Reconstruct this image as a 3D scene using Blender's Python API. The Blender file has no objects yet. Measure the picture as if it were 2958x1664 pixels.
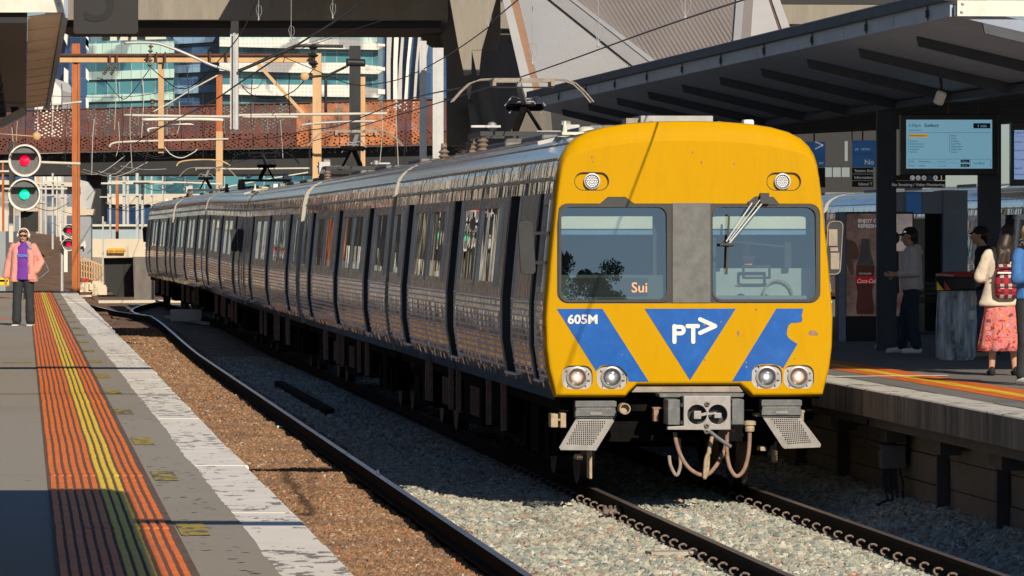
import bpy, bmesh, math, random
from mathutils import Vector, Matrix, noise
from mathutils.geometry import delaunay_2d_cdt
random.seed(7)
S = bpy.context.scene
COL = S.collection
PI = math.pi
R = math.radians

# ---------------------------------------------------------------- camera
FOC, HZ, EYE = 15000.0, 685.0, 2.62          # focal length and horizon row (photo pixels), eye height over the rails
cam_d = bpy.data.cameras.new('camera')
cam = bpy.data.objects.new('camera', cam_d)
COL.objects.link(cam)
cam.location = (0, 0, EYE)
cam.rotation_euler = (PI / 2, 0, 0)
cam_d.sensor_width = 36
cam_d.lens = 36 * FOC / 2958
cam_d.shift_y = -(832 - HZ) / 2958
cam_d.clip_start = 1
cam_d.clip_end = 6000
S.camera = cam

# ---------------------------------------------------------------- light
SUN_EL = R(28.5)
SUN_AZ = Vector((0.312, -0.950))             # horizontal direction towards the sun
w = bpy.data.worlds.new('World')
S.world = w
w.use_nodes = True
nt = w.node_tree
bg = nt.nodes['Background']
sky = nt.nodes.new('ShaderNodeTexSky')
sky.sky_type = 'NISHITA'
sky.sun_disc = False
sky.sun_elevation = SUN_EL
sky.sun_rotation = math.atan2(SUN_AZ.x, SUN_AZ.y)
sky.air_density = 1.0
sky.dust_density = 0.25
sky.ozone_density = 3.0
tint = nt.nodes.new('ShaderNodeMixRGB'); tint.blend_type = 'MULTIPLY'; tint.inputs[0].default_value = 1; tint.inputs[2].default_value = (.86, .96, 1.14, 1)
nt.links.new(sky.outputs[0], tint.inputs[1]); nt.links.new(tint.outputs[0], bg.inputs['Color'])
bg.inputs['Strength'].default_value = 0.052
sd = bpy.data.lights.new('sun', 'SUN')
sd.energy = 5.0
sd.angle = R(0.53)
sd.color = (1.0, 0.87, 0.70)
sun = bpy.data.objects.new('sun', sd)
COL.objects.link(sun)
sdir = Vector((SUN_AZ.x * math.cos(SUN_EL), SUN_AZ.y * math.cos(SUN_EL), math.sin(SUN_EL)))
sun.rotation_euler = sdir.to_track_quat('Z', 'Y').to_euler()
sun.location = sdir * 50
S.view_settings.view_transform = 'Standard'
S.view_settings.look = 'None'
S.view_settings.gamma = 1
S.view_settings.use_curve_mapping = False
S.view_settings.exposure = 0.0

# ---------------------------------------------------------------- helpers
def at(px, py, Y):
    return Vector(((px - 1479) / FOC * Y, Y, EYE - (py - HZ) / FOC * Y))

def onz(px, py, z):
    Y = FOC * (EYE - z) / (py - HZ)
    return Vector(((px - 1479) / FOC * Y, Y, z))

PZ = 1.08                                     # platform height over the rails
def XC(Y):
    d = Y - 52.9
    return 1.81 - .0925 * d - (.00005 * d * d if d > 0 else 0)
def XL(Y): return 1.51 - .0941 * Y            # edge of the left platform
def XR(Y): return 3.34 - .0886 * (Y - 55.5)   # edge of the right platform
def rise(Y):
    t = min(1, max(0, (Y - 112) / 42))
    return .2 * t * t * (3 - 2 * t)

class MB:
    def __init__(s): s.v = []; s.f = []; s.m = None
    def add(s, vs, fs):
        n = len(s.v)
        if s.m is not None: vs = [s.m @ Vector(v) for v in vs]
        s.v += [tuple(v) for v in vs]
        s.f += [tuple(i + n for i in f) for f in fs]
        return s
    def box(s, x0, x1, y0, y1, z0, z1):
        vs = [(x, y, z) for x in (x0, x1) for y in (y0, y1) for z in (z0, z1)]
        return s.add(vs, [(0, 1, 3, 2), (4, 6, 7, 5), (0, 4, 5, 1), (2, 3, 7, 6), (0, 2, 6, 4), (1, 5, 7, 3)])
    def cbox(s, c, sx, sy, sz, rot=None):
        vs = [Vector((x * sx / 2, y * sy / 2, z * sz / 2)) for x in (-1, 1) for y in (-1, 1) for z in (-1, 1)]
        if rot is not None: vs = [rot @ v for v in vs]
        vs = [v + Vector(c) for v in vs]
        return s.add(vs, [(0, 1, 3, 2), (4, 6, 7, 5), (0, 4, 5, 1), (2, 3, 7, 6), (0, 2, 6, 4), (1, 5, 7, 3)])
    def bar(s, a, b, w, h, up=(0, 0, 1)):     # box beam from a to b
        a = Vector(a); b = Vector(b); d = (b - a).normalized(); up = Vector(up)
        sd_ = d.cross(up)
        if sd_.length < 1e-4: sd_ = d.cross(Vector((1, 0, 0)))
        sd_.normalize(); u = sd_.cross(d)
        vs = [p + sd_ * i * w / 2 + u * j * h / 2 for p in (a, b) for i in (-1, 1) for j in (-1, 1)]
        return s.add(vs, [(0, 1, 3, 2), (4, 6, 7, 5), (0, 4, 5, 1), (2, 3, 7, 6), (0, 2, 6, 4), (1, 5, 7, 3)])
    def tube(s, pts, r, n=8, cap=True):
        pts = [Vector(p) for p in pts]
        rs = r if isinstance(r, (list, tuple)) else [r] * len(pts)
        vs = []; fs = []; prev = None
        for i, p in enumerate(pts):
            d = (pts[min(i + 1, len(pts) - 1)] - pts[max(i - 1, 0)])
            if d.length < 1e-9: d = Vector((0, 0, 1))
            d.normalize()
            if prev is None:
                a = d.cross(Vector((0, 0, 1)))
                if a.length < .01: a = d.cross(Vector((1, 0, 0)))
            else:
                a = prev - d * prev.dot(d)
            a.normalize(); prev = a; b = d.cross(a)
            for k in range(n):
                t = 2 * PI * k / n
                vs.append(p + (a * math.cos(t) + b * math.sin(t)) * rs[i])
        for i in range(len(pts) - 1):
            for k in range(n):
                fs.append((i * n + k, i * n + (k + 1) % n, (i + 1) * n + (k + 1) % n, (i + 1) * n + k))
        if cap:
            fs.append(tuple(range(n))[::-1]); fs.append(tuple(range((len(pts) - 1) * n, len(pts) * n)))
        return s.add(vs, fs)
    def lathe(s, prof, c, axis=(0, 0, 1), n=20, cap=True):  # prof: (radius, height along axis)
        ax = Vector(axis).normalized(); c = Vector(c)
        a = ax.cross(Vector((0, 0, 1)))
        if a.length < .01: a = Vector((1, 0, 0))
        a.normalize(); b = ax.cross(a)
        vs = []; fs = []
        for r, h in prof:
            for k in range(n):
                t = 2 * PI * k / n
                vs.append(c + ax * h + (a * math.cos(t) + b * math.sin(t)) * max(r, 1e-4))
        for i in range(len(prof) - 1):
            for k in range(n):
                fs.append((i * n + k, i * n + (k + 1) % n, (i + 1) * n + (k + 1) % n, (i + 1) * n + k))
        if cap: fs.append(tuple(range(n))[::-1]); fs.append(tuple(range((len(prof) - 1) * n, len(prof) * n)))
        return s.add(vs, fs)
    def ball(s, c, rx, ry, rz, n=14, m=8, rot=None):
        vs = []; fs = []
        for i in range(m + 1):
            ph = PI * i / m
            for k in range(n):
                t = 2 * PI * k / n
                v = Vector((rx * math.sin(ph) * math.cos(t), ry * math.sin(ph) * math.sin(t), rz * math.cos(ph)))
                if rot is not None: v = rot @ v
                vs.append(Vector(c) + v)
        for i in range(m):
            for k in range(n):
                fs.append((i * n + k, (i + 1) * n + k, (i + 1) * n + (k + 1) % n, i * n + (k + 1) % n))
        return s.add(vs, fs)
    def cap(s, a, ra, b, rb, n=12, sq=1.0, m=4):  # tapered capsule
        a = Vector(a); b = Vector(b); d = (b - a).normalized()
        pts = []; rr = []
        for i in range(m + 1):
            t = PI / 2 * i / m
            pts.append(a - d * ra * math.cos(t)); rr.append(max(ra * math.sin(t), 1e-3))
        for i in range(m + 1):
            t = PI / 2 * i / m
            pts.append(b + d * rb * math.sin(t)); rr.append(max(rb * math.cos(t), 1e-3))
        return s.tube(pts, rr, n)
    def plate(s, outline, holes, fn, th):     # flat plate with holes: 2D points, fn(u,v,k) -> 3D, k 0 front, th back
        vs2 = []; ed = []
        for lp in [outline] + holes:
            n0 = len(vs2); vs2 += [Vector(p) for p in lp]
            ed += [(n0 + i, n0 + (i + 1) % len(lp)) for i in range(len(lp))]
        res = delaunay_2d_cdt(vs2, ed, [], 0, 1e-6)
        V, E, Fc = res[0], res[1], res[2]
        def inside(p, poly):
            c = False; n = len(poly)
            for i in range(n):
                x1, y1 = poly[i][0], poly[i][1]; x2, y2 = poly[(i + 1) % n][0], poly[(i + 1) % n][1]
                if (y1 > p[1]) != (y2 > p[1]) and p[0] < (x2 - x1) * (p[1] - y1) / (y2 - y1) + x1: c = not c
            return c
        keep = []
        for f in Fc:
            cx = sum(V[i].x for i in f) / len(f); cy = sum(V[i].y for i in f) / len(f)
            if inside((cx, cy), outline) and not any(inside((cx, cy), h) for h in holes): keep.append(f)
        nV = len(V)
        vs = [fn(v.x, v.y, 0) for v in V]
        fs = [tuple(f) for f in keep]
        if th:
            vs += [fn(v.x, v.y, th) for v in V]
            fs += [tuple(i + nV for i in reversed(f)) for f in keep]
            cnt = {}
            for f in keep:
                for i in range(len(f)):
                    a_, b_ = f[i], f[(i + 1) % len(f)]
                    cnt[(a_, b_)] = 1
            for (a_, b_) in cnt:
                if (b_, a_) not in cnt: fs.append((b_, a_, a_ + nV, b_ + nV))
        return s.add(vs, fs)
    def build(s, name, mat=None, parent=None, smooth=False, bevel=0, world=False, auto=None):
        me = bpy.data.meshes.new(name)
        vs = s.v
        if world and parent is not None:
            inv = (Matrix.Translation(parent.location) @ parent.rotation_euler.to_matrix().to_4x4()).inverted()
            vs = [tuple(inv @ Vector(v)) for v in vs]
        me.from_pydata(vs, [], s.f); me.update()
        bm = bmesh.new(); bm.from_mesh(me); bmesh.ops.recalc_face_normals(bm, faces=bm.faces); bm.to_mesh(me); bm.free()
        if mat is not None: me.materials.append(mat)
        if smooth:
            me.polygons.foreach_set('use_smooth', [True] * len(me.polygons))
        o = bpy.data.objects.new(name, me); COL.objects.link(o)
        if parent is not None: o.parent = parent
        if bevel:
            b = o.modifiers.new('bevel', 'BEVEL'); b.width = bevel; b.segments = 2; b.limit_method = 'ANGLE'; b.angle_limit = R(40)
        if smooth and auto:
            me.set_sharp_from_angle(angle=R(auto))
        return o

def tag(o, label=None, cat=None, group=None, kind=None):
    if label: o['label'] = label
    if cat: o['category'] = cat
    if group: o['group'] = group
    if kind: o['kind'] = kind
    return o
def thing(name, label, cat, loc=(0, 0, 0), rz=0, group=None):
    o = bpy.data.objects.new(name, None); COL.objects.link(o)
    o.location = loc; o.rotation_euler = (0, 0, rz); o.empty_display_size = .3
    return tag(o, label, cat, group)
def struct(o): o['kind'] = 'structure'; return o
def copy_tree(o, parent=None):
    c = o.copy(); COL.objects.link(c)
    c.parent = parent
    for ch in list(o.children): copy_tree(ch, c)
    return c
def inst(o, parent, loc, rz=None):            # a further copy of one part, same mesh
    c = o.copy(); COL.objects.link(c); c.parent = parent; c.location = loc
    if rz is not None: c.rotation_euler = (0, 0, rz)
    return c
def rrect(x0, x1, z0, z1, r, n=4):
    pts = []
    for cx, cz, a in ((x1 - r, z1 - r, 0), (x0 + r, z1 - r, 90), (x0 + r, z0 + r, 180), (x1 - r, z0 + r, 270)):
        for i in range(n + 1):
            t = R(a + 90 * i / n); pts.append((cx + r * math.cos(t), cz + r * math.sin(t)))
    return pts
def circle(cx, cz, r, n=20): return [(cx + r * math.cos(2 * PI * i / n), cz + r * math.sin(2 * PI * i / n)) for i in range(n)]
def text(name, body, size, mat, parent, loc, rot=(PI / 2, 0, 0), align='LEFT', ext=.002, bold=0, sx=1, shear=0, world=False):
    cu = bpy.data.curves.new(name, 'FONT'); cu.body = body; cu.size = size; cu.align_x = align; cu.extrude = ext; cu.offset = bold; cu.shear = shear
    cu.resolution_u = 3
    t = bpy.data.objects.new(name, cu); COL.objects.link(t)
    dg = bpy.context.evaluated_depsgraph_get()
    me = bpy.data.meshes.new_from_object(t.evaluated_get(dg))
    bpy.data.objects.remove(t)
    o = bpy.data.objects.new(name, me); COL.objects.link(o)
    me.materials.clear(); me.materials.append(mat)
    o.parent = parent
    o.location = loc if not world else (Matrix.Translation(parent.location) @ parent.rotation_euler.to_matrix().to_4x4()).inverted() @ Vector(loc)
    o.rotation_euler = rot; o.scale = (sx, 1, 1)
    return o

# ---------------------------------------------------------------- materials
M = {}
def srgb(r, g, b):
    f = lambda c: (c / 255 / 12.92) if c / 255 <= .04045 else ((c / 255 + .055) / 1.055) ** 2.4
    return (f(r), f(g), f(b))
def mat(name, col, rough=.6, metal=0, var=.15, vs=3.0, bump=0, bs=30, emit=0, spec=.5, col2=None, grime=None, gs=1.2, ga=.5, stretch=(1, 1, 1), coat=0, alpha=None):
    m = bpy.data.materials.new(name); m.use_nodes = True
    n = m.node_tree.nodes; l = m.node_tree.links
    p = n['Principled BSDF']
    tc = n.new('ShaderNodeTexCoord'); mp = n.new('ShaderNodeMapping'); mp.inputs['Scale'].default_value = stretch
    l.new(tc.outputs['Object'], mp.inputs['Vector'])
    nz = n.new('ShaderNodeTexNoise'); nz.inputs['Scale'].default_value = vs; nz.inputs['Detail'].default_value = 6; nz.inputs['Roughness'].default_value = .65
    l.new(mp.outputs[0], nz.inputs['Vector'])
    rp = n.new('ShaderNodeValToRGB')
    rp.color_ramp.elements[0].position = .3; rp.color_ramp.elements[1].position = .7
    c2 = col2 or tuple(min(1, c * (1 + var)) for c in col)
    rp.color_ramp.elements[0].color = (*[c * (1 - var) for c in col], 1)
    rp.color_ramp.elements[1].color = (*c2, 1)
    l.new(nz.outputs['Fac'], rp.inputs['Fac'])
    out = rp.outputs[0]
    if grime:
        g = n.new('ShaderNodeTexNoise'); g.inputs['Scale'].default_value = gs; g.inputs['Detail'].default_value = 8; g.inputs['Roughness'].default_value = .7
        l.new(mp.outputs[0], g.inputs['Vector'])
        gr = n.new('ShaderNodeValToRGB'); gr.color_ramp.elements[0].position = .5; gr.color_ramp.elements[1].position = .68
        gr.color_ramp.elements[0].color = (0, 0, 0, 1); gr.color_ramp.elements[1].color = (ga, ga, ga, 1)
        l.new(g.outputs['Fac'], gr.inputs['Fac'])
        mx = n.new('ShaderNodeMixRGB'); mx.inputs['Color2'].default_value = (*grime, 1)
        l.new(gr.outputs[0], mx.inputs['Fac']); l.new(out, mx.inputs['Color1']); out = mx.outputs[0]
    l.new(out, p.inputs['Base Color'])
    p.inputs['Roughness'].default_value = rough; p.inputs['Metallic'].default_value = metal
    p.inputs['Specular IOR Level'].default_value = spec
    if coat: p.inputs['Coat Weight'].default_value = coat; p.inputs['Coat Roughness'].default_value = .06
    if bump:
        b = n.new('ShaderNodeBump'); b.inputs['Strength'].default_value = 1; b.inputs['Distance'].default_value = bump
        nb = n.new('ShaderNodeTexNoise'); nb.inputs['Scale'].default_value = bs; nb.inputs['Detail'].default_value = 4
        l.new(mp.outputs[0], nb.inputs['Vector']); l.new(nb.outputs['Fac'], b.inputs['Height']); l.new(b.outputs[0], p.inputs['Normal'])
    if emit:
        l.new(out, p.inputs['Emission Color']); p.inputs['Emission Strength'].default_value = emit
    M[name] = m
    return m

mat('yellow', (.57, .31, .0003), .5, var=.03, vs=1.5, spec=.05, coat=.20, grime=(.42, .235, .01), gs=3.2, ga=.3, stretch=(1.6, 1, .35))
mat('blue', (.003, .10, .42), .3, var=.1, vs=6, coat=.3, grime=(.02, .16, .5), gs=6, ga=.4)
mat('white_paint', (.78, .76, .70), .45, var=.06)
mat('grey_paint', (.13, .135, .13), .6, var=.25, vs=7, grime=(.2, .2, .19), gs=5, ga=.5)
mat('rubber', (.035, .036, .036), .55, var=.2)
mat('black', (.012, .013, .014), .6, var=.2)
mat('black_steel', (.03, .032, .035), .45, var=.2, metal=.3)
mat('under', (.008, .008, .008), .95, spec=.04, var=.4, vs=5, grime=(.02, .014, .01), gs=3)
mat('dust_grey', (.30, .26, .215), .75, var=.2, vs=8, grime=(.14, .11, .08), gs=9)
mat('step_grey', (.27, .26, .245), .6, var=.15, vs=10, grime=(.16, .14, .11), gs=9)
mat('dark_plate', (.12, .13, .135), .55, var=.2, vs=12, grime=(.25, .25, .23), gs=14)
mat('coupler', (.36, .35, .34), .45, var=.2, vs=10, metal=.3, grime=(.16, .12, .09), gs=10)
mat('hose', (.30, .19, .14), .8, var=.25, vs=14, grime=(.10, .07, .06), gs=12)
mat('hose_tan', (.42, .33, .22), .8, var=.2, vs=14, grime=(.10, .07, .06), gs=12)
mat('housing', (.42, .41, .39), .5, var=.1, vs=8)
mat('chrome', (.8, .8, .8), .08, metal=1, var=.02)
mat('cream', (.62, .62, .50), .6, var=.06)
mat('cab_grey', (.16, .19, .20), .7, var=.12)
mat('roof_steel', (.46, .48, .50), .14, metal=.95, var=.25, vs=2, bump=.004, bs=6, stretch=(1, .3, 1), grime=(.10, .09, .085), gs=2, ga=.7)
mat('insul', (.22, .17, .13), .35, var=.15)
mat('alu', (.5, .5, .49), .4, metal=.6, var=.15, vs=5)
mat('rail_side', (.022, .017, .014), .9, spec=.06, var=.3, vs=8)
mat('rail_top', (.55, .56, .60), .22, metal=.9, var=.1, vs=4)
mat('rail_dull', (.16, .13, .115), .5, metal=.5, var=.2, vs=4)
mat('clip', (.21, .16, .13), .75, var=.2, vs=20)
mat('reflector', (.42, .42, .42), .28, metal=.9, var=.1, vs=30)
mat('dest_green', (.045, .07, .065), .6, var=.15)
mat('partition', (.30, .34, .31), .7, var=.1)
mat('sleeper', (.42, .38, .31), .85, var=.2, vs=6, grime=(.25, .16, .1), gs=3)
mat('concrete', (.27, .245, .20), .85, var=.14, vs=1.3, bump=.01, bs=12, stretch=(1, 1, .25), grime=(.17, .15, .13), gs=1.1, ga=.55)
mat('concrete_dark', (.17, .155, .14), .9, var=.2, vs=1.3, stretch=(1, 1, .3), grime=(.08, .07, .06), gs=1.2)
mat('fascia_steel', (.36, .43, .50), .4, metal=.3, var=.2, vs=3, stretch=(1, .3, 1), grime=(.17, .2, .22), gs=3)
mat('soffit', (.29, .34, .43), .7, var=.1, vs=1)
mat('rafter', (.045, .055, .07), .6, var=.2)
mat('end_white', (.74, .71, .62), .5, var=.05, vs=4, grime=(.5, .46, .38), gs=5)
mat('corr_grey', (.45, .455, .46), .45, var=.06, vs=.6, metal=.2)
mat('corr_brown', (.27, .24, .225), .5, var=.08, vs=.6)
mat('trim_grey', (.50, .50, .49), .5, var=.06, vs=.8)
mat('rust', (.46, .145, .045), .8, var=.2, vs=4, stretch=(1, 1, .3), grime=(.25, .08, .03), gs=3)
mat('tan_post', (.62, .40, .20), .7, var=.12, vs=2, stretch=(1, 1, .3), grime=(.35, .2, .1), gs=1.5, ga=.5)
mat('galv', (.50, .51, .50), .5, metal=.3, var=.12, vs=2)
mat('wire', (.06, .06, .06), .5, metal=.4)
mat('light_bar', (.60, .58, .50), .55, var=.1)
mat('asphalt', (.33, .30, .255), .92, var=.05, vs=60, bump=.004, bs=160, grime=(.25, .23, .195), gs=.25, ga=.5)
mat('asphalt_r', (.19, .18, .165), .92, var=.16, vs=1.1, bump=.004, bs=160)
mat('tact_orange', (.92, .21, .02), .6, var=.12, vs=5, grime=(.50, .11, .03), gs=3, ga=.4)
mat('tact_yellow', (.98, .66, .04), .6, var=.06, vs=5, grime=(.6, .38, .06), gs=3, ga=.3)
mat('line_yellow', (.42, .33, .06), .8, var=.3, vs=9)
mat('dirt', (.20, .12, .07), .95, var=.35, vs=.9, bump=.05, bs=5, grime=(.09, .06, .045), gs=.6)
mat('cream_wall', (.62, .55, .42), .8, var=.12, vs=.4)
mat('glass_dark', (.012, .016, .02), .012, var=.1, spec=.9)
mat('screen_case', (.012, .013, .016), .4, var=.1)
mat('skin', (.55, .30, .20), .5, var=.08)
mat('skin_tan', (.40, .22, .14), .5, var=.08)
mat('hair_dark', (.03, .018, .012), .5, var=.4, vs=20, stretch=(4, 4, .5))
mat('hair_blonde', (.58, .40, .20), .5, var=.3, vs=20, stretch=(4, 4, .5))
mat('jacket_pink', (.66, .30, .25), .85, var=.08, vs=8)
mat('lining', (.34, .31, .36), .8, var=.08)
mat('shirt_purple', (.16, .035, .34), .85, var=.08, vs=8)
mat('trousers', (.025, .03, .035), .85, var=.2, vs=6)
mat('navy', (.02, .035, .06), .85, var=.2, vs=6)
mat('jeans', (.06, .10, .19), .85, var=.2, vs=12)
mat('hoodie', (.66, .60, .55), .9, var=.08, vs=8)
mat('coat_white', (.66, .58, .46), .9, var=.08, vs=8)
mat('coat_blue', (.045, .16, .42), .8, var=.1, vs=8)
mat('cloth_black', (.012, .012, .014), .8, var=.2)
mat('shoe_white', (.75, .74, .70), .6, var=.05)
mat('earphone', (.72, .66, .52), .4, var=.05)
mat('sign_blue', (.04, .16, .42), .5, emit=.16, var=.1)  # slight glow added so the blue signs show in the canopy shade
mat('sign_black', (.012, .014, .018), .5, var=.1)
mat('text_white', (.8, .8, .8), .6, emit=.2, var=.02)  # slight glow added to brighten the sign letters in the shade
mat('text_grey', (.07, .12, .2), .6, var=.02)
mat('shelter_grey', (.27, .33, .40), .6, var=.1)
mat('bin_red', (.5, .04, .03), .5, var=.1)
mat('leaf', (.11, .15, .075), .7, var=.4, vs=3)
mat('bark', (.10, .07, .05), .9, var=.3)
mat('wall_panel', (.23, .185, .135), .9, var=.15, vs=1.5, grime=(.15, .11, .08), gs=1.2, ga=.6)
mat('post_dark', (.07, .06, .055), .8, var=.2)
mat('orange_led', (1, .35, .08), .5, emit=1.2, var=0)
mat('sig_red', (1, .0, .03), .5, emit=1.6, var=0)
mat('sig_green', (.0, .85, .40), .5, emit=.9, var=0)
mat('lamp_white', (1, .98, .95), .5, emit=.8, var=0)
mat('lamp_glint_warm', (1, .62, .4), .5, emit=3.0, var=0)
mat('scr', (.22, .46, .60), .4, emit=.55, var=.01)
mat('scr_text', (.01, .03, .06), .6, var=0)
mat('scr_orange', (.9, .42, .03), .6, emit=.4, var=0)
mat('poster_bg', (.20, .06, .05), .4, emit=.13, var=.6, vs=3, col2=(.5, .32, .26), spec=.6)  # glow on this and the other poster colours added to brighten it under the canopy
mat('poster_light', (.7, .6, .55), .4, emit=.18, var=.3, vs=4)
mat('cola', (.12, .025, .02), .3, emit=.1, var=.2)
mat('label_red', (.6, .012, .015), .4, emit=.15, var=.1)
mat('hiviz', (.9, .3, .1), .7, var=.1)

mat('joint_ring', (.40, .38, .31), .6, var=.1)
mat('roof_box_grey', (.34, .34, .32), .6, var=.15, vs=6)
def nodes_of(m): return m.node_tree.nodes, m.node_tree.links

# polished stainless: waves along the panels make the reflections streak
def steel(name, base, rough, bump, sy, sz, grime):
    m = mat(name, base, rough, 1, var=.12, vs=1.5, stretch=(1, 1.2, .5))
    n, l = nodes_of(m); p = n['Principled BSDF']
    tc = n.new('ShaderNodeTexCoord'); mp = n.new('ShaderNodeMapping'); mp.inputs['Scale'].default_value = (1, sy, sz)
    l.new(tc.outputs['Object'], mp.inputs['Vector'])
    nz = n.new('ShaderNodeTexNoise'); nz.inputs['Scale'].default_value = 1; nz.inputs['Detail'].default_value = 1.5
    l.new(mp.outputs[0], nz.inputs['Vector'])
    b = n.new('ShaderNodeBump'); b.inputs['Distance'].default_value = bump; b.inputs['Strength'].default_value = 1
    l.new(nz.outputs['Fac'], b.inputs['Height']); l.new(b.outputs[0], p.inputs['Normal'])
    n2 = n.new('ShaderNodeTexNoise'); n2.inputs['Scale'].default_value = 4; n2.inputs['Detail'].default_value = 6
    mp2 = n.new('ShaderNodeMapping'); mp2.inputs['Scale'].default_value = (1, 1.5, .25)
    l.new(tc.outputs['Object'], mp2.inputs['Vector']); l.new(mp2.outputs[0], n2.inputs['Vector'])
    mr = n.new('ShaderNodeMapRange'); mr.inputs['From Min'].default_value = .35; mr.inputs['From Max'].default_value = .7
    mr.inputs['To Min'].default_value = rough; mr.inputs['To Max'].default_value = rough + grime
    l.new(n2.outputs['Fac'], mr.inputs['Value']); l.new(mr.outputs[0], p.inputs['Roughness'])
    return m
steel('glass_pane', (.008, .011, .014), .006, .004, 1.3, .3, .008)
M['glass_pane'].node_tree.nodes['Principled BSDF'].inputs['Metallic'].default_value = 0
M['glass_pane'].node_tree.nodes['Principled BSDF'].inputs['Specular IOR Level'].default_value = .8
steel('steel', (.56, .56, .58), .02, .018, 2.4, .5, .05)
steel('steel_low', (.56, .51, .48), .03, .010, 3, 2.5, .10)
steel('steel_flat', (.44, .45, .47), .22, .006, 1.6, .6, .15)
steel('steel_rib', (.85, .87, .9), .35, .002, 4, 1, .2)
M['steel_rib'].node_tree.nodes['Principled BSDF'].inputs['Metallic'].default_value = .5

def glass(name, tint, refl, rough=.02, gc=(1, 1, 1), diff=False):
    m = bpy.data.materials.new(name); m.use_nodes = True
    n, l = nodes_of(m); n.remove(n['Principled BSDF'])
    out = n['Material Output']
    t = n.new('ShaderNodeBsdfTransparent'); t.inputs[0].default_value = (*tint, 1)
    g = n.new('ShaderNodeBsdfDiffuse' if diff else 'ShaderNodeBsdfGlossy'); g.inputs['Roughness'].default_value = rough; g.inputs['Color'].default_value = (*gc, 1)
    lw = n.new('ShaderNodeFresnel'); lw.inputs['IOR'].default_value = 1.5
    mt = n.new('ShaderNodeMath'); mt.operation = 'ADD'; mt.inputs[1].default_value = refl; mt.use_clamp = True
    l.new(lw.outputs[0], mt.inputs[0])
    mx = n.new('ShaderNodeMixShader'); l.new(mt.outputs[0], mx.inputs[0]); l.new(t.outputs[0], mx.inputs[1]); l.new(g.outputs[0], mx.inputs[2])
    l.new(mx.outputs[0], out.inputs[0]); M[name] = m
    return m
glass('screen_glass', (.82, .92, .92), .22, .004, (.82, .92, 1))
glass('lamp_glass', (.95, .95, .95), .06)
glass('bag_plastic', (.78, .84, .9), .42, .25, (.9, .96, 1), True)
n_, l_ = nodes_of(M['bag_plastic']); tc_ = n_.new('ShaderNodeTexCoord'); mp_ = n_.new('ShaderNodeMapping'); mp_.inputs['Scale'].default_value = (9, 9, 1.6); nz_ = n_.new('ShaderNodeTexNoise'); nz_.inputs['Scale'].default_value = 1; nz_.inputs['Detail'].default_value = 4
l_.new(tc_.outputs['Object'], mp_.inputs[0]); l_.new(mp_.outputs[0], nz_.inputs[0]); mr_ = n_.new('ShaderNodeMapRange'); mr_.inputs['From Min'].default_value = .38; mr_.inputs['From Max'].default_value = .62; mr_.inputs['To Min'].default_value = .12; mr_.inputs['To Max'].default_value = .75
l_.new(nz_.outputs[0], mr_.inputs[0]); l_.new(mr_.outputs[0], [x for x in n_ if x.type == 'MIX_SHADER'][0].inputs[0])
# ================================================================ TRAIN
PROF = [(.96, 1.36), (1.07, 1.40), (1.25, 1.45), (1.5, 1.48), (1.8, 1.488), (1.95, 1.48), (2.1, 1.465), (2.6, 1.42), (3.07, 1.372), (3.22, 1.352), (3.35, 1.33),
        (3.48, 1.285), (3.56, 1.22), (3.64, 1.11), (3.70, .96), (3.75, .74), (3.785, .45), (3.80, .2), (3.803, 0)]
def hw(z):
    for (a, b), (c, d) in zip(PROF, PROF[1:]):
        if a <= z <= c: return b + (d - b) * (z - a) / (c - a)
    return PROF[0][1]
def zs_between(z0, z1): return [z0] + [z for z, _ in PROF if z0 + .01 < z < z1 - .01] + [z1]
def skin(mb, sg, y0, y1, z0, z1, off=0):
    zz = zs_between(z0, z1); vs = []; fs = []
    ny = max(1, int((y1 - y0) / 1.0))
    for j in range(ny + 1):
        y = y0 + (y1 - y0) * j / ny
        for z in zz: vs.append((sg * (hw(z) - off), y, z))
    n = len(zz)
    for j in range(ny):
        for i in range(n - 1): fs.append((j * n + i, j * n + i + 1, (j + 1) * n + i + 1, (j + 1) * n + i))
    mb.add(vs, fs)
def jamb(mb, sg, y, z0, z1, d):
    zz = zs_between(z0, z1); vs = [(sg * (hw(z) - o), y, z) for z in zz for o in (0, d)]
    mb.add(vs, [(2 * i, 2 * i + 1, 2 * i + 3, 2 * i + 2) for i in range(len(zz) - 1)])

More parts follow.
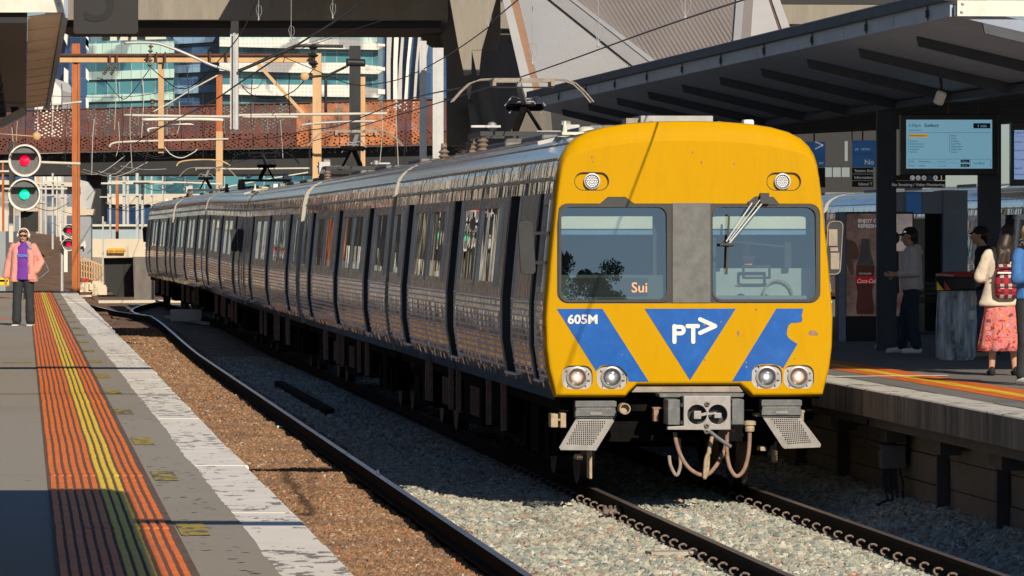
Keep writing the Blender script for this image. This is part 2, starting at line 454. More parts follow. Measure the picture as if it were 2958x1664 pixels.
CARL = 22.85
def car_body(root, cab, DO, WI, y0):
    """stainless body shell with pocket doors and windows on both sides"""
    for sg in (-1, 1):
        low = MB(); mid = MB(); up = MB(); rib = MB(); sill = MB(); jm = MB()
        cuts = [(a, b) for a, b in DO]
        segs = []; y = y0
        for a, b in cuts: segs.append((y, a)); y = b
        segs.append((y, CARL))
        for a, b in segs:
            skin(low, sg, a, b, 1.14, 1.95); skin(mid, sg, a, b, 1.95, 3.07)
            for k in range(12):
                z = 1.19 + k * .066
                x = sg * (hw(z) + .004)
                rib.add([(x + sg * o_, yy_, z + h_) for yy_ in (a + .03, b - .03) for o_, h_ in ((-.012, .016), (.010, .006), (.012, -.006), (-.012, -.009))], [(0, 1, 5, 4), (1, 2, 6, 5), (2, 3, 7, 6), (0, 1, 2, 3), (4, 5, 6, 7)])
            x = sg * (hw(1.96) + .006)
            rib.box(x - .012, x + .012, a + .01, b - .01, 1.945, 1.965)
            for e in (a, b):              # edge trim beside each doorway
                if e in (y0, CARL): continue
                for z0, z1 in ((1.14, 1.5), (1.5, 1.95), (1.95, 2.6), (2.6, 3.07)):
                    mid.bar((sg * (hw(z0) + .004), e, z0), (sg * (hw(z1) + .004), e, z1), .022, .022, up=(sg, 0, 0))
        skin(up, sg, y0, CARL, 3.07, 3.42)
        skin(sill, sg, y0, CARL, .96, 1.14)
        low.build('lower_side_panel', M['steel_low'], root); mid.build('window_band', M['steel_flat'], root)
        up.build('letterboard', M['steel'], root); sill.build('sill_panel', M['steel'], root)
        rib.build('fluting', M['steel_rib'], root)
        g = MB(); x = sg * 1.357
        g.box(x - .016, x + .016, y0 + .05, CARL - .05, 3.205, 3.232)
        x = sg * 1.31
        g.box(x - .014, x + .014, y0 + .05, CARL - .05, 3.412, 3.43)
        yy = y0 + .4
        while yy < CARL:
            g.box(sg * 1.352 - .02, sg * 1.352 + .02, yy, yy + .05, 3.19, 3.245); yy += 1.9 / 2
        g.build('gutter', M['steel_flat'], root)
        for a, b in DO:
            d = MB(); skin(d, sg, a, b, 1.16, 3.07, .11); dd = d.build('door', M['steel_flat'], root)
            j = MB(); jamb(j, sg, a, 1.14, 3.07, .115); jamb(j, sg, b, 1.14, 3.07, .115)
            zt = 3.07; j.add([(sg * hw(zt), a, zt), (sg * hw(zt), b, zt), (sg * (hw(zt) - .115), b, zt), (sg * (hw(zt) - .115), a, zt)], [(0, 1, 2, 3)])
            zt = 1.15; j.add([(sg * hw(zt), a, zt), (sg * hw(zt), b, zt), (sg * (hw(zt) - .115), b, zt), (sg * (hw(zt) - .115), a, zt)], [(0, 1, 2, 3)])
            j.build('door_jamb', M['black_steel'], root)
            p = MB()
            m_ = (a + b) / 2
            for q0, q1 in ((a + .12, m_ - .06), (m_ + .06, b - .12)):
                if q1 - q0 > .1:
                    zz = (2.1, 2.55, 2.98)
                    vs = [(sg * (hw(z) - .10), yy_, z) for z in zz for yy_ in (q0, q1)]
                    p.add(vs, [(0, 1, 3, 2), (2, 3, 5, 4)])
            p.build('door_window', M['glass_dark'], dd)
            st = MB(); x = sg * (hw(1.15) - .03)
            st.box(x - .06, x + .06, a + .04, b - .04, 1.12, 1.145); st.build('door_step', M['steel_rib'], root)
        for a, b in WI:
            f = MB(); z0, z1 = (2.06, 3.0)
            for fy0, fy1, fz0, fz1 in ((a, b, z0, z0 + .055), (a, b, z1 - .05, z1), (a, a + .05, z0 + .055, z1 - .05), (b - .05, b, z0 + .055, z1 - .05)):
                vs = [(sg * (hw(z) + o), yv, z) for z in (fz0, fz1) for yv in (fy0, fy1) for o in (-.01, .028)]
                f.add(vs, [(0, 1, 3, 2), (4, 6, 7, 5), (0, 4, 5, 1), (2, 3, 7, 6), (0, 2, 6, 4), (1, 5, 7, 3)])
            fo = f.build('window', M['steel_flat'], root)
            pn = MB(); zz = [z0 + .05, 2.3, 2.5, 2.75, z1 - .045]; ny = 5
            vs = [(sg * (hw(z) + .006 + random.uniform(-.0012, .0012)), a + .045 + (b - a - .09) * i / ny, z) for z in zz for i in range(ny + 1)]
            pn.add(vs, [(r_ * (ny + 1) + i, r_ * (ny + 1) + i + 1, (r_ + 1) * (ny + 1) + i + 1, (r_ + 1) * (ny + 1) + i) for r_ in range(len(zz) - 1) for i in range(ny)])
            pn.build('pane', M['glass_pane'], fo, smooth=True)
    r = MB(); zz = [z for z, _ in PROF if z >= 3.35]; zz[0] = 3.42
    prof = [(-hw(z), z) for z in zz] + [(hw(z), z) for z in reversed(zz[:-1])]
    ys = [y0 + (CARL - y0) * i / 12 for i in range(13)]
    vs = [(x, y, z) for y in ys for x, z in prof]; n = len(prof)
    r.add(vs, [(j * n + i, j * n + i + 1, (j + 1) * n + i + 1, (j + 1) * n + i) for j in range(12) for i in range(n - 1)])
    r.build('roof', M['roof_steel'], root, smooth=True)
    rr = MB()
    for xr in (-1.2, -1.05, -.85, -.6, -.35, .35, .6, .85, 1.05, 1.2):
        z = min(zq for zq in [3.48 + i * .005 for i in range(65)] if hw(zq) <= abs(xr))
        rr.box(xr - .012, xr + .012, y0 + .1, CARL - .1, z - .01, z + .014)
    rr.build('roof_ribs', M['roof_steel'], root)
    for ye, nm in ((CARL, 'end_wall'),) + (() if cab else ((y0, 'end_wall'),)):
        e = MB(); ol = [(-hw(z), z) for z, _ in PROF] + [(hw(z), z) for z, _ in reversed(PROF[:-1])]
        e.plate(ol, [rrect(-.45, .45, 1.15, 3.15, .05)], lambda u, v, k, ye=ye: (u, ye + k, v), .05 if ye == y0 else -.05)
        e.build(nm, M['joint_ring'], root)
    gw = MB(); gw.box(-.62, .62, CARL, CARL + .58, 1.0, 3.25); gw.box(-.44, .44, CARL - .5, CARL, 1.16, 3.14)
    gw.build('gangway', M['rubber'], root)

def underframe(root):
    u = MB()
    u.box(-1.3, 1.3, .3, CARL, .84, .965)
    for a, b, lo, wd in ((6.4, 8.0, .38, 1.25), (8.2, 9.3, .45, 1.2), (9.6, 12.2, .34, 1.28), (12.5, 13.4, .5, 1.15), (13.7, 16.0, .4, 1.25)):
        u.box(-wd, -.25, a, b, lo, .86); u.box(.25, wd, a + .2, b - .1, lo, .86)
    u.box(-.2, .2, .5, CARL, .55, .86)
    u.box(-1.1, 1.1, 5.9, 6.05, .25, .86)
    u.build('underframe', M['under'], root)
    st = MB()
    for k, yv in enumerate((6.2, 8.1, 12.35, 13.5, 16.9, 17.4)):
        st.box(-1.36, -1.30, yv, yv + .07, .42, .97)
        st.box(1.30, 1.36, yv, yv + .07, .42, .97)
    for yv in (9.9, 14.2):
        for i in range(6): st.box(-1.30, -1.285, yv + i * .22, yv + i * .22 + .03, .45, .8)
    st.build('equipment_strap', M['hose'], root)
    for yb in (3.65, 19.2):
        b = MB()
        for sg in (-1, 1):
            b.box(sg * 1.08 - .09, sg * 1.08 + .09, yb - 1.75, yb + 1.75, .42, .62)
            b.box(sg * 1.1 - .13, sg * 1.1 + .13, yb - .45, yb + .45, .3, .82)
            for q in (-1.22, 1.22): b.box(sg * 1.08 - .14, sg * 1.08 + .14, yb + q - .17, yb + q + .17, .3, .66)
        b.box(-1.0, 1.0, yb - .25, yb + .25, .45, .75)
        bo = b.build('bogie', M['under'], root)
        for q in (-1.22, 1.22):
            for sg in (-1, 1):
                wv = MB(); wv.lathe([(.43, -.06), (.43, .06), (.46, .065), (.46, .09), (.36, .09), (.36, -.06)], (sg * .84, yb + q, .43), (-sg, 0, 0), 28)
                wv.build('wheel', M['rail_dull'], bo)

def roof_kit(root, panto, cab):
    for y in (3.8, 9.0, 13.8) if panto else (4.5, 12.0, 18.5):
        a = MB(); a.box(-.62, .62, y, y + 2.6, 3.76, 3.845); a.build('air_conditioner', M['dark_plate'], root, bevel=.03)
    if cab:
        b = MB(); b.box(-.36, .40, 1.2, 2.0, 3.76, 3.885); b.build('roof_box', M['roof_box_grey'], root, bevel=.008)
        b = MB(); b.box(-.50, -.36, 1.3, 1.7, 3.77, 3.86); b.build('roof_bracket', M['dust_grey'], root)
        b = MB(); b.box(.68, .79, .9, 1.1, 3.73, 3.84); b.build('antenna', M['white_paint'], root, bevel=.02)
        b = MB(); b.cap((.95, 1.1, 3.70), .05, (1.12, 1.1, 3.66), .03); b.build('roof_fitting', M['dust_grey'], root)
        b = MB(); b.box(-1.1, -.75, 2.0, 2.5, 3.70, 3.73); b.lathe([(.085, 0), (.085, .05), (.05, .07)], (-.82, 2.2, 3.72), n=16); b.lathe([(.03, 0), (.012, .14)], (-1.05, 2.2, 3.71), n=8)
        b.build('roof_aerial', M['cream'], root)
        b = MB(); b.bar((-1.3, 2.6, 3.62), (-.7, 2.6, 3.76), .05, .04); b.build('roof_handrail', M['alu'], root)
    if not panto: return
    f = MB()
    Yp = 17.9
    for sg in (-1, 1):
        f.box(sg * .62 - .04, sg * .62 + .04, Yp - 1.0, Yp + 1.0, 3.98, 4.04)
    f.box(-.66, .66, Yp - .95, Yp - .87, 3.98, 4.04); f.box(-.66, .66, Yp + .87, Yp + .95, 3.98, 4.04)
    po = f.build('pantograph', M['black_steel'], root)
    ii = MB()
    for x in (-.62, .62):
        for y in (-.9, .9):
            ii.lathe([(.05, 0)] + [(r_, .03 + .03 * k) for k, r_ in enumerate((.045, .082, .045, .082, .045, .082, .045))] + [(.05, .25)], (x, Yp + y, 3.73), n=14)
    for x, y in ((-.95, 1.5),):
        ii.lathe([(.05, 0)] + [(r_, .03 + .03 * k) for k, r_ in enumerate((.045, .082, .045, .082, .045, .082, .045))] + [(.04, .3)], (x, Yp + y, 3.62), n=14)
    ii.build('insulator', M['insul'], root)
    dr = MB()
    dr.lathe([(.02, 0), (.10, .02), (.10, .14), (.03, .17)], (.48, Yp - .3, 4.10), (1, 0, 0), 16); dr.lathe([(.02, 0), (.06, .03), (.06, .1), (.02, .12)], (-.45, Yp - .4, 4.06), (0, 0, 1), 16)
    dr.box(.15, .8, Yp - .5, Yp - .45, 4.03, 4.06); dr.box(-.75, -.35, Yp - .6, Yp - .5, 4.1, 4.13); dr.box(.5, .72, Yp - .6, Yp - .2, 3.9, 4.14)
    dr.build('drive_unit', M['alu'], po)
    la = MB(); knee = Vector((.09, Yp + .55, 4.42))
    la.bar((-.14, Yp - .45, 4.06), knee, .08, .07); la.bar((.26, Yp - .2, 4.02), knee, .035, .035)
    la.cap((-.12, Yp + .55, 4.40), .05, (.30, Yp + .55, 4.40), .05)
    la.build('lower_arm', M['under'], po)
    ua = MB(); ua.bar(knee, (-.04, Yp + .1, 4.70), .07, .06)
    ua.tube([knee + Vector((-.28, -.02, .0)), knee + Vector((-.18, 0, .13)), knee + Vector((0, 0, .09)), knee + Vector((.18, 0, .13)), knee + Vector((.28, 0, .0))], .012, 6)
    ua.tube([knee + Vector((-.22, -.02, -.10)), knee + Vector((-.1, 0, .05)), knee + Vector((.12, 0, .06)), knee + Vector((.22, 0, -.10))], .012, 6)
    ua.build('upper_arm', M['alu'], po)
    hd = MB()
    for yy in (Yp - .16, Yp + .2):
        hd.bar((-.42, yy, 4.755), (.42, yy, 4.755), .05, .05)
        for sg in (-1, 1):
            pts = [(sg * .40, yy, 4.77), (sg * .58, yy, 4.76), (sg * .72, yy, 4.71), (sg * .84, yy, 4.60), (sg * .96, yy, 4.46)]
            hd.tube(pts, .011, 6)
    for sg in (-1, 1): hd.bar((sg * .40, Yp - .2, 4.72), (sg * .40, Yp + .24, 4.72), .05, .09)
    hd.bar((-.42, Yp, 4.66), (.42, Yp, 4.66), .02, .02)
    hd.build('collector_head', M['dust_grey'], po)

# ---- the yellow cab front -------------------------------------------------
def LF(zx, zy):                                # reading of a close-up of the front -> metres on the face
    return ((1550 + .414 * zx - 1992) / 283.5, EYE - (850 + .414 * zy - HZ) / 283.5)
def flat(pts, y, th=.003):
    m = MB(); m.plate(pts, [], lambda u, v, k: (u, y + k, v), th); return m

def cab_front(root, lead):
    side = [(1.375, .99), (1.41, 1.1), (1.455, 1.28), (1.482, 1.5), (1.49, 1.8), (1.48, 1.95), (1.465, 2.1), (1.445, 2.35), (1.42, 2.6), (1.372, 3.07), (1.352, 3.22), (1.332, 3.36),
            (1.30, 3.46), (1.245, 3.55), (1.16, 3.63), (1.03, 3.695), (.85, 3.745), (.62, 3.78), (.35, 3.80)]
    ol = side + [(0, 3.806)] + [(-x, z) for x, z in reversed(side)] + [(-1.0, .985), (-.653, .985), (-.60, 1.04), (-.537, 1.104), (0, 1.104), (.52, 1.104), (.59, 1.04), (.65, .985), (1.0, .985)]
    n = len(ol)
    nor = []
    for i in range(n):
        a = Vector(ol[i - 1]); b = Vector(ol[(i + 1) % n]); t = (b - a).normalized(); nor.append(Vector((t.y, -t.x)))
    def ring(ins, it):
        out = []
        for i, (x, z) in enumerate(ol):
            k = max(0, nor[i].y) ** 1.3 if z > 3.2 else 0
            d = ins + (it - ins) * k
            out.append((x - nor[i].x * ins * (1 if z < 3.3 else 1 + 1.5 * k), z - nor[i].y * d))
        return out
    rings = [(0, 0, .20), (0, 0, .13), (.005, .01, .095), (.010, .05, .060), (.016, .11, .036), (.022, .165, .018), (.028, .185, .009), (.038, .197, .003), (.046, .205, 0)]
    face = MB(); vs = []; fs = []
    loops = [ring(a, b) for a, b, _ in rings]
    for lp, (_, _, y) in zip(loops, rings): vs += [(x, y, z) for x, z in lp]
    for r_ in range(len(rings) - 1):
        for i in range(n):
            fs.append((r_ * n + i, r_ * n + (i + 1) % n, (r_ + 1) * n + (i + 1) % n, (r_ + 1) * n + i))
    face.add(vs, fs)
    # openings: windscreen band with its two humps, lamps
    wz1 = 2.962
    band = rrect(-1.36, 1.345, 1.945, wz1, .11, 5)
    top = [(.92, wz1), (.86, 3.03), (.67, 3.035), (.58, wz1), (-.57, wz1), (-.66, 3.03), (-.84, 3.03), (-.92, wz1)]
    band = band[:6] + top + band[6:]
    ovals = [rrect(c - .172, c + .172, 3.10, 3.275, .0865, 6) for c in (-1.004, .968)]
    lows = []
    for cx in (280, 523, 1612, 1837):
        x, z = LF(cx, 578); lows.append(rrect(x - .155, x + .155, z - .12, z + .12, .085, 5))
    face.plate(loops[-1], [band] + ovals + lows, lambda u, v, k: (u, k, v), 0)
    f = face.build('cab_shell', M['yellow'], root, smooth=True, auto=22)
    for o_ in ovals:
        m = MB(); m.plate(o_, [], lambda u, v, k: (u, .028 + k, v), .01)
        q = MB()
        for i in range(len(o_)):
            a = o_[i]; b = o_[(i + 1) % len(o_)]
            q.add([(a[0], 0, a[1]), (b[0], 0, b[1]), (b[0], .03, b[1]), (a[0], .03, a[1])], [(0, 1, 2, 3)])
        h = m.build('lamp_recess', M['yellow'], root); q.build('recess_rim', M['black'], h)
        cx_ = sum(p_[0] for p_ in o_) / len(o_); cz_ = sum(p_[1] for p_ in o_) / len(o_)
        q = MB(); q.plate([(cx_ + (a - cx_) * 1.035, cz_ + (b - cz_) * 1.07) for a, b in o_], [o_], lambda u, v, k: (u, -.002 + k, v), .002); q.build('recess_outline', M['black'], h)  # thin black ring drawn round the lamp recess
    for cx, cxl in ((-1.004, -1.0), (.968, .955)):
        h = MB(); h.lathe([(.083, .028), (.083, -.004), (.068, -.008), (.064, .01), (.01, .02)], (cxl, 0, 3.188), (0, 1, 0), 24)
        hh = h.build('marker_light', M['dark_plate'], root, smooth=True, auto=30)
        d = MB(); d.lathe([(.083, -.002), (.083, -.008), (.072, -.009), (.072, -.004)], (cxl, 0, 3.188), (0, 1, 0), 24, cap=False); d.build('light_rim', M['alu'], hh, smooth=True, auto=30)
        d = MB()
        for rr_, k in ((0, 1), (.018, 6), (.036, 12), (.053, 18)):
            for i in range(k):
                t = 2 * PI * i / max(k, 1); d.lathe([(.005, .004), (.005, -.004)], (cxl + rr_ * math.cos(t), .008, 3.188 + rr_ * math.sin(t)), (0, 1, 0), 6)
        d.build('led_cluster', M['lamp_white'], hh)
    for i, lo in enumerate(lows):
        x, z = LF((280, 523, 1612, 1837)[i], 578)
        m = MB(); m.plate(lo, [circle(x, z, .1)], lambda u, v, k: (u, .03 + k, v), .01)
        m2 = MB()
        for k in range(len(lo)):
            a = lo[k]; b = lo[(k + 1) % len(lo)]
            m2.add([(a[0], 0, a[1]), (b[0], 0, b[1]), (b[0], .035, b[1]), (a[0], .035, a[1])], [(0, 1, 2, 3)])
        h = m.build('lamp_housing', M['housing'], root); m2.build('housing_rim', M['housing'], h)
        m = MB(); m.lathe([(.088, .03), (.112, .03), (.112, .012), (.095, .008), (.088, .015), (.088, .03)], (x, 0, z), (0, 1, 0), 26, cap=False)
        for t in (.3, 2.6, 3.9, 5.5): m.cap((x + .125 * math.cos(t), .03, z + .125 * math.sin(t)), .011, (x + .125 * math.cos(t), .015, z + .125 * math.sin(t)), .008)
        m.box(x + .09, x + .135, .0, .02, z - .03, z + .02)
        m.build('lamp_ring', M['coupler'], h, smooth=True, auto=30)
        m = MB(); m.lathe([(.09, .03), (.078, .07), (.05, .10), (.012, .11), (0, .11)], (x, 0, z), (0, 1, 0), 26, cap=False); m.build('reflector', M['reflector'], h, smooth=True)
        m = MB(); m.ball((x, .05, z), .03, .025, .03); m.build('bulb', M['lamp_white' if i in (1, 2) else 'lamp_glint_warm'], h)  # bulb glow stands in for sun reflections in the lamp
        m = MB(); m.lathe([(.0, -.002), (.05, .004), (.089, .022)], (x, 0, z), (0, 1, 0), 26, cap=False)
        me = M['lamp_glass']; m.build('lens', me, h, smooth=True)
    # windscreens
    gl = rrect(-1.315, -.235, 1.985, 2.925, .09, 5); gr = rrect(.235, 1.30, 1.985, 2.925, .10, 5)
    gl[15:20] = [(-.0 + x, z) for x, z in gl[15:20]]
    s = MB(); s.plate(band, [gl, gr], lambda u, v, k: (u, .006 + k, v), .05); s.build('windscreen_surround', M['rubber'], root)
    for lp, x0, x1 in ((gl, -1.36, -.178), (gr, .213, 1.345)):
        s = MB(); o2 = rrect(x0 + .02, x1 - .012, 1.957, wz1 - .012, .10, 5)
        s.plate(o2, [lp], lambda u, v, k: (u, -.006 + k, v), .012); fr = s.build('window_frame', M['rubber'], root)
        g = MB(); g.plate([(p[0] * 1.0, p[1]) for p in lp], [], lambda u, v, k: (u, .012 + (v - 1.98) * .045 + k, v), 0)
        g.build('windscreen', M['screen_glass'], fr)
        q = MB()
        for i in range(len(lp)):
            a = lp[i]; b = lp[(i + 1) % len(lp)]
            q.add([(a[0], 0, a[1]), (b[0], 0, b[1]), (b[0], .1, b[1]), (a[0], .1, a[1])], [(0, 1, 2, 3)])
        q.build('glazing_bead', M['grey_paint'], fr)
    s = MB(); s.box(-.178, .213, -.010, .02, 1.95, 2.968); s.build('centre_pillar', M['grey_paint'], root, bevel=.004)
    # livery
    def strip(pts): return flat(pts, -.0035).build('livery_stripe', M['blue'], root)
    strip([LF(*p) for p in ((135, 100), (455, 100), (780, 608), (640, 608), (628, 560), (600, 525), (570, 500), (470, 492), (440, 500), (411, 535))][::1])
    strip([LF(*p) for p in ((750, 100), (1393, 100), (1070, 600))])
    strip([LF(*p) for p in ((1678, 100), (1868, 100), (1862, 130), (1856, 150), (1862, 175), (1858, 193), (1820, 200), (1785, 201), (1766, 215), (1755, 245), (1752, 280), (1762, 303), (1790, 325), (1828, 348),
                            (1725, 520), (1700, 500), (1640, 487), (1560, 490), (1525, 505), (1506, 540), (1503, 606), (1365, 608))])
    if lead:
        x, z = LF(210, 203); text('unit_number', '605M', .127, M['white_paint'], root, (x, -.0075, z), bold=.0035, sx=1.08)
        lg = MB()
        def seg(a, b, r=.021):
            a = Vector(LF(*a)); b = Vector(LF(*b))
            d = (b - a).normalized(); nn = Vector((-d.y, d.x)) * r; pts = []
            a0 = math.atan2(nn.y, nn.x)
            for i in range(9): t = a0 + PI * i / 8; pts.append((a.x + r * math.cos(t), a.y + r * math.sin(t)))
            for i in range(9): t = a0 + PI + PI * i / 8; pts.append((b.x + r * math.cos(t), b.y + r * math.sin(t)))
            return pts
        yy = [0]
        def put(pts):
            yy[0] += 1; lg.plate(pts, [], lambda u, v, k: (u, -.0075 - .0006 * yy[0] + k, v), .002)
        put(seg((960, 222), (960, 332))); put(seg((1092, 222), (1092, 332))); put(seg((1052, 222), (1125, 222)))
        pb = []
        cx, cz = LF(1003, 250); ro, ri = .0195 + .0215 + .012, .0215 - .005
        arc = [(cx + .053 * math.cos(t), cz + .0535 * math.sin(t)) for t in [PI / 2 - PI * i / 12 for i in range(13)]]
        x0 = LF(960, 0)[0]
        arc2 = [(cx + .012 * math.cos(t), cz + .0135 * math.sin(t)) for t in [-PI / 2 + PI * i / 8 for i in range(9)]]
        put([(x0, cz + .0535)] + arc + [(x0, cz - .0535), (x0, cz - .0135)] + arc2 + [(x0, cz + .0135)])
        put(seg((1140, 175), (1246, 222))); put(seg((1246, 222), (1140, 270)))
        lg.build('operator_logo', M['white_paint'], root)
        dm = MB(); x, z = LF(1935, 275)
        dm.plate([(x - .05 + .0, z), (x - .03, z + .03), (x + .02, z + .03), (x + .06, z - .005), (x + .05, z - .02), (x - .03, z - .018)], [], lambda u, v, k: (u, -.003 + k, v), .002)
        dm.build('scrape_mark', M['hose'], root)
        sc = MB(); x, z = LF(1408, 275)
        sc.plate([(x - .012, z + .03), (x + .008, z + .03), (x + .014, z), (x, z - .04), (x - .008, z - .01)], [], lambda u, v, k: (u, -.003 + k, v), .002)
        sc.build('scrape_mark', M['hose'], root)
    # wiper
    wp = MB(); pv = Vector((.765, -.05, 3.0)); tip = Vector((.395, -.07, 2.555))
    wp.bar(pv, tip, .013, .013); wp.bar(pv + Vector((-.13, 0, -.03)), tip + Vector((-.03, 0, .02)), .011, .011); wp.bar(pv + Vector((-.05, -.01, 0)), tip + Vector((0, -.01, .03)), .008, .008)
    wo = wp.build('wiper_arm', M['galv'], root)
    wp = MB(); wp.bar((.398, -.045, 2.86), (.372, -.045, 2.24), .02, .02); wp.box(.30, .47, -.085, -.05, 2.535, 2.56); wp.box(.72, .81, -.06, 0, 2.96, 3.07); wp.box(.60, .90, -.02, .0, 2.95, 2.985)
    wp.build('wiper_blade', M['rubber'], root)
    # mirrors on their brackets
    for sg, nm in ((-1, 'a'), (1, 'b')):
        mm = MB(); xc = 1.50 if sg > 0 else -1.655
        pts = rrect(xc - .078, xc + .078, 2.24, 2.78, .05, 4)
        mm.plate(pts, [], lambda u, v, k: (u + (2.5 - v) * -.06 * sg, .10 + k, v), .05)
        mo = mm.build('mirror', M['black_steel'], root, bevel=.01)
        for zz_ in (2.66, 2.36): br = MB(); br.bar((sg * 1.40, .2, zz_), (xc, .12, zz_), .03, .03); br.build('mirror_arm', M['black_steel'], mo)
        if sg > 0:
            pl = MB(); pl.box(xc - .055, xc + .035, .088, .097, 2.53, 2.70); pl.box(xc - .035, xc + .055, .088, .097, 2.29, 2.46); pl.box(xc - .04, xc + .04, .085, .095, 2.475, 2.515)
            pl.build('mirror_mount_plate', M['dust_grey'], mo)
            rm = MB()
            for i in range(len(pts)):
                a = pts[i]; b = pts[(i + 1) % len(pts)]
                f2 = lambda p: (p[0] + (2.5 - p[1]) * -.06 * sg, .094, p[1])
                rm.tube([f2(a), f2(b)], .006, 6)
            rm.build('mirror_rim', M['dust_grey'], mo)
    # cab inside
    c = MB(); c.box(-1.3, 1.3, 1.75, 1.8, 1.0, 3.3); c.build('cab_back_wall', M['cab_grey'], root)
    c = MB(); c.box(-1.3, 1.3, .12, 1.75, 2.98, 3.02); c.build('cab_ceiling', M['cream'], root)
    c = MB(); c.box(-1.3, 1.3, .12, 1.75, 1.5, 1.55); c.box(.24, 1.25, .25, .6, 1.55, 2.02); c.build('cab_floor', M['cab_grey'], root)
    for q0, q1 in ((-1.31, -.36), (.24, 1.22)): c = MB(); c.box(q0, q1, .16, .2, 2.70, 2.835); c.build('sun_blind', M['cream'], root, bevel=.01)
    for q0, q1 in ((-1.31, -.36), (.24, 1.22)): c = MB(); c.box(q0, q1, .165, .2, 2.645, 2.69); c.build('blind_roller', M['blue_trim'] if 'blue_trim' in M else mat('blue_trim', (.12, .22, .36), .5), root)
    c = MB(); c.box(.2, 1.32, .40, .44, 1.9, 2.30); c.build('cab_partition', M['partition'], root)
    if lead:
        c = MB(); c.box(-1.33, -.26, .10, .3, 1.99, 2.235); db = c.build('destination_box', M['dest_green'], root)
        c = MB(); c.box(-1.22, -.42, .09, .1, 2.02, 2.205); c.build('destination_screen', M['screen_case'], db)
        text('destination_text', 'Sui', .145, M['orange_led'], db, (-.59, .082, 2.058), ext=.001, bold=.001)
        c = MB(); c.tube([(.96 + .15 * math.cos(t), .35, 2.02 + .16 * math.sin(t)) for t in [PI * i / 12 for i in range(13)]], .012, 6, cap=False); c.build('brake_handle', M['dust_grey'], root)
        c = MB(); c.plate(rrect(.575, .87, 2.19, 2.335, .01), [rrect(.60, .845, 2.215, 2.31, .01)], lambda u, v, k: (u, .25 + k, v), .02); c.build('cab_monitor', M['black'], root)
        c = MB(); c.box(1.02, 1.09, .3, .34, 2.3, 2.68); c.bar((.25, .3, 2.60), (1.05, .3, 2.52), .02, .02); c.build('cab_handrail', M['black'], root)
        for q in ((.24, .30, .22, .26, 2.0, 2.64), (-.34, -.24, .3, .34, 2.2, 2.9)): c = MB(); c.box(*q); c.build('cab_pillar_trim', M['black_steel'], root)
        random.seed(91)
        for k in range(16):
            x = random.uniform(-1.2, 1.2); z = random.choice((random.uniform(1.15, 1.88), random.uniform(3.3, 3.5), random.uniform(1.1, 1.9))); s_ = random.uniform(.004, .009)
            c = MB(); c.plate([(x + s_ * math.cos(t) * (1 + .3 * math.sin(3 * t + k)), z + s_ * 1.5 * math.sin(t)) for t in [2 * PI * i / 7 for i in range(7)]], [], lambda u, v, q: (u, -.0045 + q, v), .002); c.build('insect_mark', M['hose'], root)

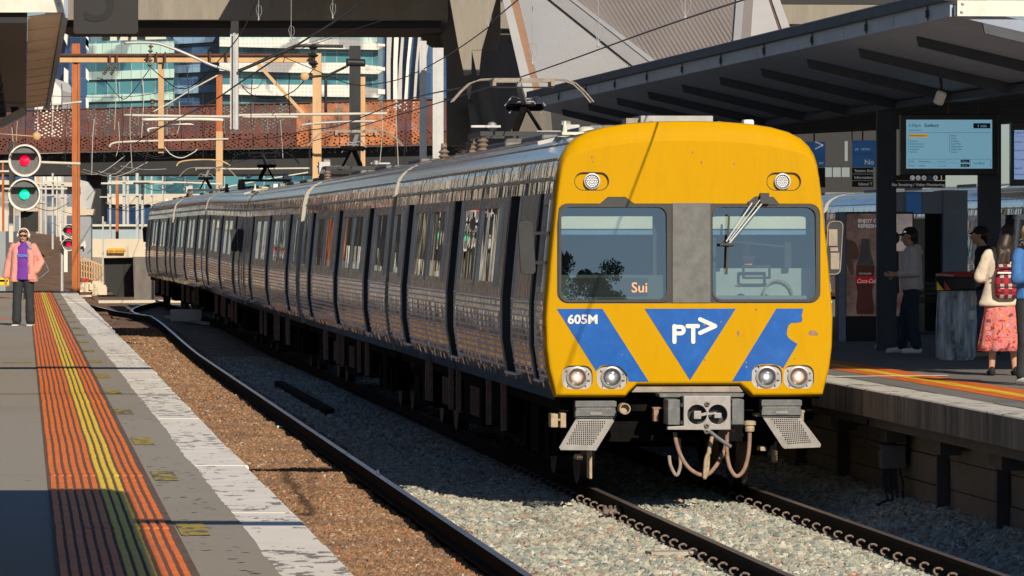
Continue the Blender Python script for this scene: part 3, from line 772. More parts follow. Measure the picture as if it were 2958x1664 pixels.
def cab_underparts(root):
    def P3(zx, zy, y): x, z = LF(zx, zy); return (x, y, z)
    p = MB()
    p.plate([LF(*q) for q in ((700, 645), (1420, 645), (1450, 683), (665, 683))], [], lambda u, v, k: (u, .06 + k, v), .04); p.build('apron_plate', M['dust_grey'], root)
    p = MB(); p.plate([LF(*q) for q in ((832, 688), (1428, 688), (1420, 712), (840, 712))], [], lambda u, v, k: (u, -.25 + k, v), .4); p.build('coupler_bar', M['dark_plate'], root)
    circ = [circle(*LF(1065, 825), .099, 24), circle(*LF(1208, 825), .099, 24)]
    cp = MB()
    cp.plate([LF(*q) for q in ((972, 697), (1298, 697), (1298, 930), (1160, 930), (1132, 958), (1105, 930), (860, 928), (860, 908), (972, 903))], circ, lambda u, v, k: (u, -.62 + k, v), .10)
    co = cp.build('coupler', M['coupler'], root, bevel=.004)
    b = MB(); x0, z0 = LF(972, 930); x1, z1 = LF(1298, 697); b.box(x0 + .01, x1 - .01, -.5, .6, z0 + .02, z1 - .01); b.build('coupler_body', M['black_steel'], co)
    b = MB()
    b.box(*sorted((LF(1040, 0)[0], LF(1090, 0)[0])), -.66, -.52, LF(0, 855)[1], LF(0, 800)[1])
    b.bar(P3(1085, 830, -.60), P3(1150, 815, -.60), .03, .03); b.bar(P3(1130, 825, -.6), P3(1200, 815, -.6), .035, .02)
    b.box(LF(1185, 0)[0], LF(1235, 0)[0], -.62, -.53, LF(0, 850)[1], LF(0, 815)[1])
    b.build('coupler_hook', M['coupler'], co, bevel=.004)
    b = MB()
    for q in ((1135, 750), (1132, 900), (1130, 940)):
        b.lathe([(.027, .0), (.027, -.02), (.012, -.022), (.012, 0)], P3(*q, -.62), (0, 1, 0), 14)
    b.build('coupler_socket', M['rail_dull'], co)
    for a, c in ((865, 950), (1310, 1395)):
        b = MB(); x0 = LF(a, 0)[0]; x1 = LF(c, 0)[0]; b.box(x0, x1, -.58, -.2, LF(0, 897)[1], LF(0, 722)[1])
        o = b.build('electric_box', M['dark_plate'], co, bevel=.008)
        h = MB()
        for zz in (760, 880):
            xh = LF(962 if a < 1000 else 1302, 0)[0]; h.box(xh - .016, xh + .016, -.60, -.5, LF(0, zz + 12)[1], LF(0, zz - 12)[1])
        h.build('hinge', M['black_steel'], o)
    def hose(pts, r, m, y=-.45):
        q = [Vector(P3(x, z, y + dy)) for x, z, dy in pts]
        out = []
        for i in range(len(q) - 1):
            p0 = q[max(i - 1, 0)]; p1 = q[i]; p2 = q[i + 1]; p3 = q[min(i + 2, len(q) - 1)]
            for k in range(6):
                t = k / 6
                out.append(.5 * ((2 * p1) + (-p0 + p2) * t + (2 * p0 - 5 * p1 + 4 * p2 - p3) * t * t + (-p0 + 3 * p1 - 3 * p2 + p3) * t ** 3))
        out.append(q[-1]); b = MB(); b.tube(out, r, 10); return b.build('brake_hose', M[m], root, smooth=True)
    hose(((925, 950, 0), (935, 1020, 0), (965, 1110, 0), (1015, 1190, 0), (1085, 1240, 0), (1150, 1245, 0), (1205, 1200, .05), (1250, 1140, .1), (1285, 1080, .15), (1305, 1000, .2)), .021, 'hose')
    hose(((1285, 950, -.05), (1282, 1020, -.05), (1285, 1110, -.05), (1305, 1200, -.05), (1350, 1255, -.05), (1400, 1215, -.05), (1430, 1120, -.05), (1440, 1020, -.05), (1442, 940, -.05)), .021, 'hose')
    hose(((1165, 1080, 0), (1140, 1130, 0), (1132, 1200, 0), (1128, 1265, 0), (1150, 1200, .03), (1155, 1110, .03), (1170, 1040, .03), (1182, 980, .03)), .021, 'hose_tan', -.5)
    hose(((985, 1000, .1), (990, 1100, .1), (992, 1200, .1), (965, 1260, .1), (925, 1190, .1), (915, 1120, .1)), .018, 'dust_grey', -.2)
    hose(((1150, 940, 0), (1205, 985, -.03), (1297, 1048, -.05)), .020, 'dark_plate', -.62)
    b = MB(); b.lathe([(.045, 0), (.05, .03), (.045, .06), (.062, .065), (.062, .10), (.03, .11)], P3(1442, 945, -.5), (0, 0, 1), 16); b.build('hose_valve', M['hose_tan'], root)
    b = MB(); b.lathe([(.046, .1), (.046, -.1), (.056, -.1), (.056, .1)], P3(597, 793, -.12), (0, 1, 0), 22, cap=False); b.lathe([(.044, .0), (.044, .02)], P3(597, 793, -.15), (0, 1, 0), 22); b.build('air_horn', M['hose_tan'], root)
    for sg in (-1, 1):
        T = (lambda q: LF(*q)) if sg < 0 else (lambda q: (-LF(2110 - 0 - 0, 0)[0] * 0 + LF(q[0], q[1])[0], LF(q[0], q[1])[1]))
        bx = ((270, 742), (545, 742), (545, 862), (272, 862)) if sg < 0 else ((1577, 738), (1848, 738), (1848, 858), (1580, 858))
        pl = ((268, 868), (545, 868), (395, 1082), (330, 1080), (150, 1078), (140, 1060)) if sg < 0 else ((1582, 862), (1850, 866), (1975, 1045), (1968, 1066), (1715, 1074), (1700, 1060))
        x0 = LF(bx[0][0], 0)[0]; x1 = LF(bx[1][0], 0)[0]; zt = LF(0, bx[0][1])[1]; zb = LF(0, bx[2][1])[1]
        b = MB(); b.box(x0, x1, -.02, .22, zb, zt); b.box(x0 - .01, x1 + .01, -.035, -.02, zb + .115, zt - .005); b.box(x0 - .01, x1 + .01, -.045, -.02, zb + .02, zb + .075)
        so = b.build('cab_step', M['dark_plate'], root, bevel=.003)
        g = MB()
        for i in range(22): xx = x0 + .05 + (x1 - x0 - .1) * i / 21; g.box(xx - .0035, xx + .0035, -.028, -.018, zb + .085, zb + .11)
        g.build('step_tread', M['step_grey'], so)
        g = MB(); xm = (x0 + x1) / 2; g.box(xm - .06, xm + .06, -.055, -.045, zb + .035, zb + .06); g.build('step_plate_mark', M['step_grey'], so)
        pts = [LF(*q) for q in pl]
        holes = []; quad = [Vector(LF(*q)) for q in (((285, 885), (475, 885), (375, 1040), (200, 1035)) if sg < 0 else ((1645, 875), (1830, 875), (1905, 1030), (1745, 1040)))]
        for r_ in range(13):
            for c_ in range(13):
                u = (c_ + (.5 if r_ % 2 else 0)) / 12.5; v = r_ / 12
                if u > 1: continue
                p_ = (quad[0] * (1 - u) + quad[1] * u) * (1 - v) + (quad[3] * (1 - u) + quad[2] * u) * v
                holes.append(circle(p_.x, p_.y, .0075, 6))
        zt_ = max(p_[1] for p_ in pts)
        b = MB(); b.plate(pts, holes, lambda u, v, k: (u, -.02 - (zt_ - v) * .55 + k, v - 0), .012)
        b.build('guard_plate', M['step_grey'], so)
        # brackets, lit ends of the gear behind
        b = MB()
        for q in (((105, 835), (155, 930)), ((172, 830), (212, 933)), ((155, 870), (175, 885)), ((285, 1125), (330, 1155)), ((375, 1080), (395, 1290))) if sg < 0 else (((1545, 835), (1577, 858)), ((1852, 815), (1895, 835)), ((1860, 835), (1888, 890)), ((1580, 1070), (1625, 1100)), ((1683, 1100), (1702, 1180))):
            xa, za = LF(*q[0]); xb, zb_ = LF(*q[1]); b.box(min(xa, xb), max(xa, xb), .15, .4, min(za, zb_), max(za, zb_))
        b.build('side_bracket', M['hose_tan'], root, bevel=.008)
    for q in (((790, 783), (860, 795)), ((795, 796), (830, 880)), ((1300, 925), (1365, 958))):
        b = MB(); xa, za = LF(*q[0]); xb, zb_ = LF(*q[1]); b.box(min(xa, xb), max(xa, xb), -.25, -.1, min(za, zb_), max(za, zb_)); b.build('coupler_bracket', M['hose'], root, bevel=.004)
    b = MB(); b.box(-1.25, 1.25, .5, .62, .52, .95); b.build('rail_guard', M['under'], root)

JY = [52.9 + 23.4 * i for i in range(7)]
JP = [Vector((XC(y), y, rise(y))) for y in JY]
def place(o, i, flip=False):
    a, b = JP[i], JP[i + 1]
    if flip: a, b = b, a
    d = b - a
    o.location = a; o.rotation_mode = 'XYZ'
    o.rotation_euler = (math.asin(d.z / d.length), 0, math.atan2(-d.x, d.y))
DOORS = [(3.6, 4.85), (11.15, 12.4), (19.0, 20.25)]
WINS = [(5.75, 8.15), (8.4, 10.75), (13.3, 15.75), (16.0, 18.45), (20.95, 22.5)]
grp = 'coupled cars of the silver and yellow train'
ma = thing('train_car', 'leading train car with the yellow and blue cab front numbered 605M and stainless steel sides', 'train car', group=grp)
cab_front(ma, True)
car_body(ma, True, [(.98, 1.55)] + DOORS, [(.25, .78)] + WINS, .2)
underframe(ma); roof_kit(ma, True, True)
tc = thing('train_car', 'stainless steel train car coupled second, directly behind the leading car with the yellow front', 'train car', group=grp)
car_body(tc, False, DOORS, [(.4, 2.9)] + WINS, 0.0); underframe(tc); roof_kit(tc, False, False)
cars = [ma, tc]
c3 = thing('train_car', 'stainless steel train car third from the front with a raised pantograph on its near end', 'train car', group=grp)
c3b = c3
for ch in list(ma.children):
    if ch.name.split('.')[0] in ('insect_mark', 'cab_handrail', 'cab_pillar_trim', 'unit_number', 'operator_logo', 'scrape_mark', 'destination_box', 'brake_handle', 'cab_monitor'): continue
    copy_tree(ch, c3)
c4 = copy_tree(c3); tag(c4, 'fourth train car, the sliver of its yellow cab showing between the stainless cars', 'train car', grp)
c5 = copy_tree(tc); tag(c5, 'fifth train car from the front, narrow and far down the platform under the rusty bridge', 'train car', grp)
c6 = copy_tree(c3); tag(c6, 'last and farthest car of the silver train beside the concrete wall', 'train car', grp)
place(ma, 0); place(tc, 1); place(c3, 2, True); place(c4, 3); place(c5, 4); place(c6, 5, True)
cab_underparts(ma)
# ================================================================ GROUND, TRACKS, PLATFORMS
def ballast_mat(name, base, alt, spot, scale):
    m = bpy.data.materials.new(name); m.use_nodes = True; n, l = nodes_of(m); p = n['Principled BSDF']
    tc = n.new('ShaderNodeTexCoord')
    v = n.new('ShaderNodeTexVoronoi'); v.inputs['Scale'].default_value = scale; l.new(tc.outputs['Object'], v.inputs['Vector'])
    rp = n.new('ShaderNodeValToRGB'); cr = rp.color_ramp; cr.interpolation = 'CONSTANT'
    cr.elements[0].color = (*base, 1); cr.elements[1].position = .45; cr.elements[1].color = (*alt, 1)
    e = cr.elements.new(.75); e.color = (*[c * .55 for c in base], 1); e = cr.elements.new(.93); e.color = (*spot, 1)
    sp = n.new('ShaderNodeSeparateColor'); l.new(v.outputs['Color'], sp.inputs[0]); l.new(sp.outputs[0], rp.inputs[0])
    nz = n.new('ShaderNodeTexNoise'); nz.inputs['Scale'].default_value = .8; l.new(tc.outputs['Object'], nz.inputs['Vector'])
    mr = n.new('ShaderNodeMapRange'); mr.inputs['From Min'].default_value = .35; mr.inputs['From Max'].default_value = .65; mr.inputs['To Min'].default_value = .7; mr.inputs['To Max'].default_value = 1.15
    l.new(nz.outputs[0], mr.inputs[0])
    mx = n.new('ShaderNodeVectorMath'); mx.operation = 'SCALE'; l.new(rp.outputs[0], mx.inputs[0]); l.new(mr.outputs[0], mx.inputs['Scale'])
    l.new(mx.outputs[0], p.inputs['Base Color']); p.inputs['Roughness'].default_value = .9
    b = n.new('ShaderNodeBump'); b.inputs['Distance'].default_value = .03; l.new(v.outputs['Distance'], b.inputs['Height']); b.invert = True
    l.new(b.outputs[0], p.inputs['Normal']); M[name] = m
def stone_mat(name, cols, rust):
    m = bpy.data.materials.new(name); m.use_nodes = True; n, l = nodes_of(m); p = n['Principled BSDF']
    oi = n.new('ShaderNodeObjectInfo'); rp = n.new('ShaderNodeValToRGB'); cr = rp.color_ramp; cr.interpolation = 'CONSTANT'
    cr.elements[0].color = (*cols[0], 1); cr.elements[1].position = cols[1][0]; cr.elements[1].color = (*cols[1][1], 1)
    for pos, c in cols[2:]: e = cr.elements.new(pos); e.color = (*c, 1)
    l.new(oi.outputs['Random'], rp.inputs[0])
    out = rp.outputs[0]
    ge = n.new('ShaderNodeNewGeometry')
    nz = n.new('ShaderNodeTexNoise'); nz.inputs['Scale'].default_value = .9; nz.inputs['Detail'].default_value = 3; l.new(ge.outputs['Position'], nz.inputs['Vector'])
    r2 = n.new('ShaderNodeValToRGB'); r2.color_ramp.elements[0].position = .5; r2.color_ramp.elements[1].position = .62
    r2.color_ramp.elements[0].color = (0, 0, 0, 1); r2.color_ramp.elements[1].color = (.45, .45, .45, 1); l.new(nz.outputs[0], r2.inputs[0])
    mx = n.new('ShaderNodeMixRGB'); mx.inputs['Color2'].default_value = (*rust, 1); l.new(r2.outputs[0], mx.inputs[0]); l.new(out, mx.inputs[1])
    l.new(mx.outputs[0], p.inputs['Base Color']); p.inputs['Roughness'].default_value = .85; M[name] = m
ballast_mat('ballast_brown', (.24, .145, .09), (.18, .105, .068), (.40, .28, .19), 22)
ballast_mat('ballast_grey', (.24, .25, .21), (.31, .29, .22), (.40, .20, .12), 20)
stone_mat('stone_brown', [(.31, .175, .092), (.35, (.235, .135, .07)), (.68, (.14, .085, .05)), (.86, (.38, .25, .15)), (.965, (.5, .42, .34)), (.985, (.5, .13, .03))], (.13, .08, .06))
stone_mat('stone_grey', [(.36, .37, .30), (.25, (.28, .32, .28)), (.45, (.44, .43, .34)), (.62, (.54, .52, .43)), (.74, (.18, .205, .19)), (.9, (.36, .26, .19)), (.955, (.60, .57, .50)), (.985, (.45, .17, .09))], (.33, .27, .20))

gr = MB(); gr.add([(-900, -60, -.5), (900, -60, -.5), (900, 3500, -.5), (-900, 3500, -.5)], [(0, 1, 2, 3)])
struct(gr.build('ground', M['dirt']))

def sheet(fnx0, fnx1, zf, y0, y1, nx, dy):
    m = MB(); ys = []; y = y0
    while y < y1: ys.append(y); y += dy * (1 + max(0, y - 60) / 40)
    ys.append(y1); vs = []
    for y in ys:
        for i in range(nx + 1):
            t = i / nx; x = fnx0(y) + (fnx1(y) - fnx0(y)) * t
            vs.append((x, y, zf(x, y) + rise(y)))
    n = nx + 1
    m.add(vs, [(j * n + i, j * n + i + 1, (j + 1) * n + i + 1, (j + 1) * n + i) for j in range(len(ys) - 1) for i in range(nx)])
    return m
nz3 = lambda x, y, s, a: a * noise.noise(Vector((x * s, y * s * .6, 3.1)))
def z_brown(x, y): return -.235 + nz3(x, y, 1.2, .05) + nz3(x, y, 4, .02)
def z_grey(x, y):
    o = x - XC(y)
    z = -.19 + nz3(x, y, 1.3, .03) + nz3(x, y, 4.5, .02)
    if o > 1.0: z += -.12 * min(1, (o - 1.0) / .2) + min(.26, max(0, o - 1.35) * .3)
    if abs(abs(o) - .84) < .17: z -= .03
    return z
def fb0(y): return XL(y) - .02
def fb1(y): return XL(y) + 2.36
def fg0(y): return XL(y) + 2.44
def fg1(y): return XR(y) + .52 if y < 90 else max(XC(y) + 1.6, XR(y) + .3)
beds = []
for nm, a, b, z, y0, y1, nx, dy, mt in (('ballast_bed', fb0, fb1, z_brown, 30, 200, 14, .25, 'ballast_brown'), ('ballast_bed', fg0, fg1, z_grey, 30, 205, 40, .25, 'ballast_grey')):
    beds.append(struct(sheet(a, b, z, y0, y1, nx, dy).build(nm, M[mt], smooth=True)))

def rock(seed, flat_=.7):
    random.seed(seed); bm = bmesh.new(); bmesh.ops.create_icosphere(bm, subdivisions=1, radius=.5)
    for v in bm.verts:
        v.co *= 1 + random.uniform(-.28, .28); v.co.z *= flat_; v.co.x *= 1.15
    me = bpy.data.meshes.new('stone'); bm.to_mesh(me); bm.free(); return bpy.data.objects.new('stone', me)
def scatter(name, m, dens, smin, smax, mt, seed=0):
    o = m.build(name, M[mt]); o['kind'] = 'stuff'
    ng = bpy.data.node_groups.new('stones', 'GeometryNodeTree')
    ng.interface.new_socket('Geometry', in_out='INPUT', socket_type='NodeSocketGeometry'); ng.interface.new_socket('Geometry', in_out='OUTPUT', socket_type='NodeSocketGeometry')
    n = ng.nodes; l = ng.links; gi = n.new('NodeGroupInput'); go = n.new('NodeGroupOutput')
    dp = n.new('GeometryNodeDistributePointsOnFaces'); dp.inputs['Density'].default_value = dens; dp.inputs['Seed'].default_value = seed
    ip = n.new('GeometryNodeInstanceOnPoints'); l.new(gi.outputs[0], dp.inputs['Mesh']); l.new(dp.outputs['Points'], ip.inputs['Points'])
    ji = n.new('GeometryNodeJoinGeometry')
    for k in range(4):
        rk = rock(k + seed * 10); rk.data.materials.append(M[mt])
        ob = n.new('GeometryNodeObjectInfo'); ob.inputs['Object'].default_value = rk; ob.inputs['As Instance'].default_value = True
        l.new(ob.outputs['Geometry'], ji.inputs[0])
    l.new(ji.outputs[0], ip.inputs['Instance']); ip.inputs['Pick Instance'].default_value = True
    rr = n.new('FunctionNodeRandomValue'); rr.data_type = 'FLOAT_VECTOR'; rr.inputs[0].default_value = (0, 0, 0); rr.inputs[1].default_value = (6.28, 6.28, 6.28)
    l.new(rr.outputs[0], ip.inputs['Rotation'])
    rs = n.new('FunctionNodeRandomValue'); rs.data_type = 'FLOAT'; rs.inputs[2].default_value = smin; rs.inputs[3].default_value = smax; rs.inputs['Seed'].default_value = 5
    l.new(rs.outputs[1], ip.inputs['Scale'])
    l.new(ip.outputs[0], go.inputs[0])
    md = o.modifiers.new('stones', 'NODES'); md.node_group = ng
    return o
scatter('ballast_stones', sheet(fg0, fg1, z_grey, 38, 66, 40, .25), 520, .035, .115, 'stone_grey', 1)
scatter('ballast_stones', sheet(fg0, lambda y: XC(y) + 1.6, z_grey, 66, 120, 30, .5), 110, .05, .1, 'stone_grey', 2)
scatter('ballast_stones', sheet(fb0, fb1, z_brown, 42, 80, 14, .25), 620, .025, .065, 'stone_brown', 3)
scatter('ballast_stones', sheet(fb0, fb1, z_brown, 80, 150, 14, .5), 150, .04, .08, 'stone_brown', 4)
# rusty strip of stones on the train side of the left rail
scatter('ballast_stones', sheet(lambda y: XL(y) + 2.45, lambda y: XL(y) + 2.75, lambda x, y: z_grey(x, y) + .01, 42, 150, 3, .5), 260, .03, .07, 'stone_brown', 5)
random.seed(11)

def rail_mesh(fx, y0, y1, dz=0, dy=2.0, pts=None):
    """rail section swept along the track: head, web and foot"""
    sec = [(-.035, 0), (.035, 0), (.036, -.035), (.010, -.048), (.010, -.135), (.068, -.15), (.070, -.165), (-.070, -.165), (-.068, -.15), (-.010, -.135), (-.010, -.048), (-.036, -.035)]
    if pts is None:
        pts = []; y = y0
        while y < y1: pts.append((fx(y), y)); y += dy
        pts.append((fx(y1), y1))
    vs = []
    for i, (x, y) in enumerate(pts):
        a = Vector(pts[max(i - 1, 0)]); b = Vector(pts[min(i + 1, len(pts) - 1)]); t = (b - a).normalized(); nx_, ny_ = t.y, -t.x
        for u, v in sec: vs.append((x + nx_ * u, y + ny_ * u, v + rise(y) + dz))
    n = len(sec); m = MB()
    m.add(vs, [(j * n + k, j * n + (k + 1) % n, (j + 1) * n + (k + 1) % n, (j + 1) * n + k) for j in range(len(pts) - 1) for k in range(n)])
    m.add(vs[:n], [tuple(range(n))])
    return m
def rail(parent, fx, y0, y1, top, **k):
    m = rail_mesh(fx, y0, y1, **k); o = m.build('rail', M['rail_side'], parent)
    o.data.materials.append(M[top])
    for p in o.data.polygons:
        if abs(p.normal.z) > .9 and p.center.z > -.01 + rise(p.center.y): p.material_index = 1
    return o
def rail2(parent, fx, y0, y1, top, **k):
    o = rail(parent, fx, y0, y1, top, **k); return o
t1 = thing('railway_track', 'shiny-topped railway track beside the left platform, its bright right rail curving into the distance', 'railway track')
rail(t1, lambda y: XL(y) + .80, 30, 200, 'rail_top'); rail(t1, lambda y: XL(y) + 2.40, 30, 159, 'rail_top')
rail(t1, None, 0, 0, 'rail_top', pts=[(XL(159) + 2.4 + .0, 159), (-13.0, 170), (-14.2, 179), (-15.6, 190), (-17.6, 205)])
rail(t1, None, 0, 0, 'rail_top', pts=[(XL(159) + 2.46, 159), (-11.95, 165), (-12.45, 170), (-12.85, 176), (-13.12, 183), (-13.25, 190), (-13.2, 200)])
t2 = thing('railway_track', 'railway track under the train, its rails running toward the camera with rows of curled clips', 'railway track')
for sg in (-1, 1): rail(t2, lambda y, sg=sg: XC(y) + sg * .836, 33, 200, 'rail_dull')
# sleepers and spring clips
slm = MB(); slm.box(-1.25, 1.25, -.125, .125, -.2, 0); sl0 = slm.build('sleeper', M['sleeper'], t2)
cl = MB(); cl.tube([(-.02 + .045 * math.cos(t), 0 + .012 * math.sin(3 * t), .045 + .035 * math.sin(t)) for t in [R(20 + 30 * i) for i in range(9)]], .0125, 6)
cl0 = cl.build('rail_clip', M['clip'], t2)
y = 38.5; k = 0
while y < 100:
    c = Vector((XC(y), y, -.165 + rise(y)))
    s_ = sl0 if k == 0 else inst(sl0, t2, c, math.atan(.0925)); s_.location = c + Vector((0, 0, -.012)); s_.rotation_euler = (0, 0, math.atan(.0925))
    if y < 62:
        for sg in (-1, 1):
            for q in (-1, 1):
                o = cl0 if (k == 0 and sg == -1 and q == -1) else inst(cl0, t2, c)
                o.scale = (.8, .8, .8); o.location = Vector((XC(y) + sg * .836 + q * .11, y, -.148)); o.rotation_euler = (random.uniform(-.15, .15), 0, (0 if q < 0 else PI) + random.uniform(-.35, .35))
    y += .66; k += 1
bx = MB(); bx.box(-.09, .09, -.14, .14, 0, .05)
for i in range(3): bx.cap((-.07 + .055 * i, -.15, .02), .022, (-.07 + .055 * i, .1, .06), .022)
jb = bx.build('insulated_joint', M['clip'], t2); jb.location = (XC(51.6) - .836 - .10, 51.6, -.13)
for (px, py, L_) in ((880, 1140, 3.6),):
    m = MB(); c = onz(875, 1140, -.1); c2 = onz(1040 - 90, 1190, -.1)
    m.bar(onz(805, 1108, -.12), onz(952, 1190, -.12), .16, .1); tag(m.build('loose_rail', M['rail_side']), 'short loose piece of dark rail lying in the shade between the two tracks', 'rail piece')
b = MB(); b.cbox(onz(537, 920, .18) + Vector((0, 0, .1)), .9, .5, .34); b.bar(onz(480, 915, .1), onz(600, 935, .1), .12, .08)
tag(b.build('point_machine', M['galv']), 'pale grey points machine on the ballast between the tracks near the far junction', 'machine')
b = MB(); b.ball(onz(1093, 1368, .0) + Vector((0, 0, .02)), .028, .028, .028); b.tube([onz(1093, 1368, .0) + Vector((0, 0, .05)), onz(1093, 1368, 0) + Vector((.01, .0, .13))], .003, 5)
tag(b.build('glass_marker', M['chrome']), 'small glittering glass ball on the left rail where the train shadow begins', 'marker')
for px, py in ((765, 1095 + 140), (1095, 1230)):
    pass
b = MB(); b.cbox(onz(805, 1233, -.2), .09, .12, .03, Matrix.Rotation(.4, 3, 'Z')); tag(b.build('litter', M['white_paint']), 'scrap of white litter on the brown ballast beside the left rail', 'litter')
b = MB(); b.cbox(onz(1940, 1600, -.15) + Vector((0, 0, .01)), .42, .25, .03, Matrix.Rotation(.2, 3, 'Z')); tag(b.build('timber_offcut', M['sleeper']), 'pale flat offcut lying on grey ballast beside the left train rail', 'offcut')

# ---------------------------------------------------------------- left platform
def strip_mesh(f0, f1, z, y0, y1, dy=.5, jit0=0, jit1=0, th=0):
    m = MB(); vs = []; y = y0; n = 0
    while True:
        j0 = random.uniform(-jit0, jit0); j1 = random.uniform(-jit1, jit1)
        vs += [(f0(y) + j0, y, z), (f1(y) + j1, y, z)]; n += 1
        if y >= y1: break
        y = min(y1, y + dy)
    m.add(vs, [(2 * i, 2 * i + 1, 2 * i + 3, 2 * i + 2) for i in range(n - 1)])
    return m
def wob(y): return .07 - .15 * min(1, max(0, (y - 24) / 75)) + .022 * noise.noise(Vector((0, y * .2, 7))) + .010 * noise.noise(Vector((0, y * 1.1, 2)))
def paint_mat(name, scale, thr, pale, under, ystretch=1):
    m = mat(name, pale, .7, var=.08, vs=2)
    n, l = nodes_of(m); p = n['Principled BSDF']; src = p.inputs['Base Color'].links[0].from_socket
    tc = n.new('ShaderNodeTexCoord'); mp = n.new('ShaderNodeMapping'); mp.inputs['Scale'].default_value = (1, ystretch, 1); l.new(tc.outputs['Object'], mp.inputs[0])
    nz = n.new('ShaderNodeTexNoise'); nz.inputs['Scale'].default_value = scale; nz.inputs['Detail'].default_value = 7; nz.inputs['Roughness'].default_value = .62; l.new(mp.outputs[0], nz.inputs[0])
    n2 = n.new('ShaderNodeTexNoise'); n2.inputs['Scale'].default_value = .6; n2.inputs['Detail'].default_value = 2; l.new(mp.outputs[0], n2.inputs[0])
    ad = n.new('ShaderNodeMath'); ad.operation = 'ADD'; l.new(nz.outputs[0], ad.inputs[0])
    ml = n.new('ShaderNodeMath'); ml.operation = 'MULTIPLY'; ml.inputs[1].default_value = .35; l.new(n2.outputs[0], ml.inputs[0]); l.new(ml.outputs[0], ad.inputs[1])
    rp = n.new('ShaderNodeValToRGB'); rp.color_ramp.elements[0].position = thr; rp.color_ramp.elements[1].position = thr + .015; l.new(ad.outputs[0], rp.inputs[0])
    mx = n.new('ShaderNodeMixRGB'); mx.inputs[2].default_value = (*under, 1); l.new(rp.outputs[0], mx.inputs[0]); l.new(src, mx.inputs[1]); l.new(mx.outputs[0], p.inputs['Base Color'])
    b = n.new('ShaderNodeBump'); b.inputs['Distance'].default_value = .006; b.invert = True; l.new(ad.outputs[0], b.inputs['Height']); l.new(b.outputs[0], p.inputs['Normal'])
    return m
paint_mat('coping_paint', 9, .772, (.84, .80, .72), (.26, .235, .205), .45)
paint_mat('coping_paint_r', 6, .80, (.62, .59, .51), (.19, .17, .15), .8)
paint_mat('square_paint', 14, .69, (.42, .32, .04), (.15, .135, .11), .35)

lp = bpy.data.objects.new('platform', None); COL.objects.link(lp); struct(lp); lp.location = (XL(60), 60, 0)
PL0, PL1 = 14, 148
m = strip_mesh(lambda y: XL(y) - 14, lambda y: XL(y) - .41 + wob(y), PZ + .004, PL0, PL1, .25, 0, .008); m.build('asphalt', M['asphalt'], lp, world=True)
m = MB(); x = lambda y: XL(y) + .0
m.add([(XL(PL0) - .10, PL0, -.5), (XL(PL1) - .10, PL1, -.5), (XL(PL1) - .10, PL1, .86), (XL(PL0) - .10, PL0, .86), (XL(PL1) - 14, PL1, -.5), (XL(PL1) - 14, PL1, PZ)], [(0, 1, 2, 3)])
m.add([(XL(PL1) - 14, PL1, -.5), (XL(PL1) - .1, PL1, -.5), (XL(PL1) - .1, PL1, PZ), (XL(PL1) - 14, PL1, PZ)], [(0, 1, 2, 3)])
m.build('platform_wall', M['concrete_dark'], lp, world=True)
y = PL0
while y < PL1 - .1:
    y2 = min(y + 3.0, PL1); j = random.uniform(-.003, .003); m = MB()
    vs = []
    for yy in (y + .006, y2 - .006):
        e = XL(yy) + random.uniform(-.012, .012)
        vs += [(e - .55, yy, PZ + j), (e - .012, yy, PZ + j), (e, yy, PZ - .012 + j), (e, yy, .86), (e - .55, yy, .86)]
    m.add(vs, [(0, 1, 6, 5), (1, 2, 7, 6), (2, 3, 8, 7), (3, 4, 9, 8), (0, 1, 2, 3, 4), (5, 6, 7, 8, 9)])
    m.build('coping_slab', M['coping_paint'], lp, world=True); y = y2
m = strip_mesh(lambda y: XL(y) - 1.36, lambda y: XL(y) - .71, PZ + .008, PL0, PL1, 1.2); m.build('tactile_base', mat('tact_base', (.17, .075, .04), .85, var=.25, vs=6, col2=(.14, .12, .10)), lp, world=True)
PITCH = .0505
cols = ['tact_orange'] * 6 + ['tact_yellow'] * 3 + ['tact_orange'] * 3
breaks = [27.0, 33.0, 48.0, 56.4, 69]
jl = {}
for i, c in enumerate(cols):
    off = -1.325 + i * PITCH; m = MB(); y = PL0; vs = []; fs = []
    while y < 147:
        y2 = y + .6
        kk = round(y, 1)
        if kk not in jl: jl[kk] = random.uniform(-.0015, .0015) + .006 * noise.noise(Vector((y * .3, 0, 0)))
        j = jl[kk] + random.uniform(-.0006, .0006)
        a, b_ = XL(y) + off + j, XL(y2) + off + j; h = PZ + .008; w0, w1 = .0175, .0140
        gap = .012 if y < 70 else 0
        if any(abs(y - q) < .31 for q in breaks) and random.random() < .6: gap = .07
        n0 = len(vs)
        vs += [(a - w0, y + gap, h), (a - w1, y + gap, h + .006), (a + w1, y + gap, h + .006), (a + w0, y + gap, h), (b_ - w0, y2, h), (b_ - w1, y2, h + .006), (b_ + w1, y2, h + .006), (b_ + w0, y2, h)]
        fs += [tuple(n0 + q for q in f) for f in ((0, 1, 5, 4), (1, 2, 6, 5), (2, 3, 7, 6), (0, 3, 2, 1))]
        y = y2
    m.add(vs, fs); m.build('tactile_bar', M[c], lp, world=True)
for yy in (20.8, 27.3, 33.3, 39.0, 45.6, 51.3, 57.2, 64, 70, 76, 81.5, 87.5, 94, 101, 109, 118, 128):
    m = MB(); o_ = -.56 + random.uniform(-.015, .015); a = XL(yy) + o_; b_ = XL(yy + 1.35) + o_
    m.add([(a - .075, yy - .6, PZ + .008), (a + .075, yy - .6, PZ + .008), (b_ + .075, yy + .7, PZ + .008), (b_ - .075, yy + .7, PZ + .008)], [(0, 1, 2, 3)])
    m.build('painted_square', M['square_paint'], lp, world=True)
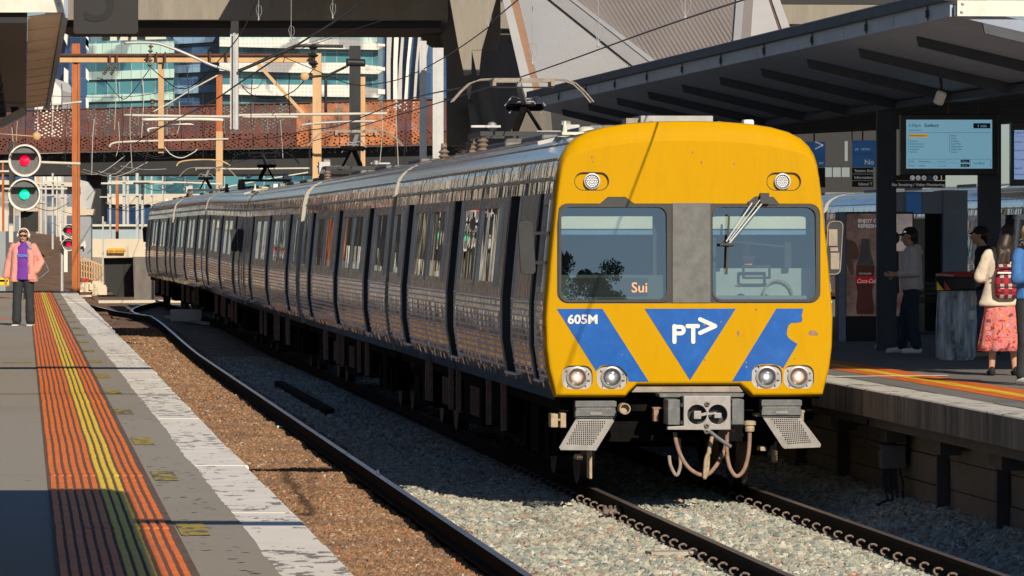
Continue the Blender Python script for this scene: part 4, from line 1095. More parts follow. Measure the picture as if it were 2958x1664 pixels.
for py in (1318 * .0 + 858, 921):
    Y = FOC * (EYE - PZ) / (py - HZ); m = MB(); xe = XL(Y) - 1.6
    m.add([(xe - 6, Y - .5, PZ + .008), (xe, Y - .5, PZ + .008), (xe, Y + .5, PZ + .008), (xe - 6, Y + .5, PZ + .008)], [(0, 1, 2, 3)]); m.build('painted_line', M['tact_orange'], lp, world=True)
Y = 63.5; m = MB(); m.add([(XL(Y) - 1.75, Y - .15, PZ + .008), (XL(Y) - 1.4, Y - .15, PZ + .008), (XL(Y) - 1.4, Y + .15, PZ + .008), (XL(Y) - 1.75, Y + .15, PZ + .008)], [(0, 1, 2, 3)]); m.build('painted_line', M['line_yellow'], lp, world=True)

m = MB(); random.seed(50)
for k in range(420):
    yy = 22 + 90 * random.random() ** 1.5; xx = XL(yy) - random.choice((random.uniform(.42, .68), random.uniform(1.45, 5))); s_ = random.uniform(.010, .026)
    m.add([(xx + s_ * math.cos(t), yy + s_ * math.sin(t) * random.uniform(.8, 1.6), PZ + .0075) for t in [2 * PI * i / 7 for i in range(7)]], [tuple(range(7))])
tag(m.build('gum_spots', mat('gum', (.16, .15, .14), .8, col2=(.5, .48, .44), vs=2), lp, world=True), kind='stuff')
# ---------------------------------------------------------------- right platform
rp_ = bpy.data.objects.new('platform', None); COL.objects.link(rp_); struct(rp_); rp_.location = (XR(60), 60, 0)
R0, R1 = 30, 150
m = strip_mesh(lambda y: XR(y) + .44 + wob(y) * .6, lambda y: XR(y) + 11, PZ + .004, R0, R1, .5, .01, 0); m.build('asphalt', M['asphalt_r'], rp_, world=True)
y = R0
while y < R1 - .1:
    y2 = min(y + 3.0, R1); j = random.uniform(-.003, .003); m = MB(); vs = []
    for yy in (y + .006, y2 - .006):
        e = XR(yy) + random.uniform(-.006, .006)
        vs += [(e + .6, yy, PZ + j), (e + .012, yy, PZ + j), (e, yy, PZ - .012 + j), (e, yy, .80), (e + .6, yy, .80)]
    m.add(vs, [(0, 1, 6, 5), (1, 2, 7, 6), (2, 3, 8, 7), (3, 4, 9, 8), (0, 1, 2, 3, 4), (5, 6, 7, 8, 9)])
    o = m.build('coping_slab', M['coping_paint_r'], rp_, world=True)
    o.data.materials.append(M['dirty_edge'] if 'dirty_edge' in M else mat('dirty_edge', (.12, .10, .085), .9, var=.35, vs=5, stretch=(1, 1, .12), col2=(.26, .22, .18), grime=(.05, .045, .04), gs=4, ga=.9))
    for p in o.data.polygons:
        if p.center.z < 1.0: p.material_index = 1
    y = y2
m = MB(); m.bar((XR(R0) + .16, R0, .74), (XR(R1) + .16, R1, .74), .1, .1); m.build('edge_beam', M['post_dark'], rp_, world=True)
for f0, f1, mt, dz in ((.82, 1.06, 'tact_orange', .008), (1.06, 1.20, 'tact_yellow', .0085), (1.20, 1.50, 'tact_orange', .008)):
    k = int(round((f1 - f0) / .05)); 
    for i in range(k):
        a = f0 + i * .05
        m = strip_mesh(lambda y: XR(y) + a + .002, lambda y: XR(y) + a + .044, PZ + dz, R0, R1, .6, .006, .006); m.build('tactile_bar', M[mt], rp_, world=True)
m = MB(); a = onz(2415, 1087, PZ + .014); b_ = onz(2730, 1084, PZ + .014)
m.bar(a, b_, .18, .002); m.build('painted_line', M['white_paint'], rp_, world=True)
# retaining wall of planks between posts under the platform
wl = thing('retaining_wall', 'brown concrete plank wall with dark posts below the right platform edge', 'wall', (XR(60) + .5, 60, -.3))
bys = [50.7 + 3.2 * i for i in range(-5, 16)]
for i, yb in enumerate(bys):
    m = MB(); m.cbox((XR(yb) + .44, yb, .22), .12, .09, 1.15); m.build('wall_post', M['post_dark'], wl, world=True, bevel=.01)
    if i < len(bys) - 1:
        for k in range(4):
            z0 = -.42 + k * .29; m = MB(); jx = random.uniform(-.008, .008)
            m.add([(XR(yb + .05) + .50 + jx, yb + .05, z0 + .006), (XR(yb + 3.15) + .50 + jx, yb + 3.15, z0 + .006), (XR(yb + 3.15) + .50 + jx, yb + 3.15, z0 + .284), (XR(yb + .05) + .50 + jx, yb + .05, z0 + .284),
                   (XR(yb + .05) + .60, yb + .05, z0 + .006), (XR(yb + 3.15) + .60, yb + 3.15, z0 + .006), (XR(yb + 3.15) + .60, yb + 3.15, z0 + .284), (XR(yb + .05) + .60, yb + .05, z0 + .284)],
                  [(0, 1, 2, 3), (4, 5, 6, 7), (0, 1, 5, 4), (3, 2, 6, 7), (0, 3, 7, 4), (1, 2, 6, 5)])
            m.build('wall_plank', M['wall_panel'], wl, world=True)
    m = MB(); m.cbox((XR(yb - .6) + .36, yb - .6, .62), .2, 1.3, .16); m.build('bracket', M['post_dark'], wl, world=True)
m = MB(); m.box(XR(R0) + .62, XR(R0) + .66, R0, R0 + .01, 0, .1)
jb = thing('junction_box', 'dark junction box with hanging cables on the wall below the right platform', 'box', (XR(53.2) + .3, 53.2, .27))
m = MB(); m.box(XR(53.2) + .22, XR(53.2) + .47, 52.9, 53.3, .26, .50); m.build('box_body', M['concrete_dark'], jb, world=True, bevel=.01)
m = MB()
for k in range(4):
    x0 = XR(53.2) + .26 + k * .05
    m.tube([(x0, 53.0, .28), (x0 - .03 + .02 * k, 52.9, .1), (x0 + .02, 52.8, -.05), (x0 - .1, 52.7, -.1)], .014, 6)
m.tube([(XR(53.2) + .22, 53.0, .46), (XR(53.2) + .05, 53.1, .5), (XR(53.2) + .1, 53.2, .75)], .012, 6)
m.build('cable', M['rubber'], jb, world=True)
# ================================================================ STRUCTURES
def slab(name, pts, Yf, depth, mt, parent=None, back=(0, 0)):
    """a real slab whose front outline is read from the photo at distance Y; it goes `depth` metres back"""
    vs = []; n = len(pts)
    for px, py in pts: vs.append(at(px, py, Yf(px, py) if callable(Yf) else Yf))
    ex = [v + Vector((back[0], depth, back[1])) for v in vs]
    m = MB(); m.add(vs + ex, [tuple(range(n)), tuple(range(2 * n - 1, n - 1, -1))] + [(i, (i + 1) % n, (i + 1) % n + n, i + n) for i in range(n)])
    if isinstance(parent, tuple): return m
    return m.build(name, M[mt] if mt else None, parent, world=parent is not None)

# ---- right platform canopy
def XE(Y): return 4.63 - .1104 * (Y - 54.3)
CY0, CY1 = 54.3, 92.9
cn = thing('platform_canopy', 'long dark platform canopy over the right platform with blue-grey edge and white near end', 'canopy', (7, 68, PZ))
def zc(e): return 4.93 - .225 * e if e < 2.15 else (4.446 + .05 * (e - 2.15))
m = MB(); vs = []; es = [0, 1, 2.15, 3, 4.2, 6, 8, 10]
for Y in (CY0, CY1):
    for e in es: vs.append((XE(Y) + e, Y + e * .1, zc(e)))
    for e in es: vs.append((XE(Y) + e, Y + e * .1, zc(e) + .12))
k = len(es); fs = []
for i in range(k - 1): fs += [(i, i + 1, i + 1 + 2 * k, i + 2 * k), (k + i, k + i + 1, k + i + 1 + 2 * k, k + i + 2 * k)]
fs += [(0, k, 3 * k, 2 * k), (k - 1, 2 * k - 1, 4 * k - 1, 3 * k - 1)] + [(i, i + 1, k + i + 1, k + i) for i in range(k - 1)] + [(2 * k + i, 2 * k + i + 1, 3 * k + i + 1, 3 * k + i) for i in range(k - 1)]
m.add(vs, fs); m.build('soffit', M['soffit'], cn, world=True)
nseg = 12
for i in range(nseg):
    a = CY0 + .08 + (CY1 - CY0 - .08) * i / nseg; b = CY0 + .08 + (CY1 - CY0 - .08) * (i + 1) / nseg - .03
    m = MB(); m.bar((XE(a) - .02, a, 5.012), (XE(b) - .02, b, 5.012), .03, .165); m.build('fascia_panel', M['fascia_steel'], cn, world=True)
m = MB(); m.bar((XE(CY0) - .05, CY0, 5.15), (XE(CY1) - .05, CY1, 5.15), .12, .11); m.build('gutter', M['rafter'], cn, world=True)
m = MB(); m.bar((XE(CY0) - .06, CY0, 5.212), (XE(CY1) - .06, CY1, 5.212), .11, .01); m.build('gutter_lip', M['fascia_steel'], cn, world=True)
Y = CY0 + 1.3; c0 = None
while Y < CY1:
    m = MB(); m.box(XE(Y) - .06, XE(Y) - .035, Y - .06, Y + .06, 4.97, 5.05); m.box(XE(Y) - .045, XE(Y) - .035, Y - .02, Y + .02, 4.94, 5.09); m.build('fascia_clip', M['black_steel'], cn, world=True); Y += 3.67
Y = 58.0 - 3.65
while Y < CY1 + 1:
    for e0, e1 in ((.30, 2.15),):
        m = MB(); p0 = Vector((XE(Y) + e0, Y, zc(e0) - .001)); p1 = Vector((XE(Y) + e1, Y + (e1 - e0) * .1, zc(e1) - .001))
        vs = [p0 + Vector((0, q, 0)) for q in (-.06, .06)] + [p1 + Vector((0, q, 0)) for q in (-.06, .06)] + [p0 + Vector((.02, q, -.11)) for q in (-.06, .06)] + [p1 + Vector((0, q, -.13)) for q in (-.06, .06)]
        m.add(vs, [(0, 1, 3, 2), (4, 5, 7, 6), (0, 1, 5, 4), (2, 3, 7, 6), (0, 2, 6, 4), (1, 3, 7, 5)]); m.build('rafter', M['rafter'], cn, world=True)
        m = MB(); m.bar((XE(Y) + 2.2, Y + .21, 4.38), (XE(Y) + 9.8, Y + 1, 4.76), .12, .12); m.build('rafter', M['rafter'], cn, world=True)
    Y += 3.67
m = MB(); m.bar((XE(CY0) + .02, CY0 - .03, 5.012), (XE(CY0) + 10, CY0 + .97, 5.012), .05, .165); eo = m.build('end_plate', M['end_white'], cn, world=True)
m = MB()
for dx, z in ((.06, 5.06), (.05, 4.975), (1.6, 5.06), (1.6, 4.975)): m.lathe([(.018, 0), (.018, -.012), (.008, -.016)], (XE(CY0) + .02 + dx, CY0 - .055 + dx * .1, z), (0, 1, 0), 10)
m.build('bolt', M['alu'], cn, world=True)
m = MB(); m.bar((XE(CY0) + 2.17, CY0 + .3, 4.38), (XE(CY1) + 2.17, CY1 + .3, 4.38), .2, .09); m.build('valley_beam', M['rafter'], cn, world=True)
for Y, X, wd in ((70.5, None, .26), (68.0, 6.25, .29), (82.0, None, .25), (59.0, 8.9, .26)):
    X = X if X else (2560 - 1479) / FOC * Y if Y < 80 else 3.9
    m = MB(); m.box(X - wd / 2, X + wd / 2, Y - .13, Y + .13, PZ, 4.46); m.build('column', M['rafter'], cn, world=True, bevel=.01)
# camera / speaker under the canopy
p = at(2715, 283, 62); sp = thing('security_camera', 'small pale box-shaped camera hanging under the right canopy', 'camera', p + Vector((0, 0, .15)))
m = MB(); m.cbox(p, .12, .16, .17, Matrix.Rotation(.35, 3, 'Y')); m.build('camera_body', M['white_paint'], sp, world=True, bevel=.03)
m = MB(); m.tube([p + Vector((.02, 0, .1)), p + Vector((.0, 0, .3)), Vector((p.x, p.y + .1, zc(p.x - XE(62)) - .02))], .02, 6); m.build('camera_bracket', M['black_steel'], sp, world=True)

# ---- left platform canopy (its near end and the underside)
lc = thing('platform_canopy', 'left platform canopy seen from below with pale end plate and tan overlapping edge sheets', 'canopy', (-7, 60, PZ))
LE = lambda Y: XL(Y) - 1.17
A0, A1 = 46.0, 79.0
i = 0; Y = A0 + .06
while Y < A1:
    Y2 = min(Y + 2.9, A1); m = MB()
    vs = [(LE(Y), Y, 4.60), (LE(Y2), Y2, 4.612), (LE(Y2) - .30, Y2, 4.575), (LE(Y) - .30, Y, 4.56), (LE(Y) - .10, Y, 4.58), (LE(Y) - .24, Y, 4.535)]
    m.add([(v[0], v[1], v[2] + d) for d in (0, .02) for v in vs[:4]], [(0, 1, 2, 3), (4, 5, 6, 7), (0, 1, 5, 4), (2, 3, 7, 6), (1, 2, 6, 5), (3, 0, 4, 7)])
    m.build('edge_sheet', M['fin'] if 'fin' in M else mat('fin', (.85, .68, .50), .7, var=.1, vs=1.2, grime=(.35, .26, .19), gs=1.2, stretch=(1, .4, 1)), lc, world=True); Y = Y2; i += 1
m = MB(); m.bar((LE(A0) + .03, A0, 4.70), (LE(A1) + .03, A1, 4.70), .05, .28); m.build('edge_fascia', M['soffit'], lc, world=True)
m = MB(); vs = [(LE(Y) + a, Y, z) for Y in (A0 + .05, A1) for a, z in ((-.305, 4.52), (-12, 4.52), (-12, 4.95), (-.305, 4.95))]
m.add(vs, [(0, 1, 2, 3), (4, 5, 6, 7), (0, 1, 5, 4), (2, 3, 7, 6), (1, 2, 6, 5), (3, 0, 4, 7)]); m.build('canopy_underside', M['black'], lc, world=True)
Y = A0 + 1.5
while Y < A1:
    m = MB(); m.bar((LE(Y) - .6, Y, 4.46), (LE(Y) - 6, Y, 4.4), .15, .12); m.build('rafter', M['rafter'], lc, world=True); Y += 3.3
m = MB(); m.box(LE(A0) - 8, LE(A0) + .02, A0 - .02, A0 + .03, 4.61, 4.95); m.build('end_plate', M['end_white'], lc, world=True)
m = MB()
for px, py in ((171, 14), (168, 0)): q = at(px, py, A0 - .02); m.lathe([(.018, 0), (.018, -.012), (.008, -.016)], q, (0, 1, 0), 10)
m.build('bolt', M['alu'], lc, world=True)
m = MB(); m.bar(at(0, 420 - 60, 74), at(72, 322, 74), .25, .12); m.build('canopy_end_lamp', M['alu'], lc, world=True)
m = MB(); m.bar(at(40, 300, 76), at(46, 340, 76), .1, .1); m.build('lamp_bracket', M['black'], lc, world=True)
for Y in (50, 64, 78):
    m = MB(); m.box(LE(Y) - 4.2, LE(Y) - 4, Y - .1, Y + .1, PZ, 4.5); m.build('column', M['rafter'], lc, world=True)
# foreground canopy overhead (out of view above) that shades the lower left corner of the platform
nc = thing('platform_canopy', 'overhead canopy above the camera whose shadow darkens the lower left platform', 'canopy', (-4, 8, PZ))
m = MB(); y0, y1 = -25, 24.75
xe = lambda Y: -.23 - .0941 * (Y - 24.75)
vs = [(xe(Y) + a, Y, z) for Y in (y0, y1) for a, z in ((0, 4.70), (-9, 4.70), (-9, 4.95), (0, 4.95))]
m.add(vs, [(0, 1, 2, 3), (4, 5, 6, 7), (0, 1, 5, 4), (2, 3, 7, 6), (1, 2, 6, 5), (3, 0, 4, 7)]); m.build('canopy_roof', M['soffit'], nc, world=True)
m = MB(); m.bar((xe(20.9), 20.9, 5.1), (6, 20.9, 5.1), .1, .17); m.build('cross_beam', M['galv'], nc, world=True)
m = MB(); m.box(-6.2, -6, 10, 10.2, PZ, 4.7); m.box(-6.6, -6.4, 22, 22.2, PZ, 4.7); m.build('column', M['rafter'], nc, world=True)
g1 = thing('overhead_gantry', 'steel cantilever beam reaching high over the left track ahead of the train, above the view', 'gantry', (-13, 50.7, 0))
m = MB(); m.bar((-13, 50.7, 6.9), (2.4, 50.7, 6.9), .3, .36); m.build('beam', M['galv'], g1, world=True)
m = MB(); m.bar((-13, 50.7, -.3), (-13, 50.7, 7.0), .3, .3); m.build('post', M['galv'], g1, world=True)
m = MB(); m.bar((-5.2, 43.2, 5.45), (1.2, 43.2, 5.45), .05, .06); m.bar((1.2, 43.2, 5.45), (1.3, 50.6, 6.9), .05, .05); m.build('registration_tube', M['galv'], g1, world=True)

# ---- platform number sign
ps = thing('platform_sign', 'black hanging square sign with the platform number 3', 'sign', at(306, -60, 44))
m = MB(); c = at(306, -10, 44)
m.plate([(c.x + u, c.z + v) for u, v in rrect(-.272, .272, -.315, .30, .02)], [], lambda u, v, k: (u, 43.97 + k, v), .06); m.build('sign_board', M['sign_num'] if 'sign_num' in M else mat('sign_num', (.015, .014, .013), .5, var=.15, vs=4), ps, world=True)
t = text('sign_number', '3', .74, mat('num_black', (.004, .004, .005), .5, var=0), ps, (c.x - .235, 43.966, c.z - .215), ext=.003, bold=-.006, world=True)
m = MB(); m.bar((c.x - .15, 44, c.z + .3), (c.x - .15, 44, c.z + .75), .03, .03); m.bar((c.x + .15, 44, c.z + .3), (c.x + .15, 44, c.z + .75), .03, .03); m.bar((c.x + .2, 44, c.z + .75), (c.x - .8, 46, c.z + .75), .05, .05); m.build('hanger', M['black_steel'], ps, world=True)

# ---- concrete concourse crossing the tracks
cb = thing('concourse_beam', 'massive concrete bridge beam crossing high over the tracks behind the wires', 'bridge', at(700, 60, 131))
slab('beam_face', [(150, -140), (1290, -140), (1290, 56), (150, 57)], 131, 2.2, 'concrete', cb)
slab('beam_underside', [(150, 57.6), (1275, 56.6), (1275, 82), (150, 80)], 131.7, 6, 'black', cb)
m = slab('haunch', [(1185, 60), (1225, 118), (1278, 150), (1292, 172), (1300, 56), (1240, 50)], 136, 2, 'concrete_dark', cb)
a = at(742, 0, 131); b_ = at(1500, 0, 131); m = MB(); m.box(a.x, b_.x + 2, 124.4, 134, 9.25, 9.8); m.build('added_shade_slab', M['concrete'], cb, world=True)  # unseen slab added above the view to shade the beam and pier flank
# V-shaped pier
pr = thing('concrete_pier', 'tall tapering board-marked concrete pier, sunlit on its face, rising behind the leading car', 'pier', at(1360, 400, 124))
slab('pier_face', [(1290, -130), (1474, -130), (1432, 0), (1391, 144), (1363, 144.5), (1361, 212), (1341, 218), (1325, 142), (1300, 0)], 124, .8, 'concrete', pr)
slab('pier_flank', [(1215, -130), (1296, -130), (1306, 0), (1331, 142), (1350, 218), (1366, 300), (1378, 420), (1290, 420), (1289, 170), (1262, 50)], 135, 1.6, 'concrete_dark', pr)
slab('pier_strut', [(1363, 145.5), (1391, 145.5), (1383, 217), (1378, 217)], 124, .6, 'concrete', pr)
slab('pier_strut', [(1346, 245), (1364, 245), (1356, 285), (1352, 283)], 124.2, .5, 'concrete', pr)
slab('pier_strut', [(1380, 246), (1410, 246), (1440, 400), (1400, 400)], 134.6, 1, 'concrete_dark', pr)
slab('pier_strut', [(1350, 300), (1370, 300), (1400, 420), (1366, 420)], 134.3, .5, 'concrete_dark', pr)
slab('pier_strut', [(1446, 0), (1478, 60), (1468, 82), (1446, 82)], 124.5, .6, 'concrete', pr)
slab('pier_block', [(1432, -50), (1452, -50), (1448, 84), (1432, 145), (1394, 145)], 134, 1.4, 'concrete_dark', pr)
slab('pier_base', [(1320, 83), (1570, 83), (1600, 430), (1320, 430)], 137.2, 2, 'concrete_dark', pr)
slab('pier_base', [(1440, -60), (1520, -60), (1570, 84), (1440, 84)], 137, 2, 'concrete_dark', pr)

# ---- folded metal roof of the concourse
rf = thing('concourse_roof', 'large folded corrugated metal roof, pale grey and brown planes, above the right canopy', 'roof', at(1800, 230, 112))
YR = lambda px, py: 112 + (290 - py) * .018
def upto(a, b, y=-120):
    t = (y - a[1]) / (b[1] - a[1]); return (a[0] + (b[0] - a[0]) * t, y)
def quad(name, b0, t0, t1, b1, mt, off=0):
    Yf = lambda px, py: YR(px, py) + off
    return slab(name, [b0, upto(b0, t0), upto(b1, t1), b1], Yf, .3, mt, rf)
quad('silver_edge', (1517, 281), (1452, 0), (1475, 0), (1545, 276), 'trim_grey', -.25)
quad('brown_trim', (1545.5, 276), (1475.5, 0), (1497, 0), (1562, 271), 'rust_trim' if 'rust_trim' in M else mat('rust_trim', (.36, .21, .13), .6, var=.1).name, -.1)
cq = quad('pale_sheet', (1562.5, 271), (1497.5, 0), (1591, 0), (1856, 195), 'corr_grey', .1)
quad('ridge_band', (1843, 202), (1591, 0), (1648, 0), (1887, 187), 'corr_band' if 'corr_band' in M else mat('corr_band', (.34, .335, .335), .5, var=.05).name, -.12)
quad('ridge_cap', (1887.5, 187), (1648.5, 0), (1664, 0), (1903, 182), 'corr_grey', -.2)
fq = quad('brown_sheet', (1880, 190), (1650, 0), (2130, 0), (2122, 129), 'corr_brown', .1)
quad('ridge_cap', (2117, 135), (2127, 0), (2150, 0), (2140, 128), 'corr_grey', -.2)
quad('ridge_band', (2140.5, 128), (2150.5, 0), (2175, 0), (2167, 122), 'corr_brown', -.1)
quad('pale_sheet', (2167.5, 122), (2175.5, 0), (2223, 0), (2256, 98), 'trim_grey', 0)
quad('brown_trim', (2256.5, 98), (2223.5, 0), (2229, 0), (2262, 95), 'rust_trim', -.1)
quad('silver_edge', (2262.5, 95), (2229.5, 0), (2253, 0), (2287, 92), 'trim_grey', -.25)
def clip_line(p, d, poly):
    ts = []
    for i in range(len(poly)):
        a = poly[i]; b = poly[(i + 1) % len(poly)]; ex, ey = b[0] - a[0], b[1] - a[1]
        den = d[0] * ey - d[1] * ex
        if abs(den) < 1e-9: continue
        t = ((a[0] - p[0]) * ey - (a[1] - p[1]) * ex) / den; u = ((a[0] - p[0]) * d[1] - (a[1] - p[1]) * d[0]) / den
        if 0 <= u <= 1: ts.append(t)
    return (min(ts), max(ts)) if len(ts) >= 2 else None
def ribs(name, poly, d, step, wpx, hgt, mt, off):
    nrm = (-d[1], d[0]); m = MB(); cs = [p[0] * nrm[0] + p[1] * nrm[1] for p in poly]; c = min(cs) + step / 2
    while c < max(cs):
        p = (nrm[0] * c, nrm[1] * c); r_ = clip_line(p, d, poly)
        if r_ and r_[1] - r_[0] > 4:
            A = (p[0] + d[0] * (r_[0] + 1), p[1] + d[1] * (r_[0] + 1)); B = (p[0] + d[0] * (r_[1] - 1), p[1] + d[1] * (r_[1] - 1))
            a = at(*A, YR(*A) + off); b = at(*B, YR(*B) + off); wm = wpx * 112 / FOC
            m.bar(a, b, wm, hgt, up=(0, -1, .15))
        c += step
    o = m.build(name, M[mt], rf, world=True); o['kind'] = 'stuff'
def nrm2(x, y): q = math.hypot(x, y); return (x / q, y / q)
ribs('sheet_ribs', [(1562, 271), upto((1562, 271), (1497, 0)), upto((1856, 195), (1591, 0)), (1856, 195)], nrm2(200, -235), 6.2, 2.6, .06, 'corr_grey', .08)
ribs('sheet_ribs', [(1900, 183), upto((1900, 183), (1664, 0)), upto((2122, 129), (2130, 0)), (2122, 129)], nrm2(62, 100), 11.5, 5, .05, 'corr_brown', .08)
c2 = thing('concrete_beam', 'pale concrete beam running behind the folded roof at the top right', 'beam', at(2450, 40, 128))
slab('beam', [(2240, 13), (2800, 15), (2800, 72), (2240, 69)], 128, 1.5, 'concrete', c2)
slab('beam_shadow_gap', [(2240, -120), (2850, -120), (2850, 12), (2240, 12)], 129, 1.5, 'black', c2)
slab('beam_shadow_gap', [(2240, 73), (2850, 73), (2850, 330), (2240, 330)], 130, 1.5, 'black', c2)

# ---- rusty perforated footbridge
br = thing('footbridge', 'rusty perforated steel bridge crossing all the tracks in front of the glass offices', 'bridge', (-14, 262, 6))
def corten(name, col, col2, metal, rough):
    m = mat(name, col, rough, metal, col2=col2, vs=1.1, bump=.06, bs=.5)
    n, l = nodes_of(m); p = n['Principled BSDF']; out = n['Material Output']
    tc = n.new('ShaderNodeTexCoord'); mp = n.new('ShaderNodeMapping'); mp.inputs['Rotation'].default_value = (0, R(38), 0); mp.inputs['Scale'].default_value = (4.6, .01, 8.2)
    l.new(tc.outputs['Object'], mp.inputs[0])
    v = n.new('ShaderNodeTexVoronoi'); v.inputs['Scale'].default_value = 1; v.inputs['Randomness'].default_value = .3; l.new(mp.outputs[0], v.inputs['Vector'])
    lt = n.new('ShaderNodeMath'); lt.operation = 'LESS_THAN'; lt.inputs[1].default_value = .30; l.new(v.outputs['Distance'], lt.inputs[0])
    t = n.new('ShaderNodeBsdfTransparent'); mx = n.new('ShaderNodeMixShader')
    l.new(lt.outputs[0], mx.inputs[0]); l.new(p.outputs[0], mx.inputs[1]); l.new(t.outputs[0], mx.inputs[2]); l.new(mx.outputs[0], out.inputs[0])
corten('corten', (.10, .035, .026), (.17, .055, .035), 0, .75)
corten('corten_glint', (.12, .036, .02), (.72, .25, .08), .2, .45)  # brighter copper paints reflected sun glints onto some bridge panels
px = -140.0; k = 0
def btop(px): return 322 - px * .028
def bbot(px): return 441 - px * .020
random.seed(4)
while px < 1330:
    w_ = 41.5; Yb = 260 + random.uniform(-.05, .05)
    mt = 'corten_glint' if (815 < px < 1130 or 1180 < px < 1225 or 1285 < px) else 'corten'
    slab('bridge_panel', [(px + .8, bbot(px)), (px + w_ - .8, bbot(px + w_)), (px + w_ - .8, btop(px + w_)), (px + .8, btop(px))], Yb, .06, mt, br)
    px += w_; k += 1
slab('top_rail', [(-140, btop(-140) - 3), (1330, btop(1330) - 3), (1330, btop(1330) - .5), (-140, btop(-140) - .5)], 259.9, .3, 'rust_rail' if 'rust_rail' in M else mat('rust_rail', (.12, .05, .035), .8).name, br)
slab('bottom_rail', [(-140, bbot(-140) + .5), (1330, bbot(1330) + .5), (1330, bbot(1330) + 4), (-140, bbot(-140) + 4)], 259.9, .3, 'rust_rail', br)
slab('deck', [(-140, 402), (1330, 374), (1330, 412), (-140, 440)], 260.6, 6, 'black', br)
slab('girder', [(-140, bbot(-140) + 5), (1330, bbot(1330) + 5), (1330, 502), (-140, 506)], 260.8, 7, 'black', br)
slab('bridge_pier', [(250, 500), (292, 500), (292, 640), (250, 640)], 262, 4, 'black', br)

# ---- wall, tunnel mouth and column at the far end
tm = thing('tunnel_portal', 'cream concrete wall with black tunnel mouth and small yellow sign near the last car', 'wall', at(345, 860, 215))
slab('portal_wall', [(262, 690), (440, 690), (440, 742), (262, 746)], 215, 2, 'cream_wall', tm)
slab('tunnel_mouth', [(296, 748), (384, 746), (386, 858), (340, 858), (300, 830)], 215.5, 1.2, 'black', tm)
slab('wing_wall', [(384, 742), (436, 742), (436, 868), (388, 868)], 214, 2.5, 'concrete_dark', tm)
slab('portal_lintel', [(262, 742), (296, 744), (300, 838), (262, 838)], 214.6, 2, 'concrete', tm)
slab('yellow_sign', [(311, 717), (360, 717), (360, 731), (311, 731)], 214.8, .1, 'sgn_yellow' if 'sgn_yellow' in M else mat('sgn_yellow', (.7, .38, .03), .6, var=.1).name, tm)
text('sign_letters', 'NO ACCESS', .13, M['num_black'], tm, at(315, 728, 214.7), world=True)
slab('kerb', [(262, 868), (620, 866), (620, 874), (262, 876)], 208, 1, 'cream_wall', tm)
sh = thing('service_building', 'low pale blue-grey building with a flat roof behind the tunnel mouth', 'building', at(350, 690, 290))
slab('building_wall', [(258, 655), (600, 655), (600, 692), (258, 692)], 290, 8, 'shed' if 'shed' in M else mat('shed', (.36, .46, .50), .7, var=.12, vs=.4).name, sh)
slab('roof_edge', [(250, 648), (610, 648), (610, 654), (250, 654)], 289.7, 8.5, 'cream', sh)
c4_ = thing('numbered_column', 'blue-grey steel column painted with a white number 4, right of the rust-red post', 'column', at(246, 860, 190))
slab('column_shaft', [(228, 622), (263, 622), (263, 756), (228, 756)], 190, .6, 'blue_grey' if 'blue_grey' in M else mat('blue_grey', (.30, .34, .37), .6, var=.1, vs=1, grime=(.4, .3, .2), gs=1).name, c4_)
slab('column_cap', [(226, 604), (272, 604), (268, 621), (226, 621)], 189.9, .7, 'cream_wall', c4_)
slab('upper_column', [(232, 520), (252, 525), (274, 555), (262, 603), (234, 603)], 190, .5, 'galv', c4_)
text('column_number', '4', .38, M['white_paint'], c4_, at(234, 717, 189.8), world=True, bold=.008)
fc = thing('cage_fence', 'tan lattice cage fence at the foot of the column numbered 4', 'fence', at(260, 830, 186))
for j in range(10):
    px = 228 + j * 7.5
    m = MB(); m.bar(at(px, 738 + j * 3.2, 186), at(px, 800 + j * 2, 186), .035, .035); m.build('picket', M['tan_post'], fc, world=True)
for dy in (0, 20, 40, 60):
    m = MB(); m.bar(at(228, 740 + dy, 186.1), at(298, 768 + dy * .7, 186.1), .05, .05); m.build('fence_rail', M['tan_post'], fc, world=True)
b = MB(); b.cbox(at(248, 818, 184), .22, .2, .34); b.build('marker_box', M['bin_red']); tag(bpy.data.objects['marker_box'], 'small red box on the ground behind the end of the left platform', 'box')
b = MB(); random.seed(5)
for i in range(16): q = at(random.uniform(232, 300), random.uniform(822, 850), 183); b.cbox(q, .3, .3, random.uniform(.1, .3), Matrix.Rotation(random.random(), 3, 'Z'))
tag(b.build('rubble', M['cream_wall']), 'heap of pale rubble blocks at the foot of the rust-red post', 'rubble', kind='stuff')
# dirt mound behind the platform end
m = MB(); vs = []; NX, NY = 30, 24; random.seed(8)
for j in range(NY):
    Y = 149.5 + j * 6
    for i in range(NX):
        x = -60 + (XL(Y) + 1.2 + 60) * i / (NX - 1); t = max(0, (Y - 150) / 140)
        z = -.3 + 2.7 * t ** .8 + 1.0 * noise.noise(Vector((x * .25, Y * .12, 0))) * min(1, t * 4) + .2 * noise.noise(Vector((x, Y * .4, 4)))
        vs.append((x, Y, max(z, -.4)))
m.add(vs, [(j * NX + i, j * NX + i + 1, (j + 1) * NX + i + 1, (j + 1) * NX + i) for j in range(NY - 1) for i in range(NX - 1)])
struct(m.build('dirt_bank', M['dirt'], smooth=True))

